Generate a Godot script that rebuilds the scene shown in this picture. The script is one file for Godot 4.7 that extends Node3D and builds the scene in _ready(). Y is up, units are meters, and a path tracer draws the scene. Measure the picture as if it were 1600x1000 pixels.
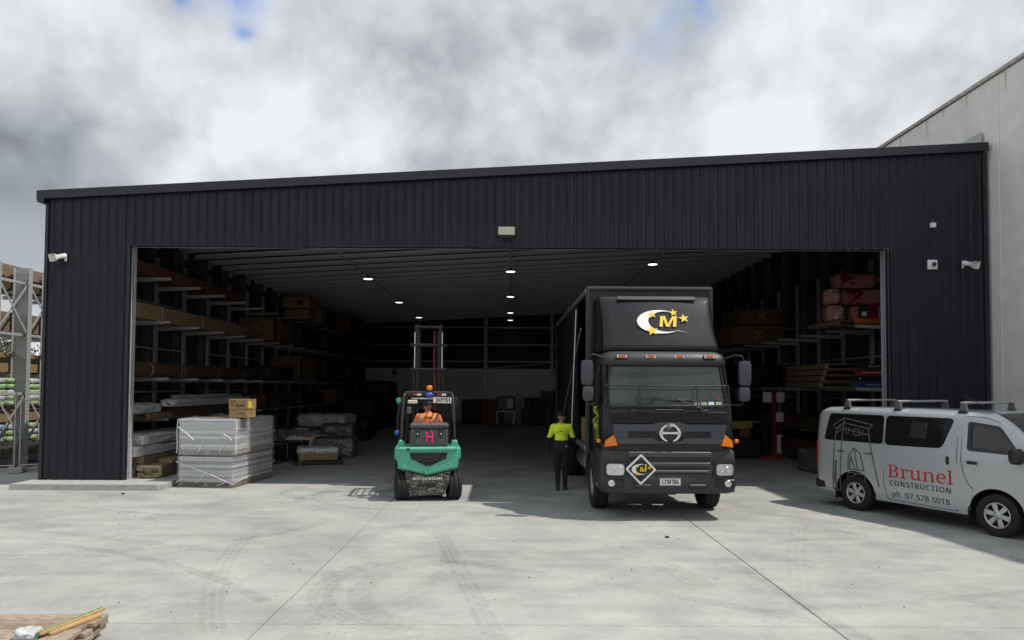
extends Node3D
# A timber yard: black drive-through shed, forklift, curtain-side truck, van. Metres, y up, camera at the origin looking along -z.

var M := {}            # materials by name
var cache := {}        # shared meshes
var rng := RandomNumberGenerator.new()
var used := {}         # names taken at the top level
const GZ := -16.15     # plane of the shed's front cladding


func _ready() -> void:
	rng.seed = 7
	make_camera()
	make_sky()
	make_sun()
	make_materials()
	make_ground()
	make_shed()
	make_office()
	make_fixtures()
	make_left_racks()
	make_right_racks()
	make_back_goods()
	make_floor_goods()
	make_outdoor_rack()
	make_truck()
	make_van()
	make_forklift()
	make_people()
	make_foreground()


# ---------------------------------------------------------------- camera, sky, sun
func make_camera() -> void:
	var c := Camera3D.new()
	c.name = "camera"
	add_child(c)
	c.position = Vector3(0, 2.33, 0)
	c.basis = Basis(Vector3.RIGHT, deg_to_rad(2.0)) * Basis(Vector3.BACK, deg_to_rad(0.3))
	c.set_frustum(0.1 * 1000.0 / 1090.0, Vector2(0.1 * 3.0 / 1090.0, 0.1 * 66.0 / 1090.0), 0.1, 600.0)
	c.current = true


func make_sun() -> void:
	var s := DirectionalLight3D.new()
	s.name = "sun"
	add_child(s)
	s.basis = Basis.looking_at(Vector3(-0.55, -1.0, -0.085).normalized(), Vector3.UP)
	s.light_energy = 1.25
	s.light_color = Color(1.0, 0.97, 0.925)
	s.light_angular_distance = 0.9
	s.shadow_enabled = true


var n_a := FastNoiseLite.new()
var n_b := FastNoiseLite.new()
var n_c := FastNoiseLite.new()


func ss(a: float, b: float, x: float) -> float:
	return smoothstep(a, b, x)


func cloud(d: Vector3) -> Color:
	# overcast of broken cloud: a layer seen from below, thick parts grey, thin parts white, a few blue gaps
	var k := 1.0 / (maxf(d.y, 0.0) + 0.45)
	var p := Vector3(d.x * k, d.z * k, 0.0) * 1.5
	var w := Vector3(n_b.get_noise_3d(p.x, p.y, 3.0), n_b.get_noise_3d(p.x, p.y, 9.0), 0.0) * 0.09
	p += w
	var thick := n_a.get_noise_3d(p.x, p.y, 0.0)
	var q := d * 1.55 + Vector3(4.0, 0, 0) + w * 0.5
	var lump := n_c.get_noise_3dv(q)
	var puff := 1.0 - absf(n_c.get_noise_3dv(q * 0.62 + Vector3(0, 7, 0))) * 2.6
	var wisp := n_c.get_noise_3dv(q * 2.9)
	var veil := n_a.get_noise_3d(p.x * 0.45, p.y * 0.45, 40.0)
	var v := 0.70 + thick * 0.30 + lump * 0.27 + wisp * 0.15 + veil * 0.14 + puff * 0.09
	# the heavy bank low on the left and the dark fold above the middle of the shed
	var az := atan2(d.x, -d.z)
	var el := asin(clampf(d.y, -1.0, 1.0))
	var bank := exp(-pow((az + 0.72) / 0.20, 2.0) - pow((el - 0.22) / 0.10, 2.0))
	v -= bank * (0.50 + 0.2 * lump)
	v -= 0.20 * exp(-pow((az + 0.13) / 0.10, 2.0) - pow((el - 0.45 - 0.12 * lump) / 0.07, 2.0)) + 0.12 * exp(-pow((az - 0.08) / 0.10, 2.0) - pow((el - 0.48) / 0.05, 2.0))
	v -= 0.17 * exp(-pow((az + 0.40) / 0.07, 2.0) - pow((el - 0.345 - 0.08 * lump) / 0.035, 2.0))
	v += 0.07 * exp(-pow((az - 0.35) / 0.35, 2.0) - pow((el - 0.35) / 0.2, 2.0))
	v = clampf(v, lerpf(0.47, 0.16, ss(0.16, 0.30, el)), 0.89)
	var grey := Color(v * 0.90, v * 0.985, v * 1.085).lerp(Color(v * 0.965, v * 0.99, v * 1.02), ss(0.35, 0.75, v))
	var g := 0.0
	for h in [[-0.458, 0.470, 0.026, 1.3], [-0.373, 0.446, 0.018, 0.5], [-0.39, 0.485, 0.05, 0.5], [0.262, 0.492, 0.042, 0.75], [0.21, 0.45, 0.05, 0.25]]:
		var a0: float = h[0]
		var e0: float = h[1]
		var s0: float = h[2]
		g += float(h[3]) * exp(-pow((az - a0) / s0, 2.0) - pow((el - e0) / (s0 * 0.6), 2.0))
	g *= clampf(0.75 + wisp * 1.3 + lump, 0.0, 1.4)
	g += ss(0.35, 0.75, veil + thick * 0.5 + 0.05) * 0.5 * ss(0.62, 0.85, d.y)
	return grey.lerp(Color(0.10, 0.27, 0.68), clampf(g, 0.0, 0.9))


func make_sky() -> void:
	for a in [[n_a, 1.1, 6, 11], [n_b, 1.6, 3, 23], [n_c, 3.0, 6, 37]]:
		var n: FastNoiseLite = a[0]
		n.noise_type = FastNoiseLite.TYPE_SIMPLEX_SMOOTH
		n.fractal_type = FastNoiseLite.FRACTAL_FBM
		n.frequency = a[1]
		n.fractal_octaves = a[2]
		n.seed = a[3]
	var W := 4096
	var H := 2048
	var im := Image.create(W / 4, H / 4, false, Image.FORMAT_RGB8)
	for y in H / 4:
		for x in W / 4:
			im.set_pixel(x, y, sky_at((x + 0.5) / (W / 4.0), (y + 0.5) / (H / 4.0)))
	im.resize(W, H, Image.INTERPOLATE_CUBIC)
	for y in range(590, 1040):
		for x in range(1588, 2508):
			im.set_pixel(x, y, sky_at((x + 0.5) / W, (y + 0.5) / H))
	var sm := PanoramaSkyMaterial.new()
	sm.panorama = ImageTexture.create_from_image(im)
	sm.energy_multiplier = 1.0
	var sky := Sky.new()
	sky.sky_material = sm
	var e := Environment.new()
	e.background_mode = Environment.BG_SKY
	e.sky = sky
	e.sky_rotation = Vector3(0, PI, 0)
	e.tonemap_mode = Environment.TONE_MAPPER_LINEAR
	e.tonemap_exposure = 1.0
	e.sdfgi_enabled = true
	e.ssao_enabled = true
	e.ssil_enabled = true
	var w := WorldEnvironment.new()
	w.name = "world"
	w.environment = e
	add_child(w)


func sky_at(u: float, v: float) -> Color:
	var th := (u - 0.5) * TAU
	var ph := v * PI
	if v > 0.53:
		return Color(0.32, 0.33, 0.33).linear_to_srgb()
	return cloud(Vector3(sin(th) * sin(ph), cos(ph), -cos(th) * sin(ph))).linear_to_srgb()


# ---------------------------------------------------------------- materials
func lin(r: float, g: float, b: float) -> Color:
	return Color(r, g, b).linear_to_srgb()


func noise_tex(freq: float, oct: int, lo: Color, hi: Color, sd := 1, size := 512, normal := 0.0, sx := 1.0) -> Texture2D:
	var n := FastNoiseLite.new()
	n.noise_type = FastNoiseLite.TYPE_SIMPLEX_SMOOTH
	n.fractal_type = FastNoiseLite.FRACTAL_FBM
	n.fractal_octaves = oct
	n.frequency = freq
	n.seed = sd
	# computed at once (no thread), squeezed along x when sx > 1 so that it reads as grain along u
	var im := n.get_seamless_image(int(size / sx), size)
	im.convert(Image.FORMAT_RGB8)
	if sx > 1.0:
		im.resize(size, size, Image.INTERPOLATE_CUBIC)
	if normal > 0.0:
		im.convert(Image.FORMAT_RGBA8)
		im.bump_map_to_normal_map(normal)
		return ImageTexture.create_from_image(im)
	var d := im.get_data()
	var ramp := []
	for i in 256:
		ramp.append(lo.lerp(hi, ss(0.08, 0.92, i / 255.0)))
	for i in range(0, d.size(), 3):
		var c: Color = ramp[d[i]]
		d[i] = int(c.r * 255)
		d[i + 1] = int(c.g * 255)
		d[i + 2] = int(c.b * 255)
	return ImageTexture.create_from_image(Image.create_from_data(size, size, false, Image.FORMAT_RGB8, d))


func mat(called: String, c: Color, rough := 0.7, metal := 0.0, tex: Texture2D = null, scale := Vector3.ONE, world := false) -> StandardMaterial3D:
	var m := StandardMaterial3D.new()
	m.resource_name = called
	m.albedo_color = c.linear_to_srgb()
	m.roughness = rough
	m.metallic = metal
	if tex:
		m.albedo_texture = tex
		m.uv1_triplanar = true
		m.uv1_world_triplanar = world
		m.uv1_scale = scale
	M[called] = m
	return m


func glow(called: String, c: Color, e: float) -> void:
	var m := mat(called, c, 0.5)
	m.emission_enabled = true
	m.emission = c.linear_to_srgb()
	m.emission_energy_multiplier = e


func clear(called: String, c: Color, alpha: float, rough := 0.05) -> StandardMaterial3D:
	var m := mat(called, c, rough)
	m.albedo_color.a = alpha
	m.transparency = BaseMaterial3D.TRANSPARENCY_ALPHA
	return m


func make_materials() -> void:
	var G := func(a: float, b: float) -> Array: return [Color(a, a, a), Color(b, b, b)]
	var speck := noise_tex(0.05, 4, Color(0.72, 0.72, 0.72), Color(1, 1, 1), 3)
	var blotch := noise_tex(0.012, 4, Color(0.78, 0.78, 0.78), Color(1, 1, 1), 5)
	var faint := noise_tex(0.012, 4, Color(0.90, 0.90, 0.90), Color(1, 1, 1), 6)
	var grain := noise_tex(0.06, 4, Color(0.55, 0.50, 0.44), Color(1, 1, 1), 8, 512, 0.0, 16.0)
	var scuffy := noise_tex(0.03, 5, Color(0.35, 0.35, 0.35), Color(1, 1, 1), 13)
	var bumps := noise_tex(0.04, 4, Color.BLACK, Color.WHITE, 15, 256, 3.0)
	var wrinkle := noise_tex(0.009, 4, Color.BLACK, Color.WHITE, 17, 512, 9.0)
	M.t_speck = speck
	# steel, sheet and concrete of the buildings
	mat("ebony_sheet", Color(0.0118, 0.0130, 0.0215), 0.42, 0.0, noise_tex(0.01, 4, Color(0.86, 0.86, 0.86), Color(1, 1, 1), 21), Vector3(0.35, 0.12, 0.35), true).metallic_specular = 0.42
	mat("ebony_flashing", Color(0.0118, 0.0130, 0.0205), 0.36)
	mat("zinc", Color(0.47, 0.48, 0.49), 0.42, 0.2, faint, Vector3.ONE * 1.6)
	mat("zinc_dull", Color(0.55, 0.56, 0.57), 0.40, 0.15)
	mat("shaded_zinc", Color(0.105, 0.108, 0.112), 0.6)  # galvanised wall posts, the dimness of the interior put into their colour
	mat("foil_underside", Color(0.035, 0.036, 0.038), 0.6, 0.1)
	mat("dark_steel", Color(0.022, 0.022, 0.024), 0.5, 0.3)
	mat("precast", Color(0.80, 0.81, 0.775), 0.88, 0.0, noise_tex(0.008, 5, Color(0.95, 0.953, 0.945), Color(1, 1, 1), 31, 1024), Vector3(0.16, 0.16, 0.16), true)
	mat("lichen", Color(0.62, 0.62, 0.56), 0.95, 0.0, blotch, Vector3.ONE * 0.9, true)
	mat("rust_wash", Color(0.60, 0.55, 0.44), 0.9)
	mat("kerb_concrete", Color(0.40, 0.405, 0.385), 0.9, 0.0, faint, Vector3.ONE * 0.7, true)
	mat("white_plastic", Color(0.70, 0.70, 0.69), 0.45)
	mat("cream_lens", Color(0.62, 0.58, 0.46), 0.35)
	mat("grey_plastic", Color(0.10, 0.10, 0.105), 0.6)
	mat("black_plastic", Color(0.012, 0.012, 0.013), 0.48)
	mat("black_gloss", Color(0.010, 0.010, 0.011), 0.12)
	mat("black_rubber", Color(0.016, 0.016, 0.017), 0.82, 0.0, speck, Vector3.ONE * 3.0)
	glow("lamp_lens", Color(1.0, 0.97, 0.86), 2.5)
	# timber and goods
	mat("pine", Color(0.46, 0.33, 0.19), 0.78, 0.0, grain, Vector3(0.5, 5, 5))
	mat("bright_pine", Color(0.62, 0.42, 0.22), 0.75, 0.0, noise_tex(0.05, 4, Color(0.75, 0.72, 0.66), Color(1, 1, 1), 29), Vector3(6, 6, 0.5))
	mat("pine_z", Color(0.46, 0.33, 0.19), 0.78, 0.0, noise_tex(0.05, 4, Color(0.6, 0.56, 0.5), Color(1, 1, 1), 9), Vector3(6, 6, 0.4))
	mat("treated_pine", Color(0.33, 0.30, 0.19), 0.8, 0.0, M.pine_z.albedo_texture, Vector3(6, 6, 0.4))
	mat("grey_timber", Color(0.34, 0.28, 0.215), 0.85, 0.0, M.pine_z.albedo_texture, Vector3(7, 7, 0.35))
	mat("red_timber", Color(0.22, 0.085, 0.055), 0.75, 0.0, M.pine_z.albedo_texture, Vector3(6, 6, 0.4))
	mat("brown_timber", Color(0.12, 0.075, 0.045), 0.8, 0.0, M.pine_z.albedo_texture, Vector3(6, 6, 0.4))
	var gx := noise_tex(0.05, 4, Color(0.6, 0.56, 0.52), Color(1, 1, 1), 19)
	mat("old_board_a", Color(0.44, 0.36, 0.285), 0.85, 0.0, gx, Vector3(0.3, 7, 7))
	mat("old_board_b", Color(0.36, 0.295, 0.235), 0.85, 0.0, gx, Vector3(0.35, 8, 8))
	mat("old_board_c", Color(0.50, 0.43, 0.35), 0.85, 0.0, gx, Vector3(0.28, 6, 6))
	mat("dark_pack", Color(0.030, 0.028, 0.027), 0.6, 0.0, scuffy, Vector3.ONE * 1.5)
	mat("pallet_wood", Color(0.30, 0.215, 0.13), 0.85, 0.0, grain, Vector3(0.6, 5, 5))
	mat("cardboard", Color(0.40, 0.255, 0.125), 0.85, 0.0, speck, Vector3.ONE * 2.0)
	mat("crate_ply", Color(0.27, 0.185, 0.105), 0.85, 0.0, grain, Vector3(0.8, 3, 3))
	var film := mat("white_film", Color(0.66, 0.68, 0.70), 0.28, 0.0, blotch, Vector3.ONE * 1.3)
	film.normal_enabled = true
	film.normal_texture = wrinkle
	film.normal_scale = 0.9
	var film2 := mat("grey_film", Color(0.16, 0.165, 0.175), 0.25, 0.0, blotch, Vector3.ONE * 1.3)
	film2.normal_enabled = true
	film2.normal_texture = wrinkle
	film2.normal_scale = 1.0
	for a in [["stretch_wrap", 0.07, 0.14], ["hazy_wrap", 0.24, 0.20]]:
		var wrap := clear(a[0], Color(0.86, 0.88, 0.90), a[1], a[2])
		wrap.normal_enabled = true
		wrap.normal_texture = wrinkle
		wrap.uv1_triplanar = true
		wrap.uv1_scale = Vector3.ONE * 1.2
	var fold := mat("wrap_fold", Color(0.80, 0.82, 0.84), 0.25)
	fold.albedo_color.a = 0.62
	fold.transparency = BaseMaterial3D.TRANSPARENCY_ALPHA
	mat("sheet_pale", Color(0.74, 0.755, 0.77), 0.7, 0.0, speck, Vector3(1, 3, 1))
	mat("sheet_mid", Color(0.56, 0.575, 0.595), 0.7, 0.0, speck, Vector3(1, 3, 1))
	mat("sheet_dark", Color(0.38, 0.395, 0.415), 0.7, 0.0, speck, Vector3(1, 3, 1))
	mat("strap_green", Color(0.05, 0.30, 0.13), 0.4)
	mat("strap_black", Color(0.015, 0.015, 0.016), 0.4)
	mat("strap_white", Color(0.62, 0.62, 0.60), 0.4)
	mat("ink_black", Color(0.012, 0.012, 0.012), 0.6)
	mat("ink_yellow", Color(0.62, 0.52, 0.02), 0.6)
	mat("ink_red", Color(0.42, 0.012, 0.022), 0.5)
	mat("chalk_yellow", Color(0.42, 0.36, 0.06), 0.8)
	mat("pink_batts", Color(0.46, 0.20, 0.17), 0.9, 0.0, speck, Vector3(2, 9, 9))
	mat("magenta_wrap", Color(0.24, 0.012, 0.05), 0.3, 0.0, blotch, Vector3.ONE * 2.0)
	mat("orange_board", Color(0.55, 0.15, 0.02), 0.6)
	mat("blue_wrap", Color(0.02, 0.07, 0.28), 0.35)
	mat("red_wrap", Color(0.28, 0.02, 0.02), 0.4)
	mat("bag_green", Color(0.40, 0.58, 0.30), 0.5, 0.0, blotch, Vector3.ONE * 3.0)
	mat("bag_blue", Color(0.34, 0.46, 0.60), 0.5, 0.0, blotch, Vector3.ONE * 3.0)
	mat("bag_white", Color(0.62, 0.60, 0.66), 0.5, 0.0, blotch, Vector3.ONE * 3.0)
	mat("orange_cloth", Color(0.55, 0.10, 0.015), 0.8)
	# leaves
	for a in [["leaf_dark", 0.035, 0.062, 0.018], ["leaf_mid", 0.065, 0.10, 0.03], ["leaf_pale", 0.11, 0.13, 0.05]]:
		var lm := mat(a[0], Color(a[1], a[2], a[3]), 0.6)
		lm.backlight_enabled = true
		lm.backlight = Color(a[1] * 0.5, a[2] * 0.5, a[3] * 0.4).linear_to_srgb()
	mat("bark", Color(0.09, 0.07, 0.055), 0.9, 0.0, scuffy, Vector3.ONE * 2.0)
	# vehicles
	var paint := mat("truck_paint", Color(0.0085, 0.009, 0.0105), 0.5)
	paint.metallic_specular = 0.25
	paint.clearcoat_enabled = true
	paint.clearcoat = 0.55
	paint.clearcoat_roughness = 0.04
	mat("truck_plastic", Color(0.026, 0.028, 0.033), 0.48)
	mat("truck_grille", Color(0.046, 0.051, 0.062), 0.40)
	mat("curtain", Color(0.010, 0.010, 0.011), 0.45)
	mat("chrome", Color(0.62, 0.63, 0.64), 0.12, 1.0)
	mat("badge_silver", Color(0.66, 0.67, 0.68), 0.25, 0.3)
	mat("aluminium", Color(0.50, 0.51, 0.52), 0.35, 0.9)
	mat("amber", Color(0.75, 0.20, 0.01), 0.2)
	mat("amber_dull", Color(0.42, 0.10, 0.015), 0.25)
	mat("tail_red", Color(0.32, 0.01, 0.012), 0.2)
	mat("lamp_bowl", Color(0.66, 0.67, 0.68), 0.16, 0.85)
	clear("lamp_glass", Color(0.95, 0.96, 0.97), 0.12, 0.03)
	clear("windscreen", Color(0.10, 0.13, 0.13), 0.34, 0.02)
	clear("dark_glass", Color(0.012, 0.014, 0.015), 0.86, 0.02)
	clear("door_glass", Color(0.03, 0.035, 0.036), 0.45, 0.02)
	mat("cab_interior", Color(0.045, 0.046, 0.05), 0.85)
	mat("seat_cloth", Color(0.06, 0.062, 0.068), 0.95)
	mat("plate_white", Color(0.68, 0.68, 0.66), 0.4)
	mat("logo_white", Color(0.72, 0.72, 0.72), 0.4)
	mat("logo_yellow", Color(0.72, 0.50, 0.02), 0.45)
	var silver := mat("van_silver", Color(0.43, 0.455, 0.475), 0.34, 0.25)
	silver.clearcoat_enabled = true
	silver.clearcoat = 0.8
	silver.clearcoat_roughness = 0.05
	mat("wheel_silver", Color(0.48, 0.49, 0.50), 0.35, 0.6)
	mat("decal_grey", Color(0.10, 0.105, 0.115), 0.5)
	# forklift green with worn-off patches down to bare metal and rust
	var worn := FastNoiseLite.new()
	worn.seed = 5
	worn.frequency = 0.022
	worn.fractal_octaves = 5
	worn.fractal_gain = 0.62
	var wi := worn.get_seamless_image(512, 512)
	wi.convert(Image.FORMAT_RGB8)
	var wd := wi.get_data()
	var wk := wd.duplicate()
	for i in range(0, wd.size(), 3):
		var v := wd[i] / 255.0
		var c := Color(0.060, 0.37, 0.26)
		c = c.lerp(Color(0.085, 0.42, 0.30), ss(0.35, 0.55, v))
		if v > 0.76:
			c = Color(0.34, 0.29, 0.20).lerp(Color(0.07, 0.055, 0.045), ss(0.78, 0.86, v))
		elif v < 0.17:
			c = Color(0.05, 0.06, 0.055)
		elif v > 0.735:
			c = Color(0.42, 0.40, 0.31)
		c = c.linear_to_srgb()
		wd[i] = int(c.r * 255)
		wd[i + 1] = int(c.g * 255)
		wd[i + 2] = int(c.b * 255)
		var k := Color(0.025, 0.025, 0.026)
		if v > 0.62:
			k = Color(0.34, 0.31, 0.24).lerp(Color(0.12, 0.10, 0.075), ss(0.66, 0.80, v))
		elif v < 0.30:
			k = Color(0.17, 0.15, 0.115)
		k = k.linear_to_srgb()
		wk[i] = int(k.r * 255)
		wk[i + 1] = int(k.g * 255)
		wk[i + 2] = int(k.b * 255)
	mat("fork_green", Color(1, 1, 1), 0.42, 0.0, ImageTexture.create_from_image(Image.create_from_data(512, 512, false, Image.FORMAT_RGB8, wd)), Vector3(0.9, 1.3, 0.9))
	mat("fork_scuffed", Color(1, 1, 1), 0.6, 0.1, ImageTexture.create_from_image(Image.create_from_data(512, 512, false, Image.FORMAT_RGB8, wk)), Vector3(0.5, 1.7, 0.5))
	mat("fork_black", Color(0.016, 0.016, 0.017), 0.5, 0.1)
	mat("mast_steel", Color(0.045, 0.046, 0.05), 0.45, 0.5, scuffy, Vector3.ONE * 1.5)
	mat("tool_case", Color(0.10, 0.103, 0.11), 0.55, 0.0, speck, Vector3.ONE * 3)
	mat("spray_pink", Color(0.78, 0.03, 0.14), 0.6)
	mat("blue_lens", Color(0.05, 0.09, 0.45), 0.2)
	mat("hi_vis", Color(0.50, 0.78, 0.03), 0.75)
	mat("reflective", Color(0.42, 0.43, 0.43), 0.4)
	mat("skin", Color(0.42, 0.22, 0.15), 0.6)
	var body := mat("figure", Color(1, 1, 1), 0.8)
	body.vertex_color_use_as_albedo = true
	mat("cap_cloth", Color(0.010, 0.010, 0.013), 0.85)
	mat("cap_navy", Color(0.020, 0.018, 0.035), 0.85)
	mat("gravel_verge", Color(0.12, 0.115, 0.10), 0.95, 0.0, scuffy, Vector3.ONE * 2.0, true)
	mat("mesh_wire", Color(0.22, 0.225, 0.23), 0.5, 0.6)


# ---------------------------------------------------------------- mesh helpers
func S() -> SurfaceTool:
	var st := SurfaceTool.new()
	st.begin(Mesh.PRIMITIVE_TRIANGLES)
	st.set_smooth_group(-1)
	return st


func tri(st: SurfaceTool, a: Vector3, b: Vector3, c: Vector3) -> void:
	st.add_vertex(a)
	st.add_vertex(b)
	st.add_vertex(c)


func quad(st: SurfaceTool, a: Vector3, b: Vector3, c: Vector3, d: Vector3) -> void:
	tri(st, a, b, c)
	tri(st, a, c, d)


func bx(st: SurfaceTool, c: Vector3, s: Vector3, b := 0.0, r := Basis()) -> void:
	# box of size s at c, edges chamfered by b
	var h := s * 0.5
	b = minf(b, minf(h.x, minf(h.y, h.z)) * 0.9)
	var P := func(x: float, y: float, z: float) -> Vector3: return c + r * Vector3(x, y, z)
	if b <= 0.0:
		var v := []
		for i in 8:
			v.append(P.call(h.x if i & 1 else -h.x, h.y if i & 2 else -h.y, h.z if i & 4 else -h.z))
		for f in [[0, 1, 3, 2], [5, 4, 6, 7], [4, 0, 2, 6], [1, 5, 7, 3], [2, 3, 7, 6], [4, 5, 1, 0]]:
			quad(st, v[f[3]], v[f[2]], v[f[1]], v[f[0]])
		return
	var i := h - Vector3.ONE * b
	for k in [-1.0, 1.0]:
		var fx := [P.call(k * h.x, -i.y, -i.z), P.call(k * h.x, i.y, -i.z), P.call(k * h.x, i.y, i.z), P.call(k * h.x, -i.y, i.z)]
		var fy := [P.call(-i.x, k * h.y, -i.z), P.call(-i.x, k * h.y, i.z), P.call(i.x, k * h.y, i.z), P.call(i.x, k * h.y, -i.z)]
		var fz := [P.call(-i.x, -i.y, k * h.z), P.call(i.x, -i.y, k * h.z), P.call(i.x, i.y, k * h.z), P.call(-i.x, i.y, k * h.z)]
		for f in [fx, fy, fz]:
			if k > 0:
				quad(st, f[3], f[2], f[1], f[0])
			else:
				quad(st, f[0], f[1], f[2], f[3])
	for u in [-1.0, 1.0]:
		for w in [-1.0, 1.0]:
			var e1 := [P.call(-i.x, u * h.y, w * i.z), P.call(i.x, u * h.y, w * i.z), P.call(i.x, u * i.y, w * h.z), P.call(-i.x, u * i.y, w * h.z)]
			var e2 := [P.call(u * h.x, -i.y, w * i.z), P.call(u * h.x, i.y, w * i.z), P.call(u * i.x, i.y, w * h.z), P.call(u * i.x, -i.y, w * h.z)]
			var e3 := [P.call(u * h.x, w * i.y, -i.z), P.call(u * h.x, w * i.y, i.z), P.call(u * i.x, w * h.y, i.z), P.call(u * i.x, w * h.y, -i.z)]
			var flip: bool = u * w > 0
			for e in [[e1, not flip], [e2, flip], [e3, not flip]]:
				var q: Array = e[0]
				if e[1]:
					quad(st, q[0], q[1], q[2], q[3])
				else:
					quad(st, q[3], q[2], q[1], q[0])
			for t in [-1.0, 1.0]:
				var a: Vector3 = P.call(u * h.x, w * i.y, t * i.z)
				var bb: Vector3 = P.call(u * i.x, w * h.y, t * i.z)
				var cc: Vector3 = P.call(u * i.x, w * i.y, t * h.z)
				if u * w * t > 0:
					tri(st, a, cc, bb)
				else:
					tri(st, a, bb, cc)


func frame_of(d: Vector3) -> Basis:
	d = d.normalized()
	var u := Vector3.UP if absf(d.y) < 0.95 else Vector3.RIGHT
	var x := u.cross(d).normalized()
	return Basis(x, d.cross(x), d)


func cy(st: SurfaceTool, a: Vector3, b: Vector3, r1: float, r2 := -1.0, n := 12, caps := true) -> void:
	if r2 < 0.0:
		r2 = r1
	var f := frame_of(b - a)
	for k in n:
		var t0 := TAU * k / n
		var t1 := TAU * (k + 1) / n
		var d0 := f.x * cos(t0) + f.y * sin(t0)
		var d1 := f.x * cos(t1) + f.y * sin(t1)
		st.set_smooth_group(1)
		quad(st, a + d0 * r1, b + d0 * r2, b + d1 * r2, a + d1 * r1)
		st.set_smooth_group(-1)
		if caps:
			if r1 > 0.0:
				tri(st, a, a + d0 * r1, a + d1 * r1)
			if r2 > 0.0:
				tri(st, b, b + d1 * r2, b + d0 * r2)


func tube(st: SurfaceTool, pts: Array, r: float, n := 6) -> void:
	var prev := []
	st.set_smooth_group(1)
	for i in pts.size():
		var p: Vector3 = pts[i]
		var d: Vector3 = (pts[mini(i + 1, pts.size() - 1)] - pts[maxi(i - 1, 0)])
		var f := frame_of(d)
		if i > 0 and prev.size():
			# keep the frame from flipping between neighbours
			var x0: Vector3 = prev[n]
			var x: Vector3 = (x0 - f.z * x0.dot(f.z)).normalized()
			f = Basis(x, f.z.cross(x), f.z)
		var ring := []
		for k in n:
			var t := TAU * k / n
			ring.append(p + (f.x * cos(t) + f.y * sin(t)) * r)
		ring.append(f.x)
		if i > 0:
			for k in n:
				quad(st, prev[k], ring[k], ring[(k + 1) % n], prev[(k + 1) % n])
		prev = ring
	st.set_smooth_group(-1)


func lathe(st: SurfaceTool, prof: Array, n: int, xf := Transform3D(), smooth := true) -> void:
	# prof: [radius, height] pairs turned about the local z axis
	st.set_smooth_group(1 if smooth else -1)
	for i in prof.size() - 1:
		var g: int = 1 + i if smooth and prof[i].size() > 2 else 1
		for k in n:
			var t0 := TAU * k / n
			var t1 := TAU * (k + 1) / n
			var A := xf * Vector3(cos(t0) * prof[i][0], sin(t0) * prof[i][0], prof[i][1])
			var B := xf * Vector3(cos(t1) * prof[i][0], sin(t1) * prof[i][0], prof[i][1])
			var C := xf * Vector3(cos(t1) * prof[i + 1][0], sin(t1) * prof[i + 1][0], prof[i + 1][1])
			var D := xf * Vector3(cos(t0) * prof[i + 1][0], sin(t0) * prof[i + 1][0], prof[i + 1][1])
			if smooth:
				st.set_smooth_group(g)
			if prof[i][0] > 0.0:
				tri(st, A, C, B)
			if prof[i + 1][0] > 0.0:
				tri(st, A, D, C)
	st.set_smooth_group(-1)


func prism(st: SurfaceTool, poly: Array, z0: float, z1: float, xf := Transform3D(), bev := 0.0) -> void:
	# polygon in the local xy plane between z0 and z1; the z1 edge chamfered by bev
	var p := PackedVector2Array(poly)
	if Geometry2D.is_polygon_clockwise(p):
		p.reverse()
	var t := Geometry2D.triangulate_polygon(p)
	var inn := p
	if bev > 0.0:
		var o := Geometry2D.offset_polygon(p, -bev)
		if o.size() == 1 and o[0].size() == p.size():
			# same count: match nearest start
			var best := 0
			for k in p.size():
				if o[0][k].distance_to(p[0]) < o[0][best].distance_to(p[0]):
					best = k
			inn = PackedVector2Array()
			for k in p.size():
				inn.append(o[0][(best + k) % p.size()])
		else:
			bev = 0.0
	var zt := z1 - signf(z1 - z0) * bev
	for k in range(0, t.size(), 3):
		tri(st, xf * v3(p[t[k]], z0), xf * v3(p[t[k + 1]], z0), xf * v3(p[t[k + 2]], z0))
		tri(st, xf * v3(inn[t[k + 2]], z1), xf * v3(inn[t[k + 1]], z1), xf * v3(inn[t[k]], z1))
	for k in p.size():
		var j := (k + 1) % p.size()
		quad(st, xf * v3(p[j], z0), xf * v3(p[k], z0), xf * v3(p[k], zt), xf * v3(p[j], zt))
		if bev > 0.0:
			quad(st, xf * v3(p[j], zt), xf * v3(p[k], zt), xf * v3(inn[k], z1), xf * v3(inn[j], z1))


func v3(p: Vector2, z: float) -> Vector3:
	return Vector3(p.x, p.y, z)


func loft(st: SurfaceTool, rings: Array, closed := true, caps := true, skip: Variant = null) -> void:
	# rings of equally many points; smooth across the skin
	st.set_smooth_group(2)
	for i in rings.size() - 1:
		var a: Array = rings[i]
		var b: Array = rings[i + 1]
		var n := a.size()
		for k in (n if closed else n - 1):
			var j := (k + 1) % n
			if skip != null and skip.call((a[k] + a[j] + b[k] + b[j]) * 0.25):
				continue
			quad(st, a[k], b[k], b[j], a[j])
	st.set_smooth_group(-1)
	if caps:
		for e in [0, rings.size() - 1]:
			var r: Array = rings[e]
			var m := Vector3.ZERO
			for q in r:
				m += q
			m /= r.size()
			for k in r.size():
				var j := (k + 1) % r.size()
				if e == 0:
					tri(st, m, r[k], r[j])
				else:
					tri(st, m, r[j], r[k])


func rrect(w: float, h: float, r: float, n := 4) -> Array:
	# rounded rectangle about the origin, as Vector2
	var out := []
	for c in [[1, 1, 0], [-1, 1, 1], [-1, -1, 2], [1, -1, 3]]:
		for k in n + 1:
			var t: float = (float(c[2]) + float(k) / n) * PI / 2
			out.append(Vector2(c[0] * (w / 2 - r) + cos(t) * r, c[1] * (h / 2 - r) + sin(t) * r))
	return out


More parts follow.
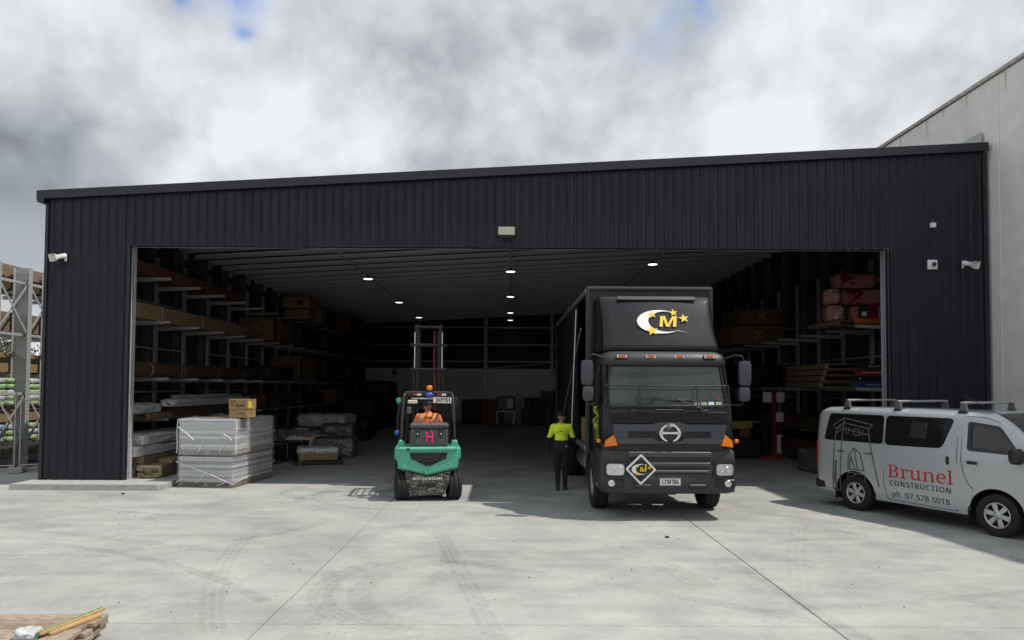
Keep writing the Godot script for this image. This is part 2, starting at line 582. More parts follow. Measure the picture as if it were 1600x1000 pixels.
func star(R: float, r: float, turn := 0.0, n := 5) -> Array:
	var out := []
	for k in n * 2:
		var t := turn + PI / 2 + PI * k / n
		out.append(Vector2(cos(t), sin(t)) * (R if k % 2 == 0 else r))
	return out


# ---------------------------------------------------------------- object helpers
func title(called: String) -> String:
	if not used.has(called):
		used[called] = 0
		return called
	used[called] += 1
	return "%s_%03d" % [called, used[called]]


func thing(called: String, label: String, category: String, at := Vector3.ZERO, turn := 0.0, group := "") -> Node3D:
	var o := Node3D.new()
	o.name = title(called)
	add_child(o)
	o.position = at
	o.rotation.y = turn
	tag(o, label, category, group)
	return o


func tag(o: Node, label: String, category: String, group := "") -> Node:
	o.set_meta("label", label)
	o.set_meta("category", category)
	if group:
		o.set_meta("group", group)
	return o


func obj(parent: Node, called: String, mesh: Variant, m: String, xf := Transform3D()) -> MeshInstance3D:
	var o := MeshInstance3D.new()
	o.name = title(called) if parent == self else called
	if mesh is SurfaceTool:
		mesh.generate_normals()
		mesh = mesh.commit()
	o.mesh = mesh
	o.material_override = M[m]
	parent.add_child(o, true)
	o.transform = xf
	return o


func struct(called: String, mesh: Variant, m: String, xf := Transform3D()) -> MeshInstance3D:
	var o := obj(self, called, mesh, m, xf)
	o.set_meta("kind", "structure")
	return o


func stuff(o: Node) -> Node:
	o.set_meta("kind", "stuff")
	return o


func boxm(s: Vector3, b := 0.0) -> Mesh:
	var key := "b%v%f" % [s, b]
	if not cache.has(key):
		var st := S()
		bx(st, Vector3.ZERO, s, b)
		st.generate_normals()
		cache[key] = st.commit()
	return cache[key]


func pbox(parent: Node, called: String, c: Vector3, s: Vector3, m: String, b := 0.0, r := Basis()) -> MeshInstance3D:
	return obj(parent, called, boxm(s, b), m, Transform3D(r, c))


func dup(o: Node3D, label: String, at: Vector3, turn: float, group := "") -> Node3D:
	var c: Node3D = o.duplicate()
	var stem := String(o.name)
	c.name = title(stem)
	add_child(c)
	c.position = at
	c.rotation.y = turn
	c.set_meta("label", label)
	if group:
		c.set_meta("group", group)
	return c


func text(parent: Node, called: String, s: String, h: float, m: String, xf: Transform3D, serif := false, wide := 1.0, weight := 400, depth := 0.003, spacing := 0.0) -> MeshInstance3D:
	# lettering whose capitals are about h tall, centred, standing on local z = 0
	var f := SystemFont.new()
	f.font_names = PackedStringArray(["Droid Serif" if serif else "Droid Sans"])
	f.font_weight = weight
	var fv := FontVariation.new()
	fv.base_font = f
	fv.spacing_glyph = int(spacing)
	var t := TextMesh.new()
	t.font = fv
	t.text = s
	t.font_size = 64
	t.pixel_size = h / (64.0 * 0.72)
	t.depth = depth
	t.curve_step = 2.0
	var k := Transform3D(Basis.from_scale(Vector3(wide, 1, 1)), Vector3(0, 0, depth * 0.5))
	return obj(parent, called, t, m, xf * k)


# ---------------------------------------------------------------- ground
func stamp(d: PackedByteArray, W: int, H: int, px: float, py: float, r: float, amount: float) -> void:
	for y in range(maxi(0, int(py - r)), mini(H - 1, int(py + r)) + 1):
		for x in range(maxi(0, int(px - r)), mini(W - 1, int(px + r)) + 1):
			var q := Vector2(x - px, y - py).length() / r
			if q < 1.0:
				var i := y * W + x
				d[i] = clampi(int(d[i] + amount * (1.0 - q * q)), 0, 255)


func make_ground() -> void:
	# the concrete of the yard: broom streaks, pour patches, tyre arcs
	var W := 2048
	var H := 2048
	var x0 := -15.0
	var z0 := -32.0
	var span := 30.0
	var layers := []
	for a in [[0.0035, 5, 41, 1, 1], [0.02, 4, 42, 5, 1], [0.09, 3, 43, 1, 1], [0.012, 6, 44, 1, 1], [0.03, 5, 47, 2, 1]]:
		var n := FastNoiseLite.new()
		n.noise_type = FastNoiseLite.TYPE_SIMPLEX_SMOOTH
		n.frequency = a[0]
		n.fractal_octaves = a[1]
		n.seed = a[2]
		n.domain_warp_enabled = a[2] == 44 or a[2] == 42
		n.domain_warp_amplitude = 60.0
		n.domain_warp_frequency = 0.006
		var im := n.get_image(W / int(a[3]), H, false, false, true)
		if a[3] > 1:
			im.resize(W, H, Image.INTERPOLATE_CUBIC)
		layers.append(im.get_data())
	var A: PackedByteArray = layers[0]
	var B: PackedByteArray = layers[1]
	var C: PackedByteArray = layers[2]
	var D: PackedByteArray = layers[3]
	var E: PackedByteArray = layers[4]
	var marks := PackedByteArray()
	marks.resize(W * H)
	marks.fill(128)
	var k := W / span
	var r2 := RandomNumberGenerator.new()
	r2.seed = 99
	# tyre arcs: centre x, centre z, radius, from, to (degrees), width m, strength; each a pair of ribs with broken tread
	var arcs := [
		[-12.1, -9.0, 1.1, 60, 300, 0.16, -8], [-11.6, -9.0, 2.6, 200, 330, 0.12, -5], [-2.2, -15.2, 1.9, 150, 290, 0.18, -7], [-3.6, -15.6, 1.3, 120, 330, 0.2, -8],
		[-1.0, -16.6, 2.4, 180, 300, 0.16, -6], [-0.6, -8.2, 1.55, 100, 300, 0.22, -6], [-0.4, -8.1, 1.3, 90, 290, 0.2, -5], [3.4, -13.8, 6.0, 95, 160, 0.25, -4],
		[1.0, -4.6, 4.2, 200, 300, 0.3, -5], [-2.2, -3.9, 5.5, 270, 345, 0.3, -5], [5.1, -15.2, 1.2, 280, 470, 0.16, -8], [4.6, -16.4, 2.0, 20, 170, 0.14, -6],
		[-4.4, -18.6, 2.2, 30, 170, 0.2, -8], [-0.6, -21.0, 1.6, 250, 430, 0.18, -9], [-6.2, -13.0, 3.2, 280, 350, 0.14, -5], [4.7, -9.2, 4.6, 220, 300, 0.26, -4],
		[8.5, -4.0, 6.5, 190, 260, 0.3, -4], [-1.9, -17.3, 1.1, 120, 260, 0.14, -8], [-8.0, -9.5, 5.0, 300, 360, 0.2, -4], [0.8, -19.5, 3.5, 60, 150, 0.2, -7],
		[-3.3, -14.6, 1.0, 20, 220, 0.18, -8], [-4.3, -15.9, 1.7, 300, 400, 0.16, -7], [6.3, -12.0, 5.2, 100, 170, 0.2, -3]]
	for q in 46:
		var a0 := r2.randf_range(0, 360)
		arcs.append([r2.randf_range(-10, 10), r2.randf_range(-19, -4.5), r2.randf_range(0.9, 5.5), a0, a0 + r2.randf_range(40, 130), r2.randf_range(0.1, 0.3), r2.randf_range(-5.0, 2.6)])
	for a in arcs:
		var steps := int(absf(a[4] - a[3]) * PI / 180.0 * a[2] * k / 1.6)
		for s in steps:
			var t := deg_to_rad(lerpf(a[3], a[4], float(s) / steps))
			var fade := ss(0.0, 0.2, float(s) / steps) * (1.0 - ss(0.75, 1.0, float(s) / steps))
			for rib in [-1.0, -0.35, 0.35, 1.0]:
				if r2.randf() < 0.25:
					continue
				var R: float = a[2] + rib * a[5] * 0.5
				stamp(marks, W, H, (a[0] + cos(t) * R - x0) * k, (a[1] - sin(t) * R - z0) * k, 1.6 + 0.02 * k, a[6] * fade * r2.randf_range(0.6, 1.3))
	# long wheel paths in and out of the shed
	for a in 26:
		var p := Vector2(r2.randf_range(-9, 9), r2.randf_range(-20, -5))
		var dir := r2.randf_range(-0.5, 0.5) + (PI / 2 if r2.randf() < 0.6 else 0.15)
		var bend := r2.randf_range(-0.12, 0.12)
		var power := r2.randf_range(-4.0, -1.5)
		var wide := r2.randf_range(0.1, 0.22)
		for s in 420:
			dir += bend * 0.012
			p += Vector2(cos(dir), sin(dir)) * 0.0125
			for rib in [-1.0, 0.0, 1.0]:
				if r2.randf() < 0.4:
					continue
				var qx: float = p.x - sin(dir) * rib * wide * 0.5
				var qy: float = p.y + cos(dir) * rib * wide * 0.5
				stamp(marks, W, H, (qx - x0) * k, (qy - z0) * k, 3.0, power)
	# oil spots, grit
	for a in 170:
		stamp(marks, W, H, r2.randf() * W, r2.randf() * H, r2.randf_range(1.2, 4.0), r2.randf_range(-60, -15))
	var out := PackedByteArray()
	out.resize(W * H * 3)
	var base := Vector3(0.352, 0.364, 0.350)
	var srgb := PackedByteArray()
	for i in 1024:
		srgb.append(int(255.0 * Color(i / 1023.0, 0, 0).linear_to_srgb().r))
	for i in W * H:
		var a := A[i] - 128
		var b := B[i] - 128
		var v := 1.0 + a * 0.0012 + b * 0.0008 + (C[i] - 128) * 0.0004 + (D[i] - 128) * 0.0013 + (E[i] - 128) * 0.0008 + (marks[i] - 128) * 0.0095
		if v < 0.3:
			v = 0.3
		var warm := (D[i] - 128) * 0.00022
		var j := i * 3
		out[j] = srgb[mini(1023, int(1023.0 * base.x * v * (1.0 + warm)))]
		out[j + 1] = srgb[mini(1023, int(1023.0 * base.y * v))]
		out[j + 2] = srgb[mini(1023, int(1023.0 * base.z * v * (1.0 - warm)))]
	var gm := StandardMaterial3D.new()
	gm.resource_name = "yard_concrete"
	gm.albedo_texture = ImageTexture.create_from_image(Image.create_from_data(W, H, false, Image.FORMAT_RGB8, out))
	gm.roughness = 0.86
	gm.detail_enabled = true
	gm.detail_blend_mode = BaseMaterial3D.BLEND_MODE_MUL
	gm.detail_uv_layer = BaseMaterial3D.DETAIL_UV_2
	gm.detail_albedo = noise_tex(0.08, 4, Color(0.93, 0.93, 0.93), Color(1, 1, 1), 77)
	M.yard_concrete = gm
	mat("joint_filler", Color(0.16, 0.155, 0.14), 0.95)
	var st := S()
	bx(st, Vector3(0, -0.26, -60), Vector3(500, 0.48, 500))
	var base_node := struct("ground", st, "joint_filler")
	var xs := [-19.05, -13.5, -7.95, -2.4, 3.15, 8.7, 14.25, 19.8]
	var zs := [10.3, 1.7, -6.9, -15.5, -24.1, -32.7, -41.3, -49.5]
	var g := 0.006
	for i in xs.size() - 1:
		for j in zs.size() - 1:
			if zs[j + 1] < -15.6 and i == 0:
				continue
			var s := S()
			var ax: float = xs[i] + g
			var bxx: float = xs[i + 1] - g
			var az: float = zs[j] - g
			var bz: float = zs[j + 1] + g
			var pts := [Vector3(ax, 0, az), Vector3(ax, 0, bz), Vector3(bxx, 0, bz), Vector3(bxx, 0, az)]
			var e := 0.008
			var inn := [Vector3(ax + e, 0, az - e), Vector3(ax + e, 0, bz + e), Vector3(bxx - e, 0, bz + e), Vector3(bxx - e, 0, az - e)]
			slab_face(s, inn, 0.0, 0.0, x0, z0, span)
			for q in 4:
				var w := (q + 1) % 4
				var v := [inn[q], inn[w], pts[w] - Vector3(0, e, 0), pts[q] - Vector3(0, e, 0)]
				slab_face(s, v, 0.0, 0.0, x0, z0, span)
				var u := [pts[q] - Vector3(0, e, 0), pts[w] - Vector3(0, e, 0), pts[w] - Vector3(0, 0.03, 0), pts[q] - Vector3(0, 0.03, 0)]
				slab_face(s, u, 0.0, 0.0, x0, z0, span)
			obj(base_node, "concrete_slab", s, "yard_concrete")
	# strip of rough ground past the left edge of the yard
	var v := S()
	bx(v, Vector3(-33.0, -0.012, -46.0), Vector3(40, 0.02, 60))
	struct("verge", v, "gravel_verge")
	# raised kerb slab that carries the left column
	var ks := S()
	prism(ks, [Vector2(-11.0, -15.42), Vector2(-7.75, -15.42), Vector2(-7.62, -15.5), Vector2(-8.05, -18.6), Vector2(-8.15, -47.6), Vector2(-11.0, -47.6)], -0.01, 0.13, Transform3D(Basis(Vector3.RIGHT, Vector3(0, 0, 1), Vector3.UP), Vector3.ZERO), 0.012)
	struct("concrete_plinth", ks, "kerb_concrete")


func slab_face(st: SurfaceTool, p: Array, _a: float, _b: float, x0: float, z0: float, span: float) -> void:
	for k in [0, 1, 2, 0, 2, 3]:
		var q: Vector3 = p[k]
		st.set_uv(Vector2((q.x - x0) / span, (q.z - z0) / span))
		st.set_uv2(Vector2(q.x, q.z) * 0.8)
		st.add_vertex(q)


# ---------------------------------------------------------------- the shed
func roof_y(x: float) -> float:
	return 6.81 + (x + 10.98) * 0.0566


func ribbed(st: SurfaceTool, a: float, b: float, low: Callable, high: Callable, xf: Transform3D, depth := 0.027, pitch := 0.21, start := -10.78) -> void:
	# trapezoid-rib sheet between a and b along local x, ribs standing out along local z
	var pts := [Vector2(a, 0)]
	var k := int(floor((a - start) / pitch)) - 1
	while start + k * pitch < b + pitch:
		var c := start + (k + 0.5) * pitch
		for q in [[-0.036, 0.0], [-0.017, 1.0], [0.017, 1.0], [0.036, 0.0], [0.066, 0.0], [0.069, 0.13], [0.079, 0.13], [0.082, 0.0]]:
			var x: float = c + q[0]
			if x > a + 0.002 and x < b - 0.002:
				pts.append(Vector2(x, q[1] * depth))
		k += 1
	pts.append(Vector2(b, 0))
	for i in pts.size() - 1:
		var p: Vector2 = pts[i]
		var q: Vector2 = pts[i + 1]
		quad(st, xf * Vector3(p.x, low.call(p.x), p.y), xf * Vector3(p.x, high.call(p.x), p.y), xf * Vector3(q.x, high.call(q.x), q.y), xf * Vector3(q.x, low.call(q.x), q.y))


func make_shed() -> void:
	var shed := thing("warehouse_shed", "long black ribbed metal shed with one wide open front bay", "shed")
	var top := func(x: float) -> float: return roof_y(x) - 0.10
	var cw := 0.84
	for seg in [[-10.78, -8.90, 0.135], [-8.90, 8.80, 5.58], [8.80, 11.08, 0.0]]:
		var x: float = seg[0]
		var base: float = seg[2]
		var n := 0
		while x < seg[1] - 0.05:
			var e: float = minf(x + cw, seg[1])
			if seg[1] - e < 0.25:
				e = seg[1]
			var st := S()
			# laps: every other sheet sits 1.5 mm proud
			ribbed(st, x, e + (0.02 if e < seg[1] else 0.0), func(_x: float) -> float: return base, top, Transform3D(Basis(), Vector3(0, 0, GZ + (0.0015 if n % 2 else 0.0))))
			obj(shed, "cladding_sheet", st, "ebony_sheet")
			x = e
			n += 1
	# roofing screws along the foot and the head of the front sheets
	var sc := S()
	for k in 84:
		var x := -8.80 + k * 0.21
		for y in [5.66, roof_y(x) - 0.30]:
			cy(sc, Vector3(x, y, GZ - 0.002), Vector3(x, y, GZ + 0.009), 0.007, 0.006, 6)
	stuff(obj(shed, "screw_row", sc, "zinc_dull"))
	# barge flashing along the roof edge, with a drip lip and lap joints
	var slope := atan(0.0566)
	var rot := Basis(Vector3.BACK, slope)
	var L := 22.1
	for i in 4:
		var st := S()
		var a := -11.0 + i * L / 4.0
		var b := a + L / 4.0 + (0.03 if i < 3 else 0.0)
		var prof := [Vector2(-0.14, 0.0), Vector2(0.11, 0.0), Vector2(0.11, -0.165), Vector2(0.045, -0.175), Vector2(0.045, -0.185), Vector2(0.123 + 0.002 * (i % 2), -0.185), Vector2(0.123 + 0.002 * (i % 2), 0.012), Vector2(-0.14, 0.012)]
		var r0 := []
		var r1 := []
		for p in prof:
			r0.append(Vector3(a, roof_y(a) + p.y, GZ + p.x))
			r1.append(Vector3(b, roof_y(b) + p.y, GZ + p.x))
		st.set_smooth_group(-1)
		for k in prof.size():
			var j := (k + 1) % prof.size()
			quad(st, r0[k], r1[k], r1[j], r0[j])
		for r in [r0, r1]:
			quad(st, r[4], r[5], r[6], r[7])
			quad(st, r[0], r[1], r[2], r[3])
		obj(shed, "barge_flashing", st, "ebony_flashing")
	# eave gutter that shows at the left end of the barge
	var gt := S()
	bx(gt, Vector3(-10.90, 6.62, GZ - 16.0), Vector3(0.16, 0.15, 32.3), 0.015)
	obj(shed, "eave_gutter", gt, "ebony_flashing")
	# corner and opening flashings
	pbox(shed, "corner_flashing", Vector3(-10.80, 3.34, GZ - 0.02), Vector3(0.07, 6.41, 0.12), "ebony_flashing", 0.004)
	pbox(shed, "corner_flashing", Vector3(11.06, 3.93, GZ - 0.01), Vector3(0.09, 7.85, 0.10), "ebony_flashing", 0.004)
	for s in [[-8.875, 0.135], [8.775, 0.0]]:
		var x: float = s[0]
		var lo: float = s[1]
		var o := pbox(shed, "jamb_flashing", Vector3(x, (5.58 + lo) / 2, GZ - 0.06), Vector3(0.05, 5.58 - lo, 0.19), "ebony_flashing", 0.004)
		pbox(o, "steel_edge", Vector3(0.031 if x < 0 else -0.031, 0, -0.03), Vector3(0.011, 5.57 - lo, 0.05), "zinc", 0.002)
		pbox(shed, "jamb_column", Vector3(x + (-0.13 if x < 0 else 0.13), (6.2 + lo) / 2, GZ - 0.30), Vector3(0.16, 6.2 - lo, 0.26), "zinc_dull", 0.01)
	pbox(shed, "head_flashing", Vector3(-0.05, 5.572, GZ - 0.07), Vector3(17.6, 0.02, 0.16), "ebony_flashing", 0.004)
	pbox(shed, "lintel_beam", Vector3(-0.05, 5.80, GZ - 0.31), Vector3(17.9, 0.40, 0.2), "zinc_dull", 0.01)
	# portal frames of channel section, one every 1.8 m: a post on each side wall and a rafter between
	var raf := S()
	var chan := [Vector2(0, 0), Vector2(0.09, 0), Vector2(0.09, 0.025), Vector2(0.008, 0.010), Vector2(0.008, 0.150), Vector2(0.09, 0.135), Vector2(0.09, 0.16), Vector2(0, 0.16)]
	var rl := 21.5
	prism(raf, chan, 0.0, rl, Transform3D(Basis(Vector3(0, 0, 1), Vector3(0, 1, 0), Vector3(1, 0, 0)), Vector3.ZERO))
	raf.generate_normals()
	var rmesh := raf.commit()
	for k in 29:
		obj(shed, "purlin", rmesh, "zinc_dull", Transform3D(Basis(Vector3.BACK, slope), Vector3(-10.62, roof_y(-10.62) - 0.30, GZ - 0.60 - 1.1 * k)))
	for k in 18:
		var z := GZ - 0.75 - 1.8 * k
		pbox(shed, "wall_post", Vector3(-10.60, (roof_y(-10.6) - 0.2) / 2 + 0.06, z + 0.1), Vector3(0.24, roof_y(-10.6) - 0.34, 0.30), "shaded_zinc", 0.006)
		pbox(shed, "wall_post", Vector3(10.92, (roof_y(10.9) - 0.2) / 2, z + 0.05), Vector3(0.22, roof_y(10.9) - 0.2, 0.09), "shaded_zinc", 0.006)
		var cl := S()
		bx(cl, Vector3(-10.42, roof_y(-10.42) - 0.36, z + 0.06), Vector3(0.16, 0.32, 0.012))
		for q in 3:
			cy(cl, Vector3(-10.42, roof_y(-10.4) - 0.46 + q * 0.1, z + 0.06), Vector3(-10.42, roof_y(-10.4) - 0.46 + q * 0.1, z + 0.085), 0.014, 0.014, 6)
		obj(shed, "bolt_cleat", cl, "zinc")
	# roof sheets
	for k in 12:
		var st := S()
		var z1 := GZ - 0.02 - k * 2.68
		ribbed(st, z1 - 2.70, z1, func(_x: float) -> float: return -10.95, func(_x: float) -> float: return 11.1, Transform3D(Basis(Vector3(0, 0, 1), Vector3(1, 0.0566, 0), Vector3(0, 1, 0)), Vector3(0, roof_y(0) - 0.03, 0)), 0.025, 0.25, 0.0)
		obj(shed, "roof_sheet", st, "foil_underside")
	# side and rear walls
	for side in [-10.76, 11.06]:
		for k in 12:
			var st := S()
			var z1 := GZ - 0.12 - k * 2.67
			var hi: float = roof_y(side) + 0.01
			ribbed(st, z1 - 2.69, z1, func(_x: float) -> float: return 0.0, func(_x: float) -> float: return hi, Transform3D(Basis(Vector3(0, 0, 1), Vector3.UP, Vector3(-1 if side < 0 else 1, 0, 0)), Vector3(side, 0, 0)), 0.025, 0.21, 0.0)
			obj(shed, "side_sheet", st, "foil_underside")
	for k in 6:
		var x := -10.7 + k * 3.63
		pbox(shed, "rear_wall_panel", Vector3(x + 1.815, 1.8, -48.25), Vector3(3.61, 3.6, 0.16), "precast", 0.01)
	pbox(shed, "rear_wall_core", Vector3(0.1, 1.78, -48.36), Vector3(21.7, 3.5, 0.08), "precast")
	for k in 9:
		var st := S()
		ribbed(st, -10.76 + k * 2.42, -10.76 + (k + 1) * 2.42, func(_x: float) -> float: return 3.55, func(x: float) -> float: return roof_y(x) - 0.06, Transform3D(Basis(), Vector3(0, 0, -48.12)))
		obj(shed, "rear_sheet", st, "foil_underside")
	for y in [4.05, 5.2, 6.4]:
		pbox(shed, "girt", Vector3(0.1, y, -48.02), Vector3(21.4, 0.09, 0.12), "zinc", 0.004)
	for x in [-6.2, -1.67, 2.86, 7.4]:
		pbox(shed, "rear_post", Vector3(x, roof_y(x) / 2 - 0.1, -47.8), Vector3(0.22, roof_y(x) - 0.2, 0.28), "zinc", 0.008)
	var br := S()
	cy(br, Vector3(-1.6, 3.55, -47.62), Vector3(3.8, 4.05, -47.62), 0.035, 0.035, 8)
	obj(shed, "wall_brace", br, "zinc")
	# hanging lamps, in three rows
	for row in [[-5.54, "left-hand", [-27.0, -34.6, -42.2]], [0.0, "centre", [-27.0, -34.6, -42.2, -46.9]], [5.53, "right-hand", [-27.0, -34.6, -42.2]]]:
		var x: float = row[0]
		var tray := S()
		var ty := roof_y(x) - 0.52
		bx(tray, Vector3(x, ty, GZ - 16.3), Vector3(0.05, 0.025, 31.5))
		for k in 20:
			bx(tray, Vector3(x + 0.04, ty + 0.02, GZ - 1.4 - 1.6 * k), Vector3(0.14, 0.06, 0.12))
		obj(shed, "cable_tray", tray, "zinc_dull")
		for z in row[2]:
			high_bay(Vector3(x, ty + 0.02, z), ["first high-bay lamp behind the opening", "second high-bay lamp from the opening", "third high-bay lamp from the opening", "rearmost high-bay lamp by the back wall"][row[2].find(z)] + " on the %s row under the roof" % row[1])


func high_bay(at: Vector3, label: String) -> void:
	var t := thing("high_bay_lamp", label, "lamp", at, 0.0, "lit high-bay lamps under the roof")
	var down := Basis(Vector3.RIGHT, PI / 2)
	var h := S()
	lathe(h, [[0.0, 0.0], [0.05, 0.0], [0.06, 0.06], [0.16, 0.09], [0.19, 0.13], [0.185, 0.135], [0.15, 0.11]], 16, Transform3D(down, Vector3.ZERO))
	obj(t, "housing", h, "dark_steel")
	var l := S()
	lathe(l, [[0.0, 0.128], [0.178, 0.128], [0.178, 0.140], [0.0, 0.146]], 16, Transform3D(down, Vector3.ZERO))
	obj(t, "lens", l, "lamp_lens")
	var o := SpotLight3D.new()
	o.name = "light"
	t.add_child(o)
	o.position = Vector3(0, -0.20, 0)
	o.basis = Basis.looking_at(Vector3.DOWN, Vector3.RIGHT)
	o.light_energy = 0.12
	o.light_color = Color(1, 0.96, 0.88)
	o.light_size = 0.17
	o.spot_angle = 65
	o.spot_range = 40
	o.spot_attenuation = 2.0
	o.shadow_enabled = true


# ---------------------------------------------------------------- white precast building on the right
func make_office() -> void:
	var t := thing("precast_building", "tall pale precast concrete building standing against the shed's right end", "building")
	var h := 9.61
	var z := -15.80 + 2.69 * 12
	for k in 26:
		var zc := z - 2.69 * (k + 0.5)
		# unseen end of the wall, raked down to fit the shadow by the van
		var ha: float = rake(zc - 1.336, h)
		var hb: float = rake(zc + 1.336, h)
		var wp := S()
		prism(wp, [Vector2(zc - 1.336, 0.0), Vector2(zc + 1.336, 0.0), Vector2(zc + 1.336, hb - 0.05), Vector2(zc - 1.336, ha - 0.05)], 11.36, 11.18, Transform3D(Basis(Vector3(0, 0, 1), Vector3.UP, Vector3(1, 0, 0)), Vector3.ZERO), 0.012)
		obj(t, "wall_panel", wp, "precast")
		var cp := S()
		prism(cp, [Vector2(zc - 1.344, ha - 0.03), Vector2(zc + 1.344, hb - 0.03), Vector2(zc + 1.344, hb + 0.06), Vector2(zc - 1.344, ha + 0.06)], 11.39, 11.13, Transform3D(Basis(Vector3(0, 0, 1), Vector3.UP, Vector3(1, 0, 0)), Vector3.ZERO), 0.01)
		obj(t, "parapet_cap", cp, "lichen")
	var body := S()
	prism(body, [Vector2(z - 69.9, 0), Vector2(z - 0.1, 0), Vector2(z - 0.1, rake(z, h) - 0.5), Vector2(-13.11, h - 0.5), Vector2(z - 69.9, h - 0.5)] if rake(z, h) < h else [], 31.8, 11.40, Transform3D(Basis(Vector3(0, 0, 1), Vector3.UP, Vector3(1, 0, 0)), Vector3.ZERO))
	obj(t, "main_block", body, "precast")
	pbox(t, "joint_seal", Vector3(11.29, 2.0, z - 35), Vector3(0.14, 4.0, 70), "precast")
	pbox(t, "joint_seal", Vector3(11.29, h / 2 - 0.05, -34.0), Vector3(0.138, h - 0.1, 39.9), "precast")
	pbox(t, "roof_flashing", Vector3(11.13, 8.28, -18.6), Vector3(0.03, 0.26, 4.6), "zinc", 0.004)
	# rain and rust stains running down from the cap
	for q in [[-15.55, 0.55], [-16.9, 0.35], [-18.55, 0.5], [-17.8, 0.25], [-19.8, 0.4]]:
		var st := S()
		var w := 0.045
		prism(st, [Vector2(q[0] - w, h - 0.07), Vector2(q[0] + w, h - 0.07), Vector2(q[0] + w * 0.5, h - 0.07 - q[1] * 0.6), Vector2(q[0] + 0.004, h - 0.07 - q[1]), Vector2(q[0] - w * 0.6, h - 0.07 - q[1] * 0.5)], 11.181, 11.178, Transform3D(Basis(Vector3(0, 0, 1), Vector3.UP, Vector3(1, 0, 0)), Vector3.ZERO))
		obj(t, "rust_stain", st, "rust_wash")


func rake(z: float, h: float) -> float:
	return maxf(4.2, h - maxf(0.0, z + 13.11) * 0.86)


# ---------------------------------------------------------------- fittings on the front
func horn(at: Vector3, turn: float, label: String) -> void:
	var t := thing("horn_speaker", label, "speaker", at, turn, "white horn speakers on the shed front")
	var b := S()
	# rectangular flare that opens forward and down
	var rings := []
	for k in 6:
		var u := k / 5.0
		var w := lerpf(0.045, 0.135, u * u)
		var hh := lerpf(0.04, 0.085, u * u)
		var r := []
		for p in rrect(w * 2, hh * 2, 0.02, 3):
			r.append(Vector3(p.x, p.y, 0.06 + u * 0.20))
		rings.append(r)
	var tilt := Transform3D(Basis(Vector3.RIGHT, 0.30) * Basis(Vector3.UP, 0.0), Vector3(0, 0, 0.06))
	var rr := []
	for r in rings:
		var q := []
		for p in r:
			q.append(tilt * p)
		rr.append(q)
	loft(b, rr, true, false)
	obj(t, "flare", b, "white_plastic")
	var d := S()
	cy(d, tilt * Vector3(0, 0, -0.04), tilt * Vector3(0, 0, 0.09), 0.062, 0.05, 14)
	obj(t, "driver", d, "white_plastic")
	var core := S()
	cy(core, tilt * Vector3(0, 0, 0.08), tilt * Vector3(0, 0, 0.22), 0.03, 0.045, 12)
	obj(t, "throat_plug", core, "white_plastic")
	var m := S()
	bx(m, Vector3(0, -0.03, 0.012), Vector3(0.07, 0.16, 0.02), 0.004)
	bx(m, Vector3(-0.045, -0.01, 0.08), Vector3(0.012, 0.05, 0.14), 0.003)
	bx(m, Vector3(0.045, -0.01, 0.08), Vector3(0.012, 0.05, 0.14), 0.003)
	obj(t, "bracket", m, "white_plastic")


func make_fixtures() -> void:
	var f := GZ + 0.028
	horn(Vector3(-10.33, 5.30, f), -0.5, "white horn speaker on the black left column")
	horn(Vector3(10.50, 5.24, f), 0.5, "white horn speaker beside the round camera on the right wall")
	var t := thing("flood_light", "cream-faced flood light fixed on the black front above the opening", "flood light", Vector3(-0.10, 5.92, f))
	var tl := Basis(Vector3.RIGHT, 0.22)
	pbox(t, "housing", Vector3(0, 0, 0.13), Vector3(0.40, 0.20, 0.07), "grey_plastic", 0.015, tl)
	pbox(t, "lens", Vector3(0, -0.008, 0.168), Vector3(0.37, 0.17, 0.012), "cream_lens", 0.004, tl)
	pbox(t, "bracket", Vector3(0, -0.13, 0.05), Vector3(0.30, 0.05, 0.09), "black_plastic", 0.006)
	pbox(t, "wall_plate", Vector3(0, -0.13, 0.006), Vector3(0.34, 0.12, 0.012), "black_plastic", 0.003)
	t = thing("security_camera", "round security camera on a square white plate on the right wall", "camera", Vector3(9.79, 5.21, f))
	pbox(t, "mounting_plate", Vector3(0, 0, 0.02), Vector3(0.22, 0.22, 0.04), "white_plastic", 0.006)
	var s := S()
	lathe(s, [[0.075, 0.04], [0.075, 0.06], [0.06, 0.085], [0.04, 0.09]], 18)
	obj(t, "ring", s, "white_plastic")
	s = S()
	lathe(s, [[0.052, 0.088], [0.045, 0.11], [0.025, 0.128], [0.0, 0.132]], 16)
	obj(t, "dome", s, "black_plastic")
	t = thing("junction_box", "small white junction box on the wall above the security camera", "box", Vector3(9.81, 6.13, f))
	pbox(t, "case", Vector3(0, 0, 0.03), Vector3(0.12, 0.11, 0.06), "white_plastic", 0.006)
	pbox(t, "lid", Vector3(0, 0, 0.064), Vector3(0.10, 0.09, 0.008), "white_plastic", 0.003)
	s = S()
	tube(s, [Vector3(0.0, 0.05, 0.03), Vector3(0.0, 0.12, 0.02), Vector3(0.0, 0.16, -0.03)], 0.008, 6)
	obj(t, "cable", s, "grey_plastic")


# ---------------------------------------------------------------- goods: builders
var lump := FastNoiseLite.new()


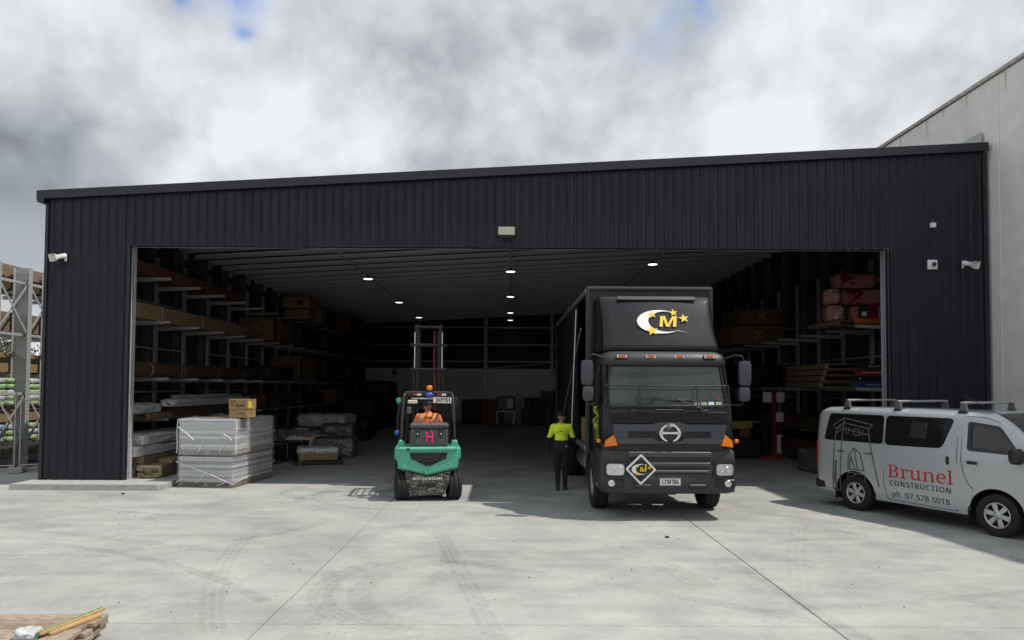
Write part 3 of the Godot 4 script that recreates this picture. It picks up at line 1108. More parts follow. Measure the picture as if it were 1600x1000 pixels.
func blob(st: SurfaceTool, s: Vector3, r: float, amp: float, sd: int, n := 8, freq := 2.2, flat_base := true) -> void:
	# soft rounded box resting on y = 0, its skin pushed about by noise
	lump.noise_type = FastNoiseLite.TYPE_SIMPLEX_SMOOTH
	lump.fractal_octaves = 3
	lump.frequency = freq
	lump.seed = sd
	var h := s * 0.5
	r = minf(r, minf(h.x, minf(h.y, h.z)))
	var at := func(p: Vector3) -> Vector3:
		var q := Vector3(p.x * h.x, p.y * h.y, p.z * h.z)
		var c := Vector3(clampf(q.x, -h.x + r, h.x - r), clampf(q.y, -h.y + r, h.y - r), clampf(q.z, -h.z + r, h.z - r))
		var d := q - c
		var out := c + (d.normalized() * r if d.length() > 0.00001 else Vector3.ZERO)
		var nrm := (p * p * p).normalized()
		var k := lump.get_noise_3dv(out + Vector3(sd, 0, 0)) * amp - (absf(lump.get_noise_3dv(out * 2.3 + Vector3(0, sd, 0))) - 0.18) * amp * 0.8
		if flat_base and out.y < -h.y + 0.02:
			k = minf(k, 0.0) * 0.3
			nrm.y = 0.0
		out += nrm * k
		out.y = maxf(out.y, -h.y)
		return out + Vector3(0, h.y, 0)
	st.set_smooth_group(3)
	for f in 6:
		var ax: int = f / 2
		var sg := 1.0 if f % 2 else -1.0
		for i in n:
			for j in n:
				var q := []
				for c in [[0, 0], [1, 0], [1, 1], [0, 1]]:
					var u: float = -1.0 + 2.0 * (i + c[0]) / n
					var v: float = -1.0 + 2.0 * (j + c[1]) / n
					# crowd the lines towards the edges
					u = sin(u * PI * 0.5) * 0.35 + u * 0.65
					v = sin(v * PI * 0.5) * 0.35 + v * 0.65
					var p := Vector3.ZERO
					p[ax] = sg
					p[(ax + 1) % 3] = u
					p[(ax + 2) % 3] = v
					q.append(at.call(p))
				if sg > 0:
					quad(st, q[3], q[2], q[1], q[0])
				else:
					quad(st, q[0], q[1], q[2], q[3])
	st.set_smooth_group(-1)


func band(parent: Node, s: Vector3, along: float, m: String, w := 0.02, y0 := 0.0) -> void:
	# strap round a bundle that lies along z
	var st := S()
	var e := 0.004
	bx(st, Vector3(0, y0 + s.y + e, along), Vector3(s.x + 0.02, 0.003, w))
	bx(st, Vector3(s.x / 2 + e + 0.004, y0 + s.y / 2, along), Vector3(0.003, s.y + 0.006, w))
	bx(st, Vector3(-s.x / 2 - e - 0.004, y0 + s.y / 2, along), Vector3(0.003, s.y + 0.006, w))
	obj(parent, "strap", st, m)


func timber(called: String, label: String, at: Vector3, s: Vector3, rows: int, cols: int, m: String, turn := 0.0, group := "", straps := "strap_black", bearers := 0.0) -> Node3D:
	# strapped pack of boards lying along z: rows high, cols wide
	var t := thing(called, label, "timber", at, turn, group)
	var st := S()
	var bh := s.y / rows
	var bw := s.x / cols
	for r in rows:
		for c in cols:
			var l := s.z - rng.randf() * 0.12
			bx(st, Vector3(-s.x / 2 + bw * (c + 0.5) + rng.randf_range(-0.003, 0.003), bearers + bh * (r + 0.5), rng.randf_range(-0.04, 0.04)), Vector3(bw - 0.006, bh - 0.004, l))
	obj(t, "boards", st, m)
	for k in 3:
		band(t, s, s.z * (0.32 * (k - 1)), straps, 0.02, bearers)
	if bearers > 0.0:
		for k in 4:
			pbox(t, "bearer", Vector3(0, bearers / 2, s.z * (k - 1.5) * 0.28), Vector3(s.x, bearers - 0.004, 0.09), "pallet_wood", 0.003)
	return t


func wrapped(called: String, label: String, category: String, at: Vector3, s: Vector3, m: String, turn := 0.0, group := "", sd := 1, amp := 0.03, n := 8) -> Node3D:
	# goods under plastic film, tied with strings
	var t := thing(called, label, category, at, turn, group)
	var st := S()
	blob(st, s, minf(s.x, s.y) * 0.16, amp * 1.35, sd, n + 6, 2.8)
	obj(t, "film_cover", st, m)
	for k in 2:
		band(t, s + Vector3(0.01, 0.0, 0), s.z * (0.28 if k else -0.28), "strap_black", 0.012)
	return t


func pallet(parent: Node, s: Vector3, m := "pallet_wood", y0 := 0.0) -> Node3D:
	# boards along x on three bearers along z, as a part of the load it carries
	var p := Node3D.new()
	p.name = "pallet"
	parent.add_child(p, true)
	var n := int(s.z / 0.17)
	for k in n:
		pbox(p, "deck_board", Vector3(0, y0 + s.y - 0.011, -s.z / 2 + s.z * (k + 0.5) / n), Vector3(s.x, 0.02, s.z / n - 0.035), m, 0.002)
	for k in 3:
		pbox(p, "bearer", Vector3((k - 1) * (s.x / 2 - 0.05), y0 + s.y / 2, 0), Vector3(0.085, s.y - 0.046, s.z), m, 0.003)
		pbox(p, "foot_board", Vector3(0, y0 + 0.011, (k - 1) * (s.z / 2 - 0.06)), Vector3(s.x, 0.02, 0.11), m, 0.002)
	return p


func carton(called: String, label: String, at: Vector3, s: Vector3, m: String, turn := 0.0, group := "", tape := "cardboard") -> Node3D:
	var t := thing(called, label, "box", at, turn, group)
	pbox(t, "case", Vector3(0, s.y / 2, 0), s, m, 0.006)
	var st := S()
	bx(st, Vector3(0, s.y + 0.001, 0), Vector3(s.x + 0.003, 0.003, 0.05))
	bx(st, Vector3(s.x / 2 + 0.001, s.y - 0.06, 0), Vector3(0.003, 0.12, 0.05))
	bx(st, Vector3(-s.x / 2 - 0.001, s.y - 0.06, 0), Vector3(0.003, 0.12, 0.05))
	obj(t, "tape", st, tape)
	return t


# ---------------------------------------------------------------- cantilever racks inside
func rack(label: String, x: float, side: float, z0: float, n: int, step: float, levels: Array, arm: float, hgt: float, foot: float) -> Node3D:
	# side +1: arms point to +x. Columns at z0, z0 - step, ...
	var t := thing("cantilever_rack", label, "rack", Vector3(x, foot, z0), 0.0, "cantilever racks along the side walls")
	var up := S()
	bx(up, Vector3(0, hgt / 2, 0), Vector3(0.10, hgt, 0.006))
	bx(up, Vector3(side * 0.05, hgt / 2, 0), Vector3(0.006, hgt, 0.06))
	bx(up, Vector3(-side * 0.05, hgt / 2, 0), Vector3(0.006, hgt, 0.06))
	up.generate_normals()
	var um := up.commit()
	var am := S()
	prism(am, [Vector2(0, -0.09), Vector2(side * arm, -0.02), Vector2(side * arm, 0.045), Vector2(0, 0.045)], -0.035, 0.035)
	am.generate_normals()
	var amm := am.commit()
	for k in n:
		obj(t, "upright", um, "zinc", Transform3D(Basis(), Vector3(0, 0, -step * k)))
		for y in levels:
			obj(t, "arm", amm, "zinc", Transform3D(Basis(), Vector3(side * 0.055, y - foot - 0.045, -step * k)))
		pbox(t, "base_beam", Vector3(side * (arm / 2 + 0.1), 0.09, -step * k), Vector3(arm + 0.1, 0.18, 0.1), "zinc", 0.006)
		if k < n - 1:
			for y in [0.9, 2.0, 3.25, 4.55]:
				if y < hgt:
					pbox(t, "rail", Vector3(-side * 0.02, y, -step * (k + 0.5)), Vector3(0.05, 0.05, step - 0.02), "zinc", 0.004)
			var d := S()
			for q in [[0.9, 2.0], [2.0, 3.25], [3.25, 4.55]]:
				var a := Vector3(-side * 0.06, q[0], -step * k)
				var b := Vector3(-side * 0.06, q[1], -step * (k + 1))
				if k % 2:
					a.y = q[1]
					b.y = q[0]
				cy(d, a, b, 0.014, 0.014, 6)
			obj(t, "brace", d, "dark_steel")
	return t


func make_left_racks() -> void:
	var lv := [5.18, 4.02, 2.52, 1.45]
	var names := ["beside the open doorway's left edge", "second along the left wall", "third along the left wall", "at the back of the left wall"]
	for k in 4:
		rack("galvanised cantilever rack " + names[k], -10.32, 1.0, -16.75 - 7.02 * k, 4 if k < 3 else 5, 1.755, lv, 1.22, 5.9, 0.13)
	var A := 5.18
	# top level
	timber("timber_pack", "reddish sawn timber pack on the top arms of the left rack", Vector3(-9.66, A, -20.6), Vector3(0.62, 0.30, 7.4), 5, 3, "red_timber")
	# second level
	timber("timber_pack", "long golden pine pack strapped on the second arms of the left rack", Vector3(-9.68, 4.02, -21.0), Vector3(0.78, 0.38, 7.6), 6, 4, "pine_z", 0.0, "", "strap_white")
	# third level: rolled packs side by side
	for k in 2:
		var t := thing("rolled_pack", ["brown strapped roll on the outer edge of the middle arms", "brown strapped roll against the uprights on the middle arms"][k], "roll", Vector3(-9.40 - 0.5 * k, 2.52, -21.2), 0.0, "brown rolls on the left rack")
		var st := S()
		cy(st, Vector3(0, 0.2, -3.9), Vector3(0, 0.2, 3.9), 0.195, 0.2, 18)
		obj(t, "roll", st, "brown_timber")
		for z in [-3.0, -0.9, 1.4, 1.6, 3.2]:
			st = S()
			cy(st, Vector3(0, 0.2, z), Vector3(0, 0.2, z + 0.03), 0.204, 0.204, 18, false)
			obj(t, "strap", st, "strap_white")
	# fourth level
	wrapped("wrapped_length", "long white film-wrapped length with a torn open end on the lower arms", "parcel", Vector3(-9.25, 1.73, -21.6), Vector3(0.36, 0.21, 5.6), "white_film", 0.0, "", 31, 0.05)
	wrapped("wrapped_length", "thin grey film-wrapped length lying behind the torn white one", "parcel", Vector3(-9.72, 1.80, -22.6), Vector3(0.42, 0.24, 4.4), "white_film", 0.0, "", 32, 0.03)
	timber("timber_pack", "dark brown boards carrying the white wrapped lengths on the lower arms", Vector3(-9.62, 1.45, -22.2), Vector3(0.98, 0.27, 6.4), 3, 5, "brown_timber")
	var t2 := thing("short_pallet", "short brown pallet lying across the lower arms near the doorway", "pallet", Vector3(-9.42, 1.45, -18.1), 0.0)
	pallet(t2, Vector3(0.8, 0.15, 1.2), "pallet_wood")
	wrapped("wrapped_bundle", "crumpled white film bundle with a brown open end beside the jamb", "parcel", Vector3(-9.55, 1.60, -17.6), Vector3(0.60, 0.24, 1.9), "white_film", 0.0, "", 33, 0.06)
	# on the base beams
	wrapped("wrapped_pack", "upper white tarpaulin-wrapped pack on the foot of the left rack", "parcel", Vector3(-9.30, 0.86, -20.1), Vector3(0.86, 0.26, 6.6), "white_film", 0.02, "white wrapped packs low on the left rack", 34, 0.05)
	wrapped("wrapped_pack", "lower white tarpaulin-wrapped pack tied with black string", "parcel", Vector3(-9.28, 0.60, -20.0), Vector3(0.92, 0.26, 6.8), "white_film", 0.0, "white wrapped packs low on the left rack", 35, 0.05)
	timber("timber_pack", "pale green treated pine pack under the white wrapped packs", Vector3(-9.22, 0.31, -20.2), Vector3(0.96, 0.29, 7.0), 4, 5, "treated_pine")
	timber("timber_pack", "low treated pine pack lying on the plinth in front of the rack", Vector3(-8.62, 0.13, -18.9), Vector3(0.50, 0.26, 5.0), 5, 3, "treated_pine", 0.06, "", "strap_black", 0.03)
	wrapped("wrapped_board", "short film-wrapped brown board bundle lying on the plinth timber", "parcel", Vector3(-8.50, 0.395, -18.2), Vector3(0.34, 0.11, 2.0), "cardboard", 0.04, "", 36, 0.03)
	# farther along: dark packs, crates and cartons, level by level
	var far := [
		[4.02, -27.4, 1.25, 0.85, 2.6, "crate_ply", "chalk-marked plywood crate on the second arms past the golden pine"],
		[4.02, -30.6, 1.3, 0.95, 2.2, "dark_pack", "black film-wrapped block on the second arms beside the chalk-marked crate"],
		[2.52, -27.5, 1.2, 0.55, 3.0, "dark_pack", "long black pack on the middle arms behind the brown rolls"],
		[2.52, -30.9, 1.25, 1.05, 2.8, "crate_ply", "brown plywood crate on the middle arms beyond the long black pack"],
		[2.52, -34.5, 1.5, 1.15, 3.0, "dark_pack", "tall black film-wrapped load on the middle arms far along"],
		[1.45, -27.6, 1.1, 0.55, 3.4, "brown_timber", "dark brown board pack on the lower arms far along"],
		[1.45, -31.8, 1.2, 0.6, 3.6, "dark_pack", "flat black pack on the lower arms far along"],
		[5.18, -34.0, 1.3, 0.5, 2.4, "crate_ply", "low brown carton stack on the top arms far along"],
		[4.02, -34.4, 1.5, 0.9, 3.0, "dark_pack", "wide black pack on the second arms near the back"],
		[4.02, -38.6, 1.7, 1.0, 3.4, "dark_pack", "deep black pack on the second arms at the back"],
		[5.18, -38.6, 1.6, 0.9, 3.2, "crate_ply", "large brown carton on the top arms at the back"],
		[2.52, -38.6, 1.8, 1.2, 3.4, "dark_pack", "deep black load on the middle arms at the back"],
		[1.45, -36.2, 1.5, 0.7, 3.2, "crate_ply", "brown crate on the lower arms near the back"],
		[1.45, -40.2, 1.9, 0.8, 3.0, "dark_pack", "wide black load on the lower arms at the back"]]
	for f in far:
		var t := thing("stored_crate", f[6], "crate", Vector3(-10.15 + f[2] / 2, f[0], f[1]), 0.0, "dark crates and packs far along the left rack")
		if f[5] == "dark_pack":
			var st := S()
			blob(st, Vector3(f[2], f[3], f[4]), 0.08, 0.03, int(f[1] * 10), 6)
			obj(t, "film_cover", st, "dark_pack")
		else:
			pbox(t, "case", Vector3(0, f[3] / 2, 0), Vector3(f[2], f[3], f[4]), f[5], 0.012)
		for k in 3:
			pbox(t, "batten", Vector3(f[2] / 2 + 0.012, f[3] / 2, (k - 1) * f[4] * 0.42), Vector3(0.022, f[3] - 0.02, 0.07), "dark_steel", 0.003)
		if f[6].begins_with("chalk"):
			var st := S()
			for q in [[-0.25, 0.9], [0.25, -0.9]]:
				bx(st, Vector3(0.0, 0.5, f[4] / 2 + 0.004), Vector3(0.018, 0.42, 0.003), 0.0, Basis(Vector3.BACK, q[1]))
			obj(t, "chalk_mark", st, "chalk_yellow")
	# pale cartons on the top arms with a dark print and a red line
	for k in 3:
		var s: Vector3 = [Vector3(1.15, 0.46, 1.1), Vector3(1.05, 0.40, 0.9), Vector3(1.1, 0.62, 1.0)][k]
		var at: Vector3 = [Vector3(-9.15, 5.64, -30.2), Vector3(-9.15, 5.18, -30.2), Vector3(-9.1, 5.18, -31.9)][k]
		var t := carton("stored_carton", ["pale carton with a red line and dark emblem, topmost on the left rack", "pale carton under the one with the red line", "brown carton behind the pale cartons on the top arms"][k], at, s, "cardboard", 0.0, "", "pallet_wood")
		if k == 0:
			var st := S()
			prism(st, [Vector2(-0.16, 0.2), Vector2(0.16, 0.2), Vector2(0.12, 0.32), Vector2(0.0, 0.38), Vector2(-0.12, 0.32)], 0, 0.003, Transform3D(Basis(), Vector3(0.18, -0.02, s.z / 2 + 0.002)))
			obj(t, "emblem", st, "ink_black")
			pbox(t, "red_line", Vector3(0.18, 0.13, s.z / 2 + 0.003), Vector3(0.44, 0.04, 0.003), "ink_red")


# ---------------------------------------------------------------- right side of the shed
func bale(at: Vector3, turn: float, label: String, sd: int) -> void:
	# insulation bale: pink batts in clear and dark red film, lying along local z
	var t := thing("insulation_bale", label, "insulation", at, turn, "pink insulation bales on the right rack")
	var st := S()
	blob(st, Vector3(0.46, 0.44, 1.15), 0.13, 0.045, sd, 10, 4.0)
	obj(t, "batts", st, "pink_batts")
	st = S()
	blob(st, Vector3(0.475, 0.455, 0.62), 0.165, 0.03, sd, 8, 3.0)
	obj(t, "printed_sleeve", st, "magenta_wrap", Transform3D(Basis(), Vector3(0, -0.006, -0.22)))
	st = S()
	# gathered end of the film
	for k in 9:
		var a := TAU * k / 9.0 + sd
		var r := 0.12 + 0.07 * sin(k * 2.3 + sd)
		tri(st, Vector3(0, 0.22, 0.57), Vector3(cos(a) * 0.18, 0.22 + sin(a) * 0.17, 0.54), Vector3(cos(a + 0.5) * r, 0.22 + sin(a + 0.5) * r, 0.70))
	obj(t, "film_end", st, "wrap_fold")


func make_right_racks() -> void:
	var lv := [4.02, 2.35, 1.05]
	for k in 4:
		rack("galvanised cantilever rack " + ["behind the opening's right edge", "second along the right wall", "third along the right wall", "at the back of the right wall"][k], 10.55, -1.0, -18.55 - 7.02 * k, 4, 1.755, lv, 1.3, 6.1, 0.0)
	# insulation on a pallet with an orange board
	var p := thing("load_pallet", "pallet with an orange board under the pink insulation bales", "pallet", Vector3(9.50, 4.02, -19.65), 0.12)
	pallet(p, Vector3(1.5, 0.15, 1.5), "pallet_wood")
	pbox(p, "orange_board", Vector3(0.30, 0.14, 0.77), Vector3(1.1, 0.14, 0.03), "orange_board", 0.004)
	var ly := 4.17
	bale(Vector3(8.98, ly, -19.45), -0.25, "insulation bale with a loose grey film end lying lowest on the pallet", 3)
	bale(Vector3(9.02, ly + 0.46, -19.55), -0.4, "insulation bale standing out furthest, second from the pallet", 5)
	bale(Vector3(9.98, ly, -19.3), 1.45, "insulation bale with white lettering across its dark red sleeve", 7)
	bale(Vector3(9.80, ly + 0.48, -19.45), 1.40, "plain pink insulation bale lying across the lettered one", 9)
	bale(Vector3(9.62, ly + 0.94, -19.5), 1.50, "topmost insulation bale with a twisted clear film end", 11)
	var lb := thing("printed_bag", "dark red printed insulation bag with white house outline and lettering", "bag", Vector3(9.96, ly + 0.02, -18.98), 0.0)
	pbox(lb, "face", Vector3(0, 0.22, 0), Vector3(0.95, 0.42, 0.10), "magenta_wrap", 0.04)
	pbox(lb, "dark_panel", Vector3(-0.38, 0.22, 0.052), Vector3(0.20, 0.38, 0.004), "ink_black")
	pbox(lb, "label", Vector3(-0.33, 0.17, 0.056), Vector3(0.13, 0.12, 0.003), "plate_white")
	text(lb, "lettering", "ink bat", 0.10, "logo_white", Transform3D(Basis(Vector3.BACK, -PI / 2), Vector3(0.18, 0.19, 0.052)), false, 1.0, 700)
	var st := S()
	for q in [[Vector2(0.08, 0.36), Vector2(0.16, 0.41)], [Vector2(0.16, 0.41), Vector2(0.24, 0.36)], [Vector2(0.08, 0.36), Vector2(0.08, 0.06)]]:
		var d: Vector2 = q[1] - q[0]
		bx(st, Vector3((q[0].x + q[1].x) / 2, (q[0].y + q[1].y) / 2, 0.053), Vector3(d.length(), 0.012, 0.003), 0.0, Basis(Vector3.BACK, d.angle()))
	obj(lb, "house_outline", st, "logo_white")
	# stacked empty pallets, four of them in coloured wraps
	for k in 4:
		var t := thing("wrapped_pallet", ["blue-edged", "dark grey white-marked", "red-edged", "black-edged"][k] + " pallet stacked on the middle arms of the right rack", "pallet", Vector3(9.52, 2.35 + k * 0.165, -20.2 + 0.05 * k), 0.02 * k - 0.03, "pallets stacked on the right rack")
		pallet(t, Vector3(2.1, 0.15, 2.4), "pallet_wood")
		pbox(t, "edge_sleeve", Vector3(0.44, 0.08, 1.205), Vector3(1.25, 0.12, 0.012), ["blue_wrap", "dark_steel", "red_wrap", "ink_black"][k], 0.003)
		text(t, "print", ["build board", "M", "construction board panel", "structural board"][k], 0.05, "logo_white", Transform3D(Basis(), Vector3(0.40 if k != 1 else 0.0, 0.085, 1.213)))
	# dark crates with painted crosses
	for k in 3:
		var s: Vector3 = [Vector3(1.7, 0.62, 1.9), Vector3(2.0, 0.72, 2.2), Vector3(1.5, 0.5, 2.4)][k]
		var at: Vector3 = [Vector3(9.75, 4.78, -28.0), Vector3(9.6, 4.02, -28.0), Vector3(9.8, 4.02, -32.0)][k]
		var t := thing("marked_crate", ["upper plywood crate with a small yellow cross on the right rack", "lower plywood crate with a big yellow cross on the right rack", "plain plywood crate behind the crossed crates"][k], "crate", at)
		pbox(t, "case", Vector3(0, s.y / 2, 0), s, "crate_ply", 0.012)
		for q in 2:
			pbox(t, "batten", Vector3((q - 0.5) * s.x * 0.8, s.y / 2, s.z / 2 + 0.012), Vector3(0.09, s.y - 0.02, 0.022), "pallet_wood", 0.003)
		if k < 2:
			st = S()
			for a in [0.8, -0.75]:
				bx(st, Vector3(0, s.y / 2, s.z / 2 + 0.003), Vector3(0.05, 0.42 + 0.1 * k, 0.004), 0.0, Basis(Vector3.BACK, a))
			obj(t, "painted_cross", st, "chalk_yellow")
	# packs low on the right
	timber("timber_pack", "dark board pack on the lowest arms of the right rack", Vector3(9.7, 1.05, -22.0), Vector3(1.1, 0.34, 5.4), 4, 5, "brown_timber")
	wrapped("floor_pack", "grey film-wrapped block on the floor under the right rack", "parcel", Vector3(8.7, 0, -19.4), Vector3(0.9, 0.62, 1.3), "grey_film", 0.1, "", 41, 0.03)
	timber("timber_pack", "dark board pack on the floor under the right rack", Vector3(9.55, 0.20, -22.6), Vector3(1.0, 0.42, 5.2), 5, 5, "brown_timber", 0.0, "", "strap_black", 0.08)
	for k in 4:
		var s2 := [Vector3(1.5, 0.9, 2.6), Vector3(1.4, 0.7, 3.0), Vector3(1.6, 1.1, 2.8), Vector3(1.5, 0.8, 3.0)]
		var at2 := [Vector3(9.6, 2.35, -27.8), Vector3(9.6, 1.05, -29.0), Vector3(9.55, 2.35, -33.0), Vector3(9.5, 4.02, -36.5)]
		var t := thing("stored_crate", ["black film-wrapped pack on the middle arms under the crossed crates", "low black pack on the lowest arms past the red stand", "large black pack on the middle arms farther along the right rack", "black pack on the top arms at the back of the right rack"][k], "crate", at2[k])
		st = S()
		blob(st, s2[k], 0.08, 0.04, 60 + k, 6)
		obj(t, "film_cover", st, "dark_pack")
		band(t, s2[k], 0.5, "strap_black")
	# red stand with white plates
	var r := thing("red_post_stand", "dark red upright post stand with white plates beside the right rack", "stand", Vector3(8.72, 0, -23.4), 0.1)
	pbox(r, "post", Vector3(0.12, 1.16, 0), Vector3(0.11, 2.30, 0.10), "red_wrap", 0.012)
	pbox(r, "column", Vector3(-0.12, 0.78, -0.05), Vector3(0.34, 1.55, 0.20), "dark_steel", 0.02)
	st = S()
	lathe(st, [[0.0, 0.0], [0.46, 0.0], [0.46, 0.05], [0.40, 0.10], [0.0, 0.12]], 20, Transform3D(Basis(Vector3.RIGHT, -PI / 2), Vector3(-0.08, 0.0, 0)))
	obj(r, "base", st, "red_wrap")
	for q in [[-0.13, 2.02, 0.30, 0.34], [0.33, 2.02, 0.28, 0.34], [0.30, 1.36, 0.26, 0.32], [0.30, 0.46, 0.22, 0.62]]:
		var m := S()
		prism(m, rrect(q[2], q[3], 0.05, 3), 0, 0.012, Transform3D(Basis(), Vector3(q[0], q[1], 0.056)))
		obj(r, "plate", m, "white_plastic")
	var y := thing("yellow_beam_stack", "dull yellow steel beam lying on dark blocks behind the truck", "beam", Vector3(7.75, 0, -24.8))
	pbox(y, "beam", Vector3(0, 1.02, 0), Vector3(1.6, 0.26, 0.4), "chalk_yellow", 0.02)
	for k in 2:
		pbox(y, "block", Vector3(-0.5 + k, 0.62, 0), Vector3(0.35, 0.54, 0.5), "pallet_wood", 0.01)
	pbox(y, "bottom_crate", Vector3(0, 0.17, 0), Vector3(1.5, 0.34, 0.8), "crate_ply", 0.01)
	wrapped("floor_pack", "black film-wrapped block in front of the yellow beam", "parcel", Vector3(7.7, 0, -23.6), Vector3(1.3, 0.62, 0.9), "dark_pack", 0.05, "", 43, 0.04)


# ---------------------------------------------------------------- far end of the shed
func make_back_goods() -> void:
	wrapped("floor_pack", "tall film-wrapped carton stack on a pallet by the rear wall", "parcel", Vector3(-1.9, 0.0, -44.2), Vector3(2.2, 1.5, 1.2), "dark_pack", 0.0, "", 51, 0.04)
	carton("stored_carton", "brown carton with pale labels by the film-wrapped stack at the rear", Vector3(-1.0, 0.0, -42.9), Vector3(1.3, 1.45, 1.0), "crate_ply", 0.03, "", "strap_white")
	# white film-wrapped chairs stacked on a pallet
	var t := thing("wrapped_chair_stack", "film-wrapped stack of pale plastic chairs standing by the rear wall", "chairs", Vector3(-0.25, 0, -41.6), 0.0)
	for x in [-0.5, 0.5]:
		for z in [-0.35, 0.35]:
			pbox(t, "leg", Vector3(x, 0.42, z), Vector3(0.09, 0.84, 0.09), "white_plastic", 0.01, Basis(Vector3.BACK, -0.08 * signf(x)))
	pbox(t, "seat", Vector3(0, 0.86, 0), Vector3(1.05, 0.10, 0.85), "white_plastic", 0.03)
	var st := S()
	blob(st, Vector3(1.1, 0.85, 0.9), 0.1, 0.06, 52, 8)
	obj(t, "film_cover", st, "grey_film", Transform3D(Basis(), Vector3(0, 0.9, 0)))
	pbox(t, "label", Vector3(0.28, 1.35, 0.47), Vector3(0.36, 0.55, 0.01), "plate_white")
	pbox(t, "base", Vector3(0, 0.04, 0), Vector3(1.5, 0.08, 1.1), "pallet_wood", 0.01)
	for k in 3:
		var s: Vector3 = [Vector3(3.2, 0.95, 1.4), Vector3(3.0, 0.7, 1.2), Vector3(1.2, 0.42, 1.0)][k]
		var c := thing("long_crate", ["long dark crate on the floor by the rear wall", "second long dark crate stacked on the first", "small plywood crate on top of the long crates"][k], "crate", Vector3(2.3 + 0.1 * k, [0.0, 0.952, 1.654][k], -42.8))
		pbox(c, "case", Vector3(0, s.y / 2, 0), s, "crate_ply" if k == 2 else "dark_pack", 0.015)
		for q in 3:
			pbox(c, "batten", Vector3((q - 1) * s.x * 0.42, s.y / 2, s.z / 2 + 0.012), Vector3(0.08, s.y - 0.02, 0.022), "pallet_wood", 0.003)
	wrapped("floor_pack", "low black film-wrapped pack by the left rear corner", "parcel", Vector3(-5.3, 0, -44.5), Vector3(1.6, 0.8, 1.2), "dark_pack", 0.0, "", 54, 0.04)
	# hook on a chain that hangs in front of the pale rear wall
	var h := thing("hanging_hook", "small dark hook hanging on a thin line before the pale rear wall", "hook", Vector3(-7.3, 3.2, -44.0))
	st = S()
	cy(st, Vector3(0, 0.0, 0), Vector3(0, 3.45, 0), 0.03, 0.03, 6)
	obj(h, "line", st, "dark_steel")
	st = S()
	lathe(st, [[0.0, -0.09], [0.12, -0.06], [0.14, 0.0], [0.12, 0.06], [0.0, 0.09]], 12, Transform3D(Basis(), Vector3(0, -0.02, 0)))
	obj(h, "hook_block", st, "dark_steel")


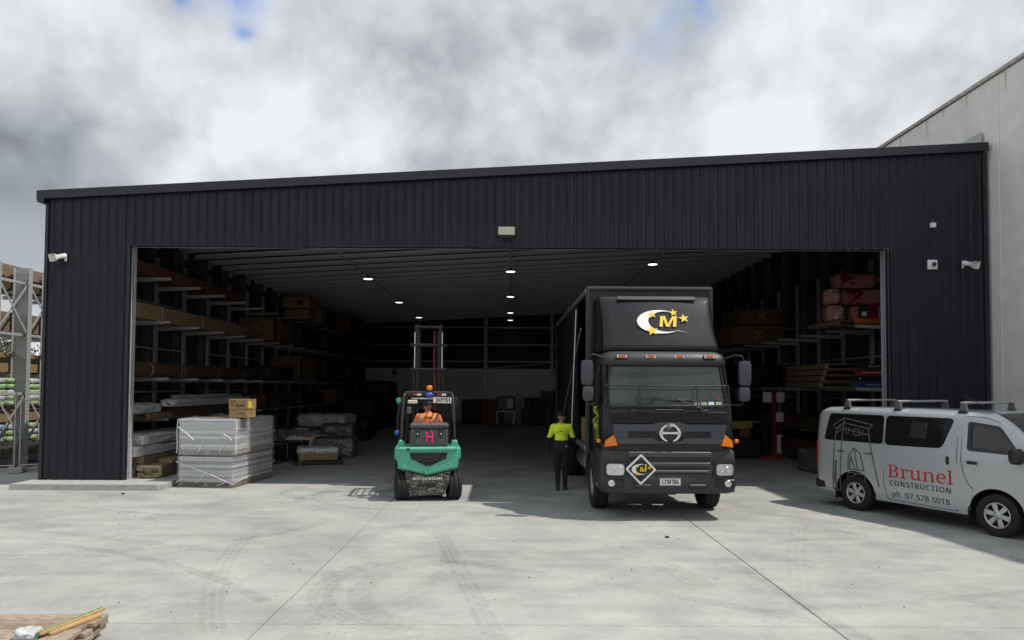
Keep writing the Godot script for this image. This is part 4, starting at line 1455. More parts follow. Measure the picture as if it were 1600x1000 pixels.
# ---------------------------------------------------------------- goods on the floor, left
func make_floor_goods() -> void:
	var turn := -0.11
	var base := Vector3(-6.80, 0, -16.93)
	var size := Vector3(1.34, 0.0, 2.05)
	var y := 0.0
	for tier in 2:
		var label: String = ["film-wrapped stack of grey sheets on a pallet, lower of two", "film-wrapped stack of paler sheets on a pallet, upper of two with cartons on it"][tier]
		var t := thing("sheet_stack", label, "sheet stack", base + Vector3(0, y, 0) + (Vector3(0.02, 0, 0.03) if tier else Vector3.ZERO), turn + 0.03 * tier, "film-wrapped sheet stacks by the plinth")
		pallet(t, Vector3(size.x - 0.06, 0.125, size.z - 0.05), "pallet_wood")
		var yy := 0.127
		var n := 16 if tier == 0 else 11
		var top := 0.70 if tier == 0 else 0.80
		var dh := (top - yy) / n
		for k in n:
			var w := rng.randf_range(-0.012, 0.012)
			var m: String = ["sheet_mid", "sheet_dark", "sheet_pale", "sheet_pale"][rng.randi() % 4]
			pbox(t, "sheet", Vector3(w, yy + dh * (k + 0.5), rng.randf_range(-0.012, 0.012)), Vector3(size.x - 0.05, dh - 0.004, size.z - 0.05), m, 0.003)
		var hh := top + (0.012 if tier else 0.0)
		var f := S()
		blob(f, Vector3(size.x + 0.035, hh + 0.03, size.z + 0.035), 0.035, 0.024, 71 + tier, 18, 3.2)
		obj(t, "film", f, "stretch_wrap" if tier == 0 else "hazy_wrap")
		# twisted ropes and folds of film over the faces
		var hx := size.x / 2 + 0.028
		var hz := size.z / 2 + 0.028
		if tier == 0:
			ribbon_part(t, Vector3(-hx, 0.60, hz), Vector3(hx, 0.10, hz), 0.02)
			ribbon_part(t, Vector3(-hx, 0.10, hz), Vector3(-0.35, 0.34, hz), 0.014)
			ribbon_part(t, Vector3(-0.2, 0.10, hz), Vector3(0.1, 0.42, hz), 0.012)
			ribbon_part(t, Vector3(hx, 0.10, hz), Vector3(hx, 0.42, -hz), 0.016)
			ribbon_part(t, Vector3(0.3, 0.04, hz), Vector3(hx, 0.24, hz), 0.014)
		else:
			ribbon_part(t, Vector3(-hx, 0.66, hz), Vector3(-0.30, 0.36, hz), 0.024)
			ribbon_part(t, Vector3(hx - 0.30, 0.50, hz), Vector3(hx - 0.10, 0.36, hz), 0.026)
			ribbon_part(t, Vector3(hx, 0.80, hz), Vector3(hx, 0.05, hz), 0.02)
			ribbon_part(t, Vector3(-hx, 0.80, hz), Vector3(-hx, 0.05, hz), 0.016)
			ribbon_part(t, Vector3(-0.2, 0.05, hz), Vector3(-0.1, 0.30, hz), 0.02)
			ribbon_part(t, Vector3(0.30, 0.05, hz), Vector3(0.40, 0.28, hz), 0.02)
			ribbon_part(t, Vector3(hx, 0.62, hz), Vector3(hx, 0.44, -hz), 0.02)
			ribbon_part(t, Vector3(-hx, 0.815, hz), Vector3(hx, 0.815, hz), 0.016)
		if tier == 1:
			var cb := S()
			blob(cb, Vector3(0.9, 0.012, 1.0), 0.006, 0.006, 5, 6)
			obj(t, "cover_sheet", cb, "cardboard", Transform3D(Basis(), Vector3(0.1, top + 0.03, 0.1)))
		y += top + (0.03 if tier == 0 else 0.0)
	for k in 2:
		var c := carton("carton", ["cardboard box lying flat on the sheet stack under another box", "cardboard box with black print and a yellow label, on top"][k], base + Vector3(0.60, y + 0.055 + k * 0.190, 0.72), Vector3(0.46 + 0.02 * k, 0.185 if k == 0 else 0.235, 0.36), "cardboard", turn - 0.12 + 0.03 * k, "boxes on the sheet stack", "pallet_wood")
		if k == 1:
			text(c, "print", "fenil", 0.075, "ink_black", Transform3D(Basis(), Vector3(0.05, 0.09, 0.181)), false, 1.0, 700)
			var s := S()
			for q in 5:
				var a := q * 0.9 + 0.6
				bx(s, Vector3(-0.13 + cos(a) * 0.045, 0.15 + sin(a) * 0.04, 0.182), Vector3(0.045, 0.016, 0.002), 0.0, Basis(Vector3.BACK, a))
			obj(c, "burst_mark", s, "ink_black")
			pbox(c, "yellow_label", Vector3(0.242, 0.11, 0.08), Vector3(0.003, 0.15, 0.16), "ink_yellow")
		else:
			pbox(c, "print_block", Vector3(0.08, 0.09, 0.1815), Vector3(0.16, 0.04, 0.002), "pallet_wood")
	# dark packs and film-wrapped loads deeper in
	var cr := timber("dark_board_pack", "long dark board pack on pale blocks behind the sheet stacks", Vector3(-7.25, 0, -21.4), Vector3(0.95, 0.46, 3.2), 4, 3, "dark_pack", -0.14, "", "strap_white", 0.09)
	cr.set_meta("category", "boards")
	var t := thing("foil_wrapped_box", "low box under crinkled silver film on a black pallet", "parcel", Vector3(-5.80, 0, -21.15), 0.32)
	pbox(t, "black_pallet", Vector3(0, 0.065, 0), Vector3(1.40, 0.13, 1.25), "black_plastic", 0.02)
	pbox(t, "box", Vector3(0, 0.26, 0), Vector3(1.12, 0.26, 0.98), "cardboard", 0.01)
	var st := S()
	blob(st, Vector3(1.2, 0.2, 1.05), 0.09, 0.05, 81, 12, 4.0)
	obj(t, "silver_film", st, "white_film", Transform3D(Basis(), Vector3(0, 0.29, -0.02)))
	st = S()
	ribbon(st, Vector3(-0.45, 0.34, 0.54), Vector3(-0.52, 0.02, 0.66), 0.015)
	obj(t, "film_tail", st, "wrap_fold")
	pbox(t, "orange_tag", Vector3(-0.48, 0.40, 0.3), Vector3(0.2, 0.08, 0.2), "orange_cloth", 0.02)
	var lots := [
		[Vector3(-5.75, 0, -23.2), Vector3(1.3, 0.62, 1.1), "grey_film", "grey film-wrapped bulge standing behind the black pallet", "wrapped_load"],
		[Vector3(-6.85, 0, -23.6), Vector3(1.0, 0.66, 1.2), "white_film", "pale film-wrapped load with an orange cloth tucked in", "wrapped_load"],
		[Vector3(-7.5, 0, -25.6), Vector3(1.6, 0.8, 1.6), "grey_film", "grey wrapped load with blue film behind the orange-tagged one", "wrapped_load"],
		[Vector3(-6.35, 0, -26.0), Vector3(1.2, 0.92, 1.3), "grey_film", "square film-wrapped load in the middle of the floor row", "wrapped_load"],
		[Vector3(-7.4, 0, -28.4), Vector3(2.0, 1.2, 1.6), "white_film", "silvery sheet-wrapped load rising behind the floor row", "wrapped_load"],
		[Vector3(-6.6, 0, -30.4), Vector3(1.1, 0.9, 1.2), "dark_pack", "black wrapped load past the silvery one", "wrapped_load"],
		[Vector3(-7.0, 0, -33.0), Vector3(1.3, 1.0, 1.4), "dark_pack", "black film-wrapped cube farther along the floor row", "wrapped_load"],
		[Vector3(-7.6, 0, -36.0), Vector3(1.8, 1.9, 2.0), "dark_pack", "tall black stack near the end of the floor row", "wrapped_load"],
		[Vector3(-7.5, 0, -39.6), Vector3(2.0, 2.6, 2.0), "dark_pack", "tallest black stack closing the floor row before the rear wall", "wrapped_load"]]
	var i := 0
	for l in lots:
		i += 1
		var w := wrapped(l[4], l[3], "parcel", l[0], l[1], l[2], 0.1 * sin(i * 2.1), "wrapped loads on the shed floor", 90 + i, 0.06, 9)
		if i == 2:
			pbox(w, "orange_cloth", Vector3(0.25, 0.60, 0.40), Vector3(0.22, 0.16, 0.3), "orange_cloth", 0.04)
		if i == 3:
			pbox(w, "blue_film", Vector3(0.1, 0.72, 0.6), Vector3(0.5, 0.2, 0.35), "bag_blue", 0.05)


func ribbon_part(t: Node, a: Vector3, b: Vector3, w: float) -> void:
	var st := S()
	ribbon(st, a, b, w)
	obj(t, "film_fold", st, "wrap_fold")


func ribbon(st: SurfaceTool, a: Vector3, b: Vector3, w: float) -> void:
	# slightly wavy strip of gathered film
	var pts := []
	for k in 9:
		var u := k / 8.0
		pts.append(a.lerp(b, u) + Vector3(sin(u * 9.0 + a.x * 7.0), cos(u * 7.0 + a.y * 5.0), 0.0) * 0.008)
	tube(st, pts, w * 0.5, 5)


# ---------------------------------------------------------------- vehicles: shared pieces
func wheel(parent: Node, at: Vector3, R: float, w: float, rim_r: float, rim_m: String, side: float, spokes := 0, axis := Vector3.RIGHT, nuts := 8) -> Node3D:
	# axis: the wheel's axle; side: which way along it the outer face looks
	var n := Node3D.new()
	n.name = "wheel"
	parent.add_child(n, true)
	var out := axis * side
	var up := Vector3.UP
	n.transform = Transform3D(Basis(up.cross(out), up, out), at)
	var st := S()
	var h := w / 2
	var prof := [[rim_r, -h * 0.8], [rim_r + (R - rim_r) * 0.35, -h * 0.98], [R * 0.955, -h * 0.93], [R * 0.99, -h * 0.72]]
	for g in [-0.5, -0.17, 0.17, 0.5]:
		prof.append_array([[R, (g - 0.13) * w], [R, (g - 0.025) * w], [R - 0.012, (g - 0.02) * w], [R - 0.012, (g + 0.02) * w], [R, (g + 0.025) * w], [R, (g + 0.13) * w]] if absf(g) < 0.4 else [])
	prof.append_array([[R * 0.99, h * 0.72], [R * 0.955, h * 0.93], [rim_r + (R - rim_r) * 0.35, h * 0.98], [rim_r, h * 0.8]])
	lathe(st, prof, 36)
	obj(n, "tyre", st, "black_rubber")
	st = S()
	if spokes > 0:
		lathe(st, [[rim_r, h * 0.80], [rim_r * 0.97, h * 0.84], [rim_r * 0.93, h * 0.72], [rim_r * 0.90, h * 0.3], [0.0, h * 0.25]], 36)
		obj(n, "rim", st, "dark_steel")
		for k in spokes:
			var a := TAU * k / spokes + 0.3
			var s := S()
			var q := [Vector2(-0.030, 0.03), Vector2(0.030, 0.03), Vector2(0.042, rim_r * 0.95), Vector2(-0.042, rim_r * 0.95)]
			prism(s, q, h * 0.50, h * 0.76, Transform3D(Basis(Vector3.BACK, a), Vector3.ZERO), 0.008)
			obj(n, "spoke", s, rim_m)
		var c := S()
		lathe(c, [[rim_r * 0.99, h * 0.82], [rim_r * 0.99, h * 0.87], [rim_r * 0.90, h * 0.84], [rim_r * 0.88, h * 0.62]], 36)
		obj(n, "rim_edge", c, rim_m)
		c = S()
		lathe(c, [[rim_r * 0.30, h * 0.5], [rim_r * 0.29, h * 0.80], [rim_r * 0.2, h * 0.86], [0.0, h * 0.88]], 20)
		obj(n, "hub_cap", c, rim_m)
	else:
		lathe(st, [[rim_r, h * 0.8], [rim_r * 0.95, h * 0.85], [rim_r * 0.88, h * 0.6], [rim_r * 0.6, h * 0.35], [rim_r * 0.45, h * 0.55], [rim_r * 0.28, h * 0.6], [rim_r * 0.26, h * 0.9], [0.0, h * 0.92]], 28)
		for k in nuts:
			var a := TAU * k / nuts
			var p := Vector3(cos(a), sin(a), 0) * rim_r * 0.52
			cy(st, p + Vector3(0, 0, h * 0.4), p + Vector3(0, 0, h * 0.66), 0.018, 0.014, 6)
		obj(n, "rim", st, rim_m)
	return n


func number_plate(parent: Node, s: String, xf: Transform3D, w: float, h: float) -> void:
	var st := S()
	prism(st, rrect(w, h, 0.012, 3), 0.0, 0.006, xf)
	var p := obj(parent, "number_plate", st, "plate_white")
	st = S()
	for q in [[0.0, h / 2 - 0.006, w - 0.02, 0.005], [0.0, -h / 2 + 0.006, w - 0.02, 0.005], [w / 2 - 0.006, 0.0, 0.005, h - 0.02], [-w / 2 + 0.006, 0.0, 0.005, h - 0.02]]:
		bx(st, xf * Vector3(q[0], q[1], 0.0068), Vector3(q[2], q[3], 0.0012), 0.0, xf.basis)
	obj(p, "border", st, "ink_black")
	text(p, "number", s, h * 0.62, "ink_black", xf * Transform3D(Basis(), Vector3(0, 0, 0.006)), false, w / (h * 4.0) * 1.02, 700)


func star_logo(parent: Node, xf: Transform3D, k: float) -> void:
	# white crescent sweep, yellow M, four yellow stars; k scales it (crescent about 1 m wide at k = 1)
	var cres := []
	for i in 25:
		var a := deg_to_rad(lerpf(62, 312, i / 24.0))
		cres.append(Vector2(cos(a) * 0.42 - 0.06, sin(a) * 0.26))
	cres.append(Vector2(0.42, -0.235))
	for i in 25:
		var a := deg_to_rad(lerpf(302, 70, i / 24.0))
		cres.append(Vector2(cos(a) * 0.33 + 0.055, sin(a) * 0.225 + 0.004))
	var sc := []
	for p in cres:
		sc.append(p * k)
	var st := S()
	prism(st, sc, 0.0, 0.003, xf)
	obj(parent, "crescent_mark", st, "logo_white")
	var m := text(parent, "letter_mark", "M", 0.235 * k, "logo_yellow", xf * Transform3D(Basis(Vector3(1, 0, 0), Vector3(0.18, 1, 0), Vector3(0, 0, 1)), Vector3(0.08 * k, 0.0, 0.003)), false, 1.25, 700)
	m.name = "letter_mark"
	for q in [[-0.19, 0.155, 0.085], [0.20, 0.20, 0.085], [0.375, 0.075, 0.10], [-0.23, -0.20, 0.115]]:
		var s := S()
		prism(s, star(q[2] * k, q[2] * k * 0.42, 0.12), 0.0, 0.003, xf * Transform3D(Basis(), Vector3(q[0] * k, q[1] * k, 0.0035)))
		obj(parent, "star_mark", s, "logo_yellow")


# ---------------------------------------------------------------- the truck
func cab_ring(y: float, hw: float, zf: float, zb: float, r: float, bow: float) -> Array:
	var out := []
	for i in 13:
		var x := lerpf(-hw + r, hw - r, i / 12.0)
		out.append(Vector3(x, y, zf - bow * pow(absf(x) / hw, 2.4)))
	var ze := zf - bow * pow((hw - r) / hw, 2.4)
	for i in range(1, 5):
		var a := i / 4.0 * PI / 2
		out.append(Vector3(hw - r + sin(a) * r, y, ze - r + cos(a) * r))
	for z in [-0.42, -0.8, -1.20]:
		out.append(Vector3(hw, y, minf(z, ze - r - 0.02)))
	out.append(Vector3(hw, y, zb))
	out.append(Vector3(-hw, y, zb))
	for z in [-1.20, -0.8, -0.42]:
		out.append(Vector3(-hw, y, minf(z, ze - r - 0.02)))
	for i in range(4, 0, -1):
		var a := i / 4.0 * PI / 2
		out.append(Vector3(-hw + r - sin(a) * r, y, ze - r + cos(a) * r))
	return out


func bar_box(t: Node, called: String, x: float, y: float, z: float, w: float, h: float, d: float, m: String, b := 0.012) -> MeshInstance3D:
	return pbox(t, called, Vector3(x, y, z), Vector3(w, h, d), m, b)


func make_truck() -> void:
	var t := thing("curtain_side_truck", "black curtain-side truck with star emblem on its wind deflector, half out of the shed", "truck", Vector3(2.80, 0, -12.30), 0.012)
	# cab shell
	var lev := [[0.92, 1.17, 0.0, 0.14, 0.05], [1.25, 1.18, 0.0, 0.16, 0.06], [1.60, 1.18, 0.0, 0.16, 0.06], [1.86, 1.175, -0.02, 0.16, 0.06], [1.965, 1.17, -0.05, 0.13, 0.06],
		[2.15, 1.165, -0.105, 0.13, 0.07], [2.40, 1.155, -0.175, 0.13, 0.07], [2.735, 1.135, -0.275, 0.13, 0.08], [2.86, 1.11, -0.34, 0.16, 0.08], [2.95, 1.05, -0.46, 0.18, 0.08], [2.99, 0.93, -0.62, 0.2, 0.06]]
	var rings := []
	for l in lev:
		rings.append(cab_ring(l[0], l[1], l[2], -1.45, l[3], l[4]))
	var st := S()
	var hole := func(c: Vector3) -> bool:
		if c.y < 1.97 or c.y > 2.73:
			return false
		return (absf(c.x) < 1.05 and c.z > -0.42) or (absf(c.x) > 1.07 and c.z < -0.44 and c.z > -1.2)
	loft(st, rings, true, true, hole)
	obj(t, "cab", st, "truck_paint")
	# windscreen and side glass follow the shell
	st = S()
	var fr := []
	for q in [4, 5, 6, 7]:
		var r := []
		for i in 13:
			var p: Vector3 = rings[q][i]
			r.append(p + Vector3(0, 0, -0.012))
		fr.append(r)
	loft(st, fr, false, false)
	obj(t, "windscreen", st, "windscreen")
	st = S()
	for q in [4, 7]:
		for i in 12:
			var a: Vector3 = rings[q][i]
			var b: Vector3 = rings[q][i + 1]
			bx(st, (a + b) / 2 + Vector3(0, 0, 0.004), Vector3(a.distance_to(b) + 0.004, 0.045, 0.02), 0.0, Basis(Vector3.UP, -atan2(b.z - a.z, b.x - a.x)))
	for i in [0, 12]:
		for q in [4, 5, 6]:
			var a: Vector3 = rings[q][i]
			var b: Vector3 = rings[q + 1][i]
			cy(st, a, b, 0.02, 0.02, 6, false)
	obj(t, "windscreen_seal", st, "black_rubber")
	for s in [-1.0, 1.0]:
		st = S()
		quad(st, Vector3(s * 1.165, 1.97, -0.44), Vector3(s * 1.13, 2.73, -0.46), Vector3(s * 1.13, 2.73, -1.20), Vector3(s * 1.165, 1.97, -1.20))
		obj(t, "door_glass", st, "door_glass")
		st = S()
		for z in [-0.36, -1.28]:
			tube(st, [Vector3(s * 1.183, 1.0, z), Vector3(s * 1.183, 1.86, z), Vector3(s * 1.09, 2.76, z)], 0.006, 4)
		obj(t, "door_seam", st, "black_rubber")
		pbox(t, "door_handle", Vector3(s * 1.195, 1.72, -1.1), Vector3(0.03, 0.06, 0.2), "black_plastic", 0.012)
		# wheel-arch guard and steps behind the bumper
		st = S()
		var arch := []
		for i in 13:
			var a := PI * i / 12.0
			arch.append(Vector2(cos(a) * 0.66, sin(a) * 0.62))
		for i in range(12, -1, -1):
			var a := PI * i / 12.0
			arch.append(Vector2(cos(a) * 0.60, sin(a) * 0.56))
		prism(st, arch, -0.03, 0.33, Transform3D(Basis(Vector3(0, 0, 1), Vector3.UP, Vector3(-s, 0, 0)), Vector3(s * 1.20, 0.50, -1.36)))
		obj(t, "mudguard", st, "truck_plastic")
		pbox(t, "step", Vector3(s * 1.10, 0.56, -0.62), Vector3(0.2, 0.05, 0.26), "aluminium", 0.008)
		pbox(t, "step_panel", Vector3(s * 1.12, 0.75, -0.66), Vector3(0.14, 0.44, 0.2), "truck_plastic", 0.02)
	# inside the cab
	var cabin := Node3D.new()
	cabin.name = "cab_interior"
	t.add_child(cabin)
	pbox(cabin, "dashboard", Vector3(0, 1.80, -0.42), Vector3(2.1, 0.30, 0.45), "cab_interior", 0.06)
	pbox(cabin, "rear_wall", Vector3(0, 2.1, -1.40), Vector3(2.1, 1.3, 0.04), "cab_interior")
	pbox(cabin, "cab_floor", Vector3(0, 1.3, -0.9), Vector3(2.2, 0.05, 1.0), "cab_interior")
	for x in [-0.62, 0.0, 0.62]:
		pbox(cabin, "seat", Vector3(x, 1.62, -1.1), Vector3(0.5, 0.16, 0.5), "seat_cloth", 0.06)
		pbox(cabin, "seat_back", Vector3(x, 2.0, -1.27), Vector3(0.48, 0.66, 0.14), "seat_cloth", 0.06)
	st = S()
	lathe(st, [[0.20, -0.015], [0.225, 0.0], [0.20, 0.015], [0.19, 0.0], [0.20, -0.015]], 24, Transform3D(Basis(Vector3.RIGHT, 0.9), Vector3(-0.6, 2.02, -0.62)))
	obj(cabin, "steering_wheel", st, "black_plastic")
	pbox(cabin, "sun_visor", Vector3(0.0, 2.66, -0.36), Vector3(1.9, 0.12, 0.03), "cab_interior", 0.01)
	var lab := ["plate_white", "bag_green", "plate_white", "bag_green"]
	for k in 4:
		pbox(t, "windscreen_label", Vector3(0.52 + k * 0.13, 2.04, -0.10), Vector3(0.10, 0.075, 0.003), lab[k], 0.0, Basis(Vector3.RIGHT, -0.29))
	pbox(t, "windscreen_label", Vector3(0.90, 2.13, -0.128), Vector3(0.08, 0.05, 0.003), "red_wrap", 0.0, Basis(Vector3.RIGHT, -0.29))
	# bonnet panel with its shut lines
	st = S()
	var hood := [Vector2(-1.01, 1.69), Vector2(1.01, 1.69), Vector2(1.03, 1.90), Vector2(-1.03, 1.90)]
	prism(st, hood, -0.07, 0.022, Transform3D(), 0.012)
	obj(t, "bonnet_flap", st, "truck_paint")
	bar_box(t, "bonnet_vent", 0, 1.925, -0.01, 0.5, 0.035, 0.05, "black_plastic", 0.006)
	# grille: dark well, then proud bars
	bar_box(t, "grille_well", 0, 1.45, -0.01, 1.86, 0.46, 0.05, "black_plastic", 0.004)
	st = S()
	# upper bar swells over the badge
	var ub := [Vector2(-0.98, 1.56), Vector2(-0.26, 1.56), Vector2(-0.2, 1.50), Vector2(0.2, 1.50), Vector2(0.26, 1.56), Vector2(0.98, 1.56), Vector2(1.00, 1.68), Vector2(0.30, 1.68), Vector2(0.18, 1.72), Vector2(-0.18, 1.72), Vector2(-0.30, 1.68), Vector2(-1.00, 1.68)]
	prism(st, ub, -0.01, 0.055, Transform3D(), 0.014)
	obj(t, "grille_bar", st, "truck_grille")
	st = S()
	prism(st, [Vector2(-0.90, 1.345), Vector2(0.90, 1.345), Vector2(0.945, 1.445), Vector2(0.28, 1.445), Vector2(0.2, 1.39), Vector2(-0.2, 1.39), Vector2(-0.28, 1.445), Vector2(-0.945, 1.445)], -0.01, 0.055, Transform3D(), 0.014)
	obj(t, "grille_bar", st, "truck_grille")
	for s in [-1.0, 1.0]:
		st = S()
		prism(st, [Vector2(s * 0.72, 1.44), Vector2(s * 0.97, 1.44), Vector2(s * 0.985, 1.57), Vector2(s * 0.72, 1.57)], -0.01, 0.05, Transform3D(), 0.01)
		obj(t, "grille_end", st, "truck_grille")
		for k in 3:
			bar_box(t, "slot_web", s * (0.36 + 0.12 * k), 1.50, 0.016, 0.012, 0.11, 0.02, "black_plastic", 0.002)
	bar_box(t, "grille_slat", 0, 1.505, 0.018, 1.40, 0.014, 0.02, "truck_plastic", 0.003)
	bar_box(t, "grille_slat", 0, 1.295, 0.018, 1.60, 0.016, 0.02, "truck_plastic", 0.003)
	# badge: two arcs and a bar
	var bd := Node3D.new()
	bd.name = "badge"
	t.add_child(bd)
	st = S()
	lathe(st, [[0.0, 0.0], [0.21, 0.0], [0.205, 0.03], [0.0, 0.035]], 30, Transform3D(Basis.from_scale(Vector3(1, 0.84, 1)), Vector3(0, 1.53, 0.04)))
	obj(bd, "badge_plate", st, "truck_plastic")
	for s in [-1.0, 1.0]:
		st = S()
		var arc := []
		for i in 15:
			var a := deg_to_rad(lerpf(-74, 74, i / 14.0))
			arc.append(Vector2(s * cos(a) * 0.186, sin(a) * 0.155))
		for i in range(14, -1, -1):
			var a := deg_to_rad(lerpf(-66, 66, i / 14.0))
			arc.append(Vector2(s * (cos(a) * 0.138 + 0.0), sin(a) * 0.132))
		prism(st, arc, 0.0, 0.02, Transform3D(Basis(), Vector3(0, 1.53, 0.074)), 0.005)
		obj(bd, "badge_arc", st, "badge_silver")
	st = S()
	prism(st, [Vector2(-0.16, -0.02), Vector2(-0.06, -0.014), Vector2(0.06, -0.014), Vector2(0.16, -0.02), Vector2(0.16, 0.03), Vector2(0.06, 0.02), Vector2(-0.06, 0.02), Vector2(-0.16, 0.03)], 0.0, 0.02, Transform3D(Basis(), Vector3(0, 1.53, 0.074)), 0.004)
	obj(bd, "badge_bar", st, "badge_silver")
	# bumper: one wrapped moulding, then its openings and bars
	rings = []
	for l in [[0.47, 1.10, 0.02], [0.50, 1.19, 0.06], [0.80, 1.215, 0.075], [0.83, 1.205, 0.05], [1.05, 1.20, 0.045], [1.20, 1.19, 0.04], [1.23, 1.16, 0.01]]:
		rings.append(cab_ring(l[0], l[1], l[2], -0.72, 0.13, 0.07))
	st = S()
	loft(st, rings)
	obj(t, "bumper", st, "truck_plastic")
	bar_box(t, "lower_grille_well", 0, 1.02, 0.03, 1.36, 0.34, 0.05, "black_plastic", 0.004)
	bar_box(t, "lower_grille_bar", 0, 1.155, 0.05, 1.46, 0.10, 0.06, "truck_grille", 0.014)
	bar_box(t, "lower_grille_bar", 0, 0.985, 0.05, 1.42, 0.075, 0.06, "truck_grille", 0.014)
	bar_box(t, "lower_grille_bar", 0, 0.86, 0.055, 1.36, 0.05, 0.06, "truck_grille", 0.012)
	for k in 5:
		bar_box(t, "lower_grille_web", -0.5 + k * 0.25, 0.92, 0.045, 0.02, 0.08, 0.03, "truck_plastic", 0.003)
	for s in [-1.0, 1.0]:
		# headlamps
		var hl := Node3D.new()
		hl.name = "headlamp"
		t.add_child(hl, true)
		var o := Transform3D(Basis(Vector3.UP, s * 0.16), Vector3(s * 0.945, 0.895, 0.005))
		st = S()
		prism(st, [Vector2(-0.20, -0.12), Vector2(0.20, -0.13), Vector2(0.21, 0.13), Vector2(-0.18, 0.12)] if s > 0 else [Vector2(0.20, -0.12), Vector2(-0.20, -0.13), Vector2(-0.21, 0.13), Vector2(0.18, 0.12)], 0.02, 0.05, o)
		obj(hl, "lamp_housing", st, "black_plastic")
		st = S()
		prism(st, rrect(0.30, 0.19, 0.05, 4), 0.045, 0.062, o)
		obj(hl, "reflector", st, "lamp_bowl")
		for q in [-0.06, 0.06]:
			st = S()
			lathe(st, [[0.055, 0.064], [0.05, 0.085], [0.035, 0.07], [0.0, 0.066]], 16, o * Transform3D(Basis(), Vector3(q, 0.0, 0)))
			obj(hl, "bulb_cup", st, "chrome")
		st = S()
		prism(st, rrect(0.31, 0.20, 0.055, 4), 0.088, 0.094, o, 0.004)
		obj(hl, "lamp_cover", st, "lamp_glass")
		# fog lamps and their recess
		bar_box(t, "fog_recess", s * 0.98, 0.655, 0.045, 0.34, 0.15, 0.05, "black_plastic", 0.02)
		st = S()
		lathe(st, [[0.062, 0.06], [0.06, 0.075], [0.045, 0.08], [0.0, 0.084]], 18, Transform3D(Basis(), Vector3(s * 1.02, 0.655, 0.0)))
		obj(t, "fog_lamp", st, "lamp_bowl")
		bar_box(t, "bumper_step", s * 0.48, 0.60, 0.075, 0.30, 0.09, 0.03, "black_plastic", 0.012)
		bar_box(t, "step_lip", s * 0.48, 0.625, 0.092, 0.26, 0.02, 0.02, "grey_plastic", 0.004)
		# indicators
		st = S()
		prism(st, [Vector2(s * 0.94, 1.29), Vector2(s * 1.17, 1.26), Vector2(s * 1.15, 1.37), Vector2(s * 1.02, 1.47), Vector2(s * 0.98, 1.46)], -0.02, 0.025, Transform3D(Basis(Vector3.UP, s * 0.25), Vector3(0, 0.02, 0.265)), 0.008)
		obj(t, "indicator", st, "amber")
		pbox(t, "side_repeater", Vector3(s * 1.225, 1.38, -0.12), Vector3(0.07, 0.07, 0.08), "amber", 0.015)
		# mirrors on tube arms
		var mr := Node3D.new()
		mr.name = "mirror"
		t.add_child(mr, true)
		st = S()
		tube(st, [Vector3(s * 1.10, 2.86, -0.35), Vector3(s * 1.28, 2.92, -0.28), Vector3(s * 1.38, 2.90, -0.25), Vector3(s * 1.42, 2.82, -0.25), Vector3(s * 1.42, 2.08, -0.25), Vector3(s * 1.36, 2.02, -0.26), Vector3(s * 1.16, 2.02, -0.34)], 0.014, 8)
		obj(mr, "mirror_arm", st, "dark_steel")
		st = S()
		rings = []
		for q in [[0.0, 0.80], [0.06, 1.0], [0.38, 1.0], [0.44, 0.85]]:
			var r := []
			for p in rrect(0.215 * q[1], 0.13 * q[1], 0.04, 3):
				r.append(Vector3(p.x + s * 1.42, 2.37 + q[0], p.y - 0.22))
			rings.append(r)
		loft(st, rings)
		obj(mr, "main_mirror", st, "truck_grille")
		st = S()
		rings = []
		for q in [[0.0, 0.80], [0.05, 1.0], [0.20, 1.0], [0.25, 0.85]]:
			var r := []
			for p in rrect(0.20 * q[1], 0.14 * q[1], 0.04, 3):
				r.append(Vector3(p.x + s * 1.40, 2.09 + q[0], p.y - 0.21))
			rings.append(r)
		loft(st, rings)
		obj(mr, "wide_mirror", st, "truck_grille")
	number_plate(t, "LTW786", Transform3D(Basis(), Vector3(0.0, 0.685, 0.085)), 0.37, 0.13)
	# diamond board with the emblem
	var dm := Node3D.new()
	dm.name = "diamond_sign"
	t.add_child(dm)
	var dx := Transform3D(Basis(Vector3.BACK, PI / 4 - 0.02) * Basis(), Vector3(-0.52, 0.905, 0.115))
	st = S()
	prism(st, rrect(0.385, 0.385, 0.03, 3), 0.0, 0.012, dx)
	obj(dm, "rim", st, "plate_white")
	st = S()
	prism(st, rrect(0.315, 0.315, 0.015, 3), 0.012, 0.015, dx)
	obj(dm, "face", st, "ink_black")
	star_logo(dm, Transform3D(Basis(), Vector3(-0.51, 0.905, 0.131)), 0.36)
	# roof visor with marker lamps
	rings = []
	for l in [[2.725, 1.13, -0.24], [2.76, 1.15, -0.20], [2.93, 1.11, -0.29], [2.985, 1.02, -0.42]]:
		rings.append(cab_ring(l[0], l[1], l[2], -0.75, 0.2, 0.10))
	st = S()
	loft(st, rings)
	obj(t, "roof_visor", st, "truck_plastic")
	for x in [-0.78, -0.26, 0.26, 0.80]:
		var mk := pbox(t, "marker_lamp", Vector3(x, 2.875, -0.285), Vector3(0.22, 0.085, 0.05), "black_plastic", 0.012, Basis(Vector3.RIGHT, -0.45))
		pbox(mk, "bezel", Vector3(0, 0.004, 0.024), Vector3(0.185, 0.065, 0.012), "chrome", 0.006)
		pbox(mk, "lens", Vector3(0, 0.004, 0.034), Vector3(0.13, 0.05, 0.025), "amber_dull", 0.012)
	# guard rails before the windscreen, wipers
	st = S()
	for y in [2.36, 2.02]:
		var z := 0.02 if y < 2.2 else -0.08
		tube(st, [Vector3(-1.12, y, z - 0.10), Vector3(-1.02, y, z - 0.02), Vector3(0, y - 0.015, z + 0.03), Vector3(1.02, y, z - 0.02), Vector3(1.12, y, z - 0.10)], 0.012, 6)
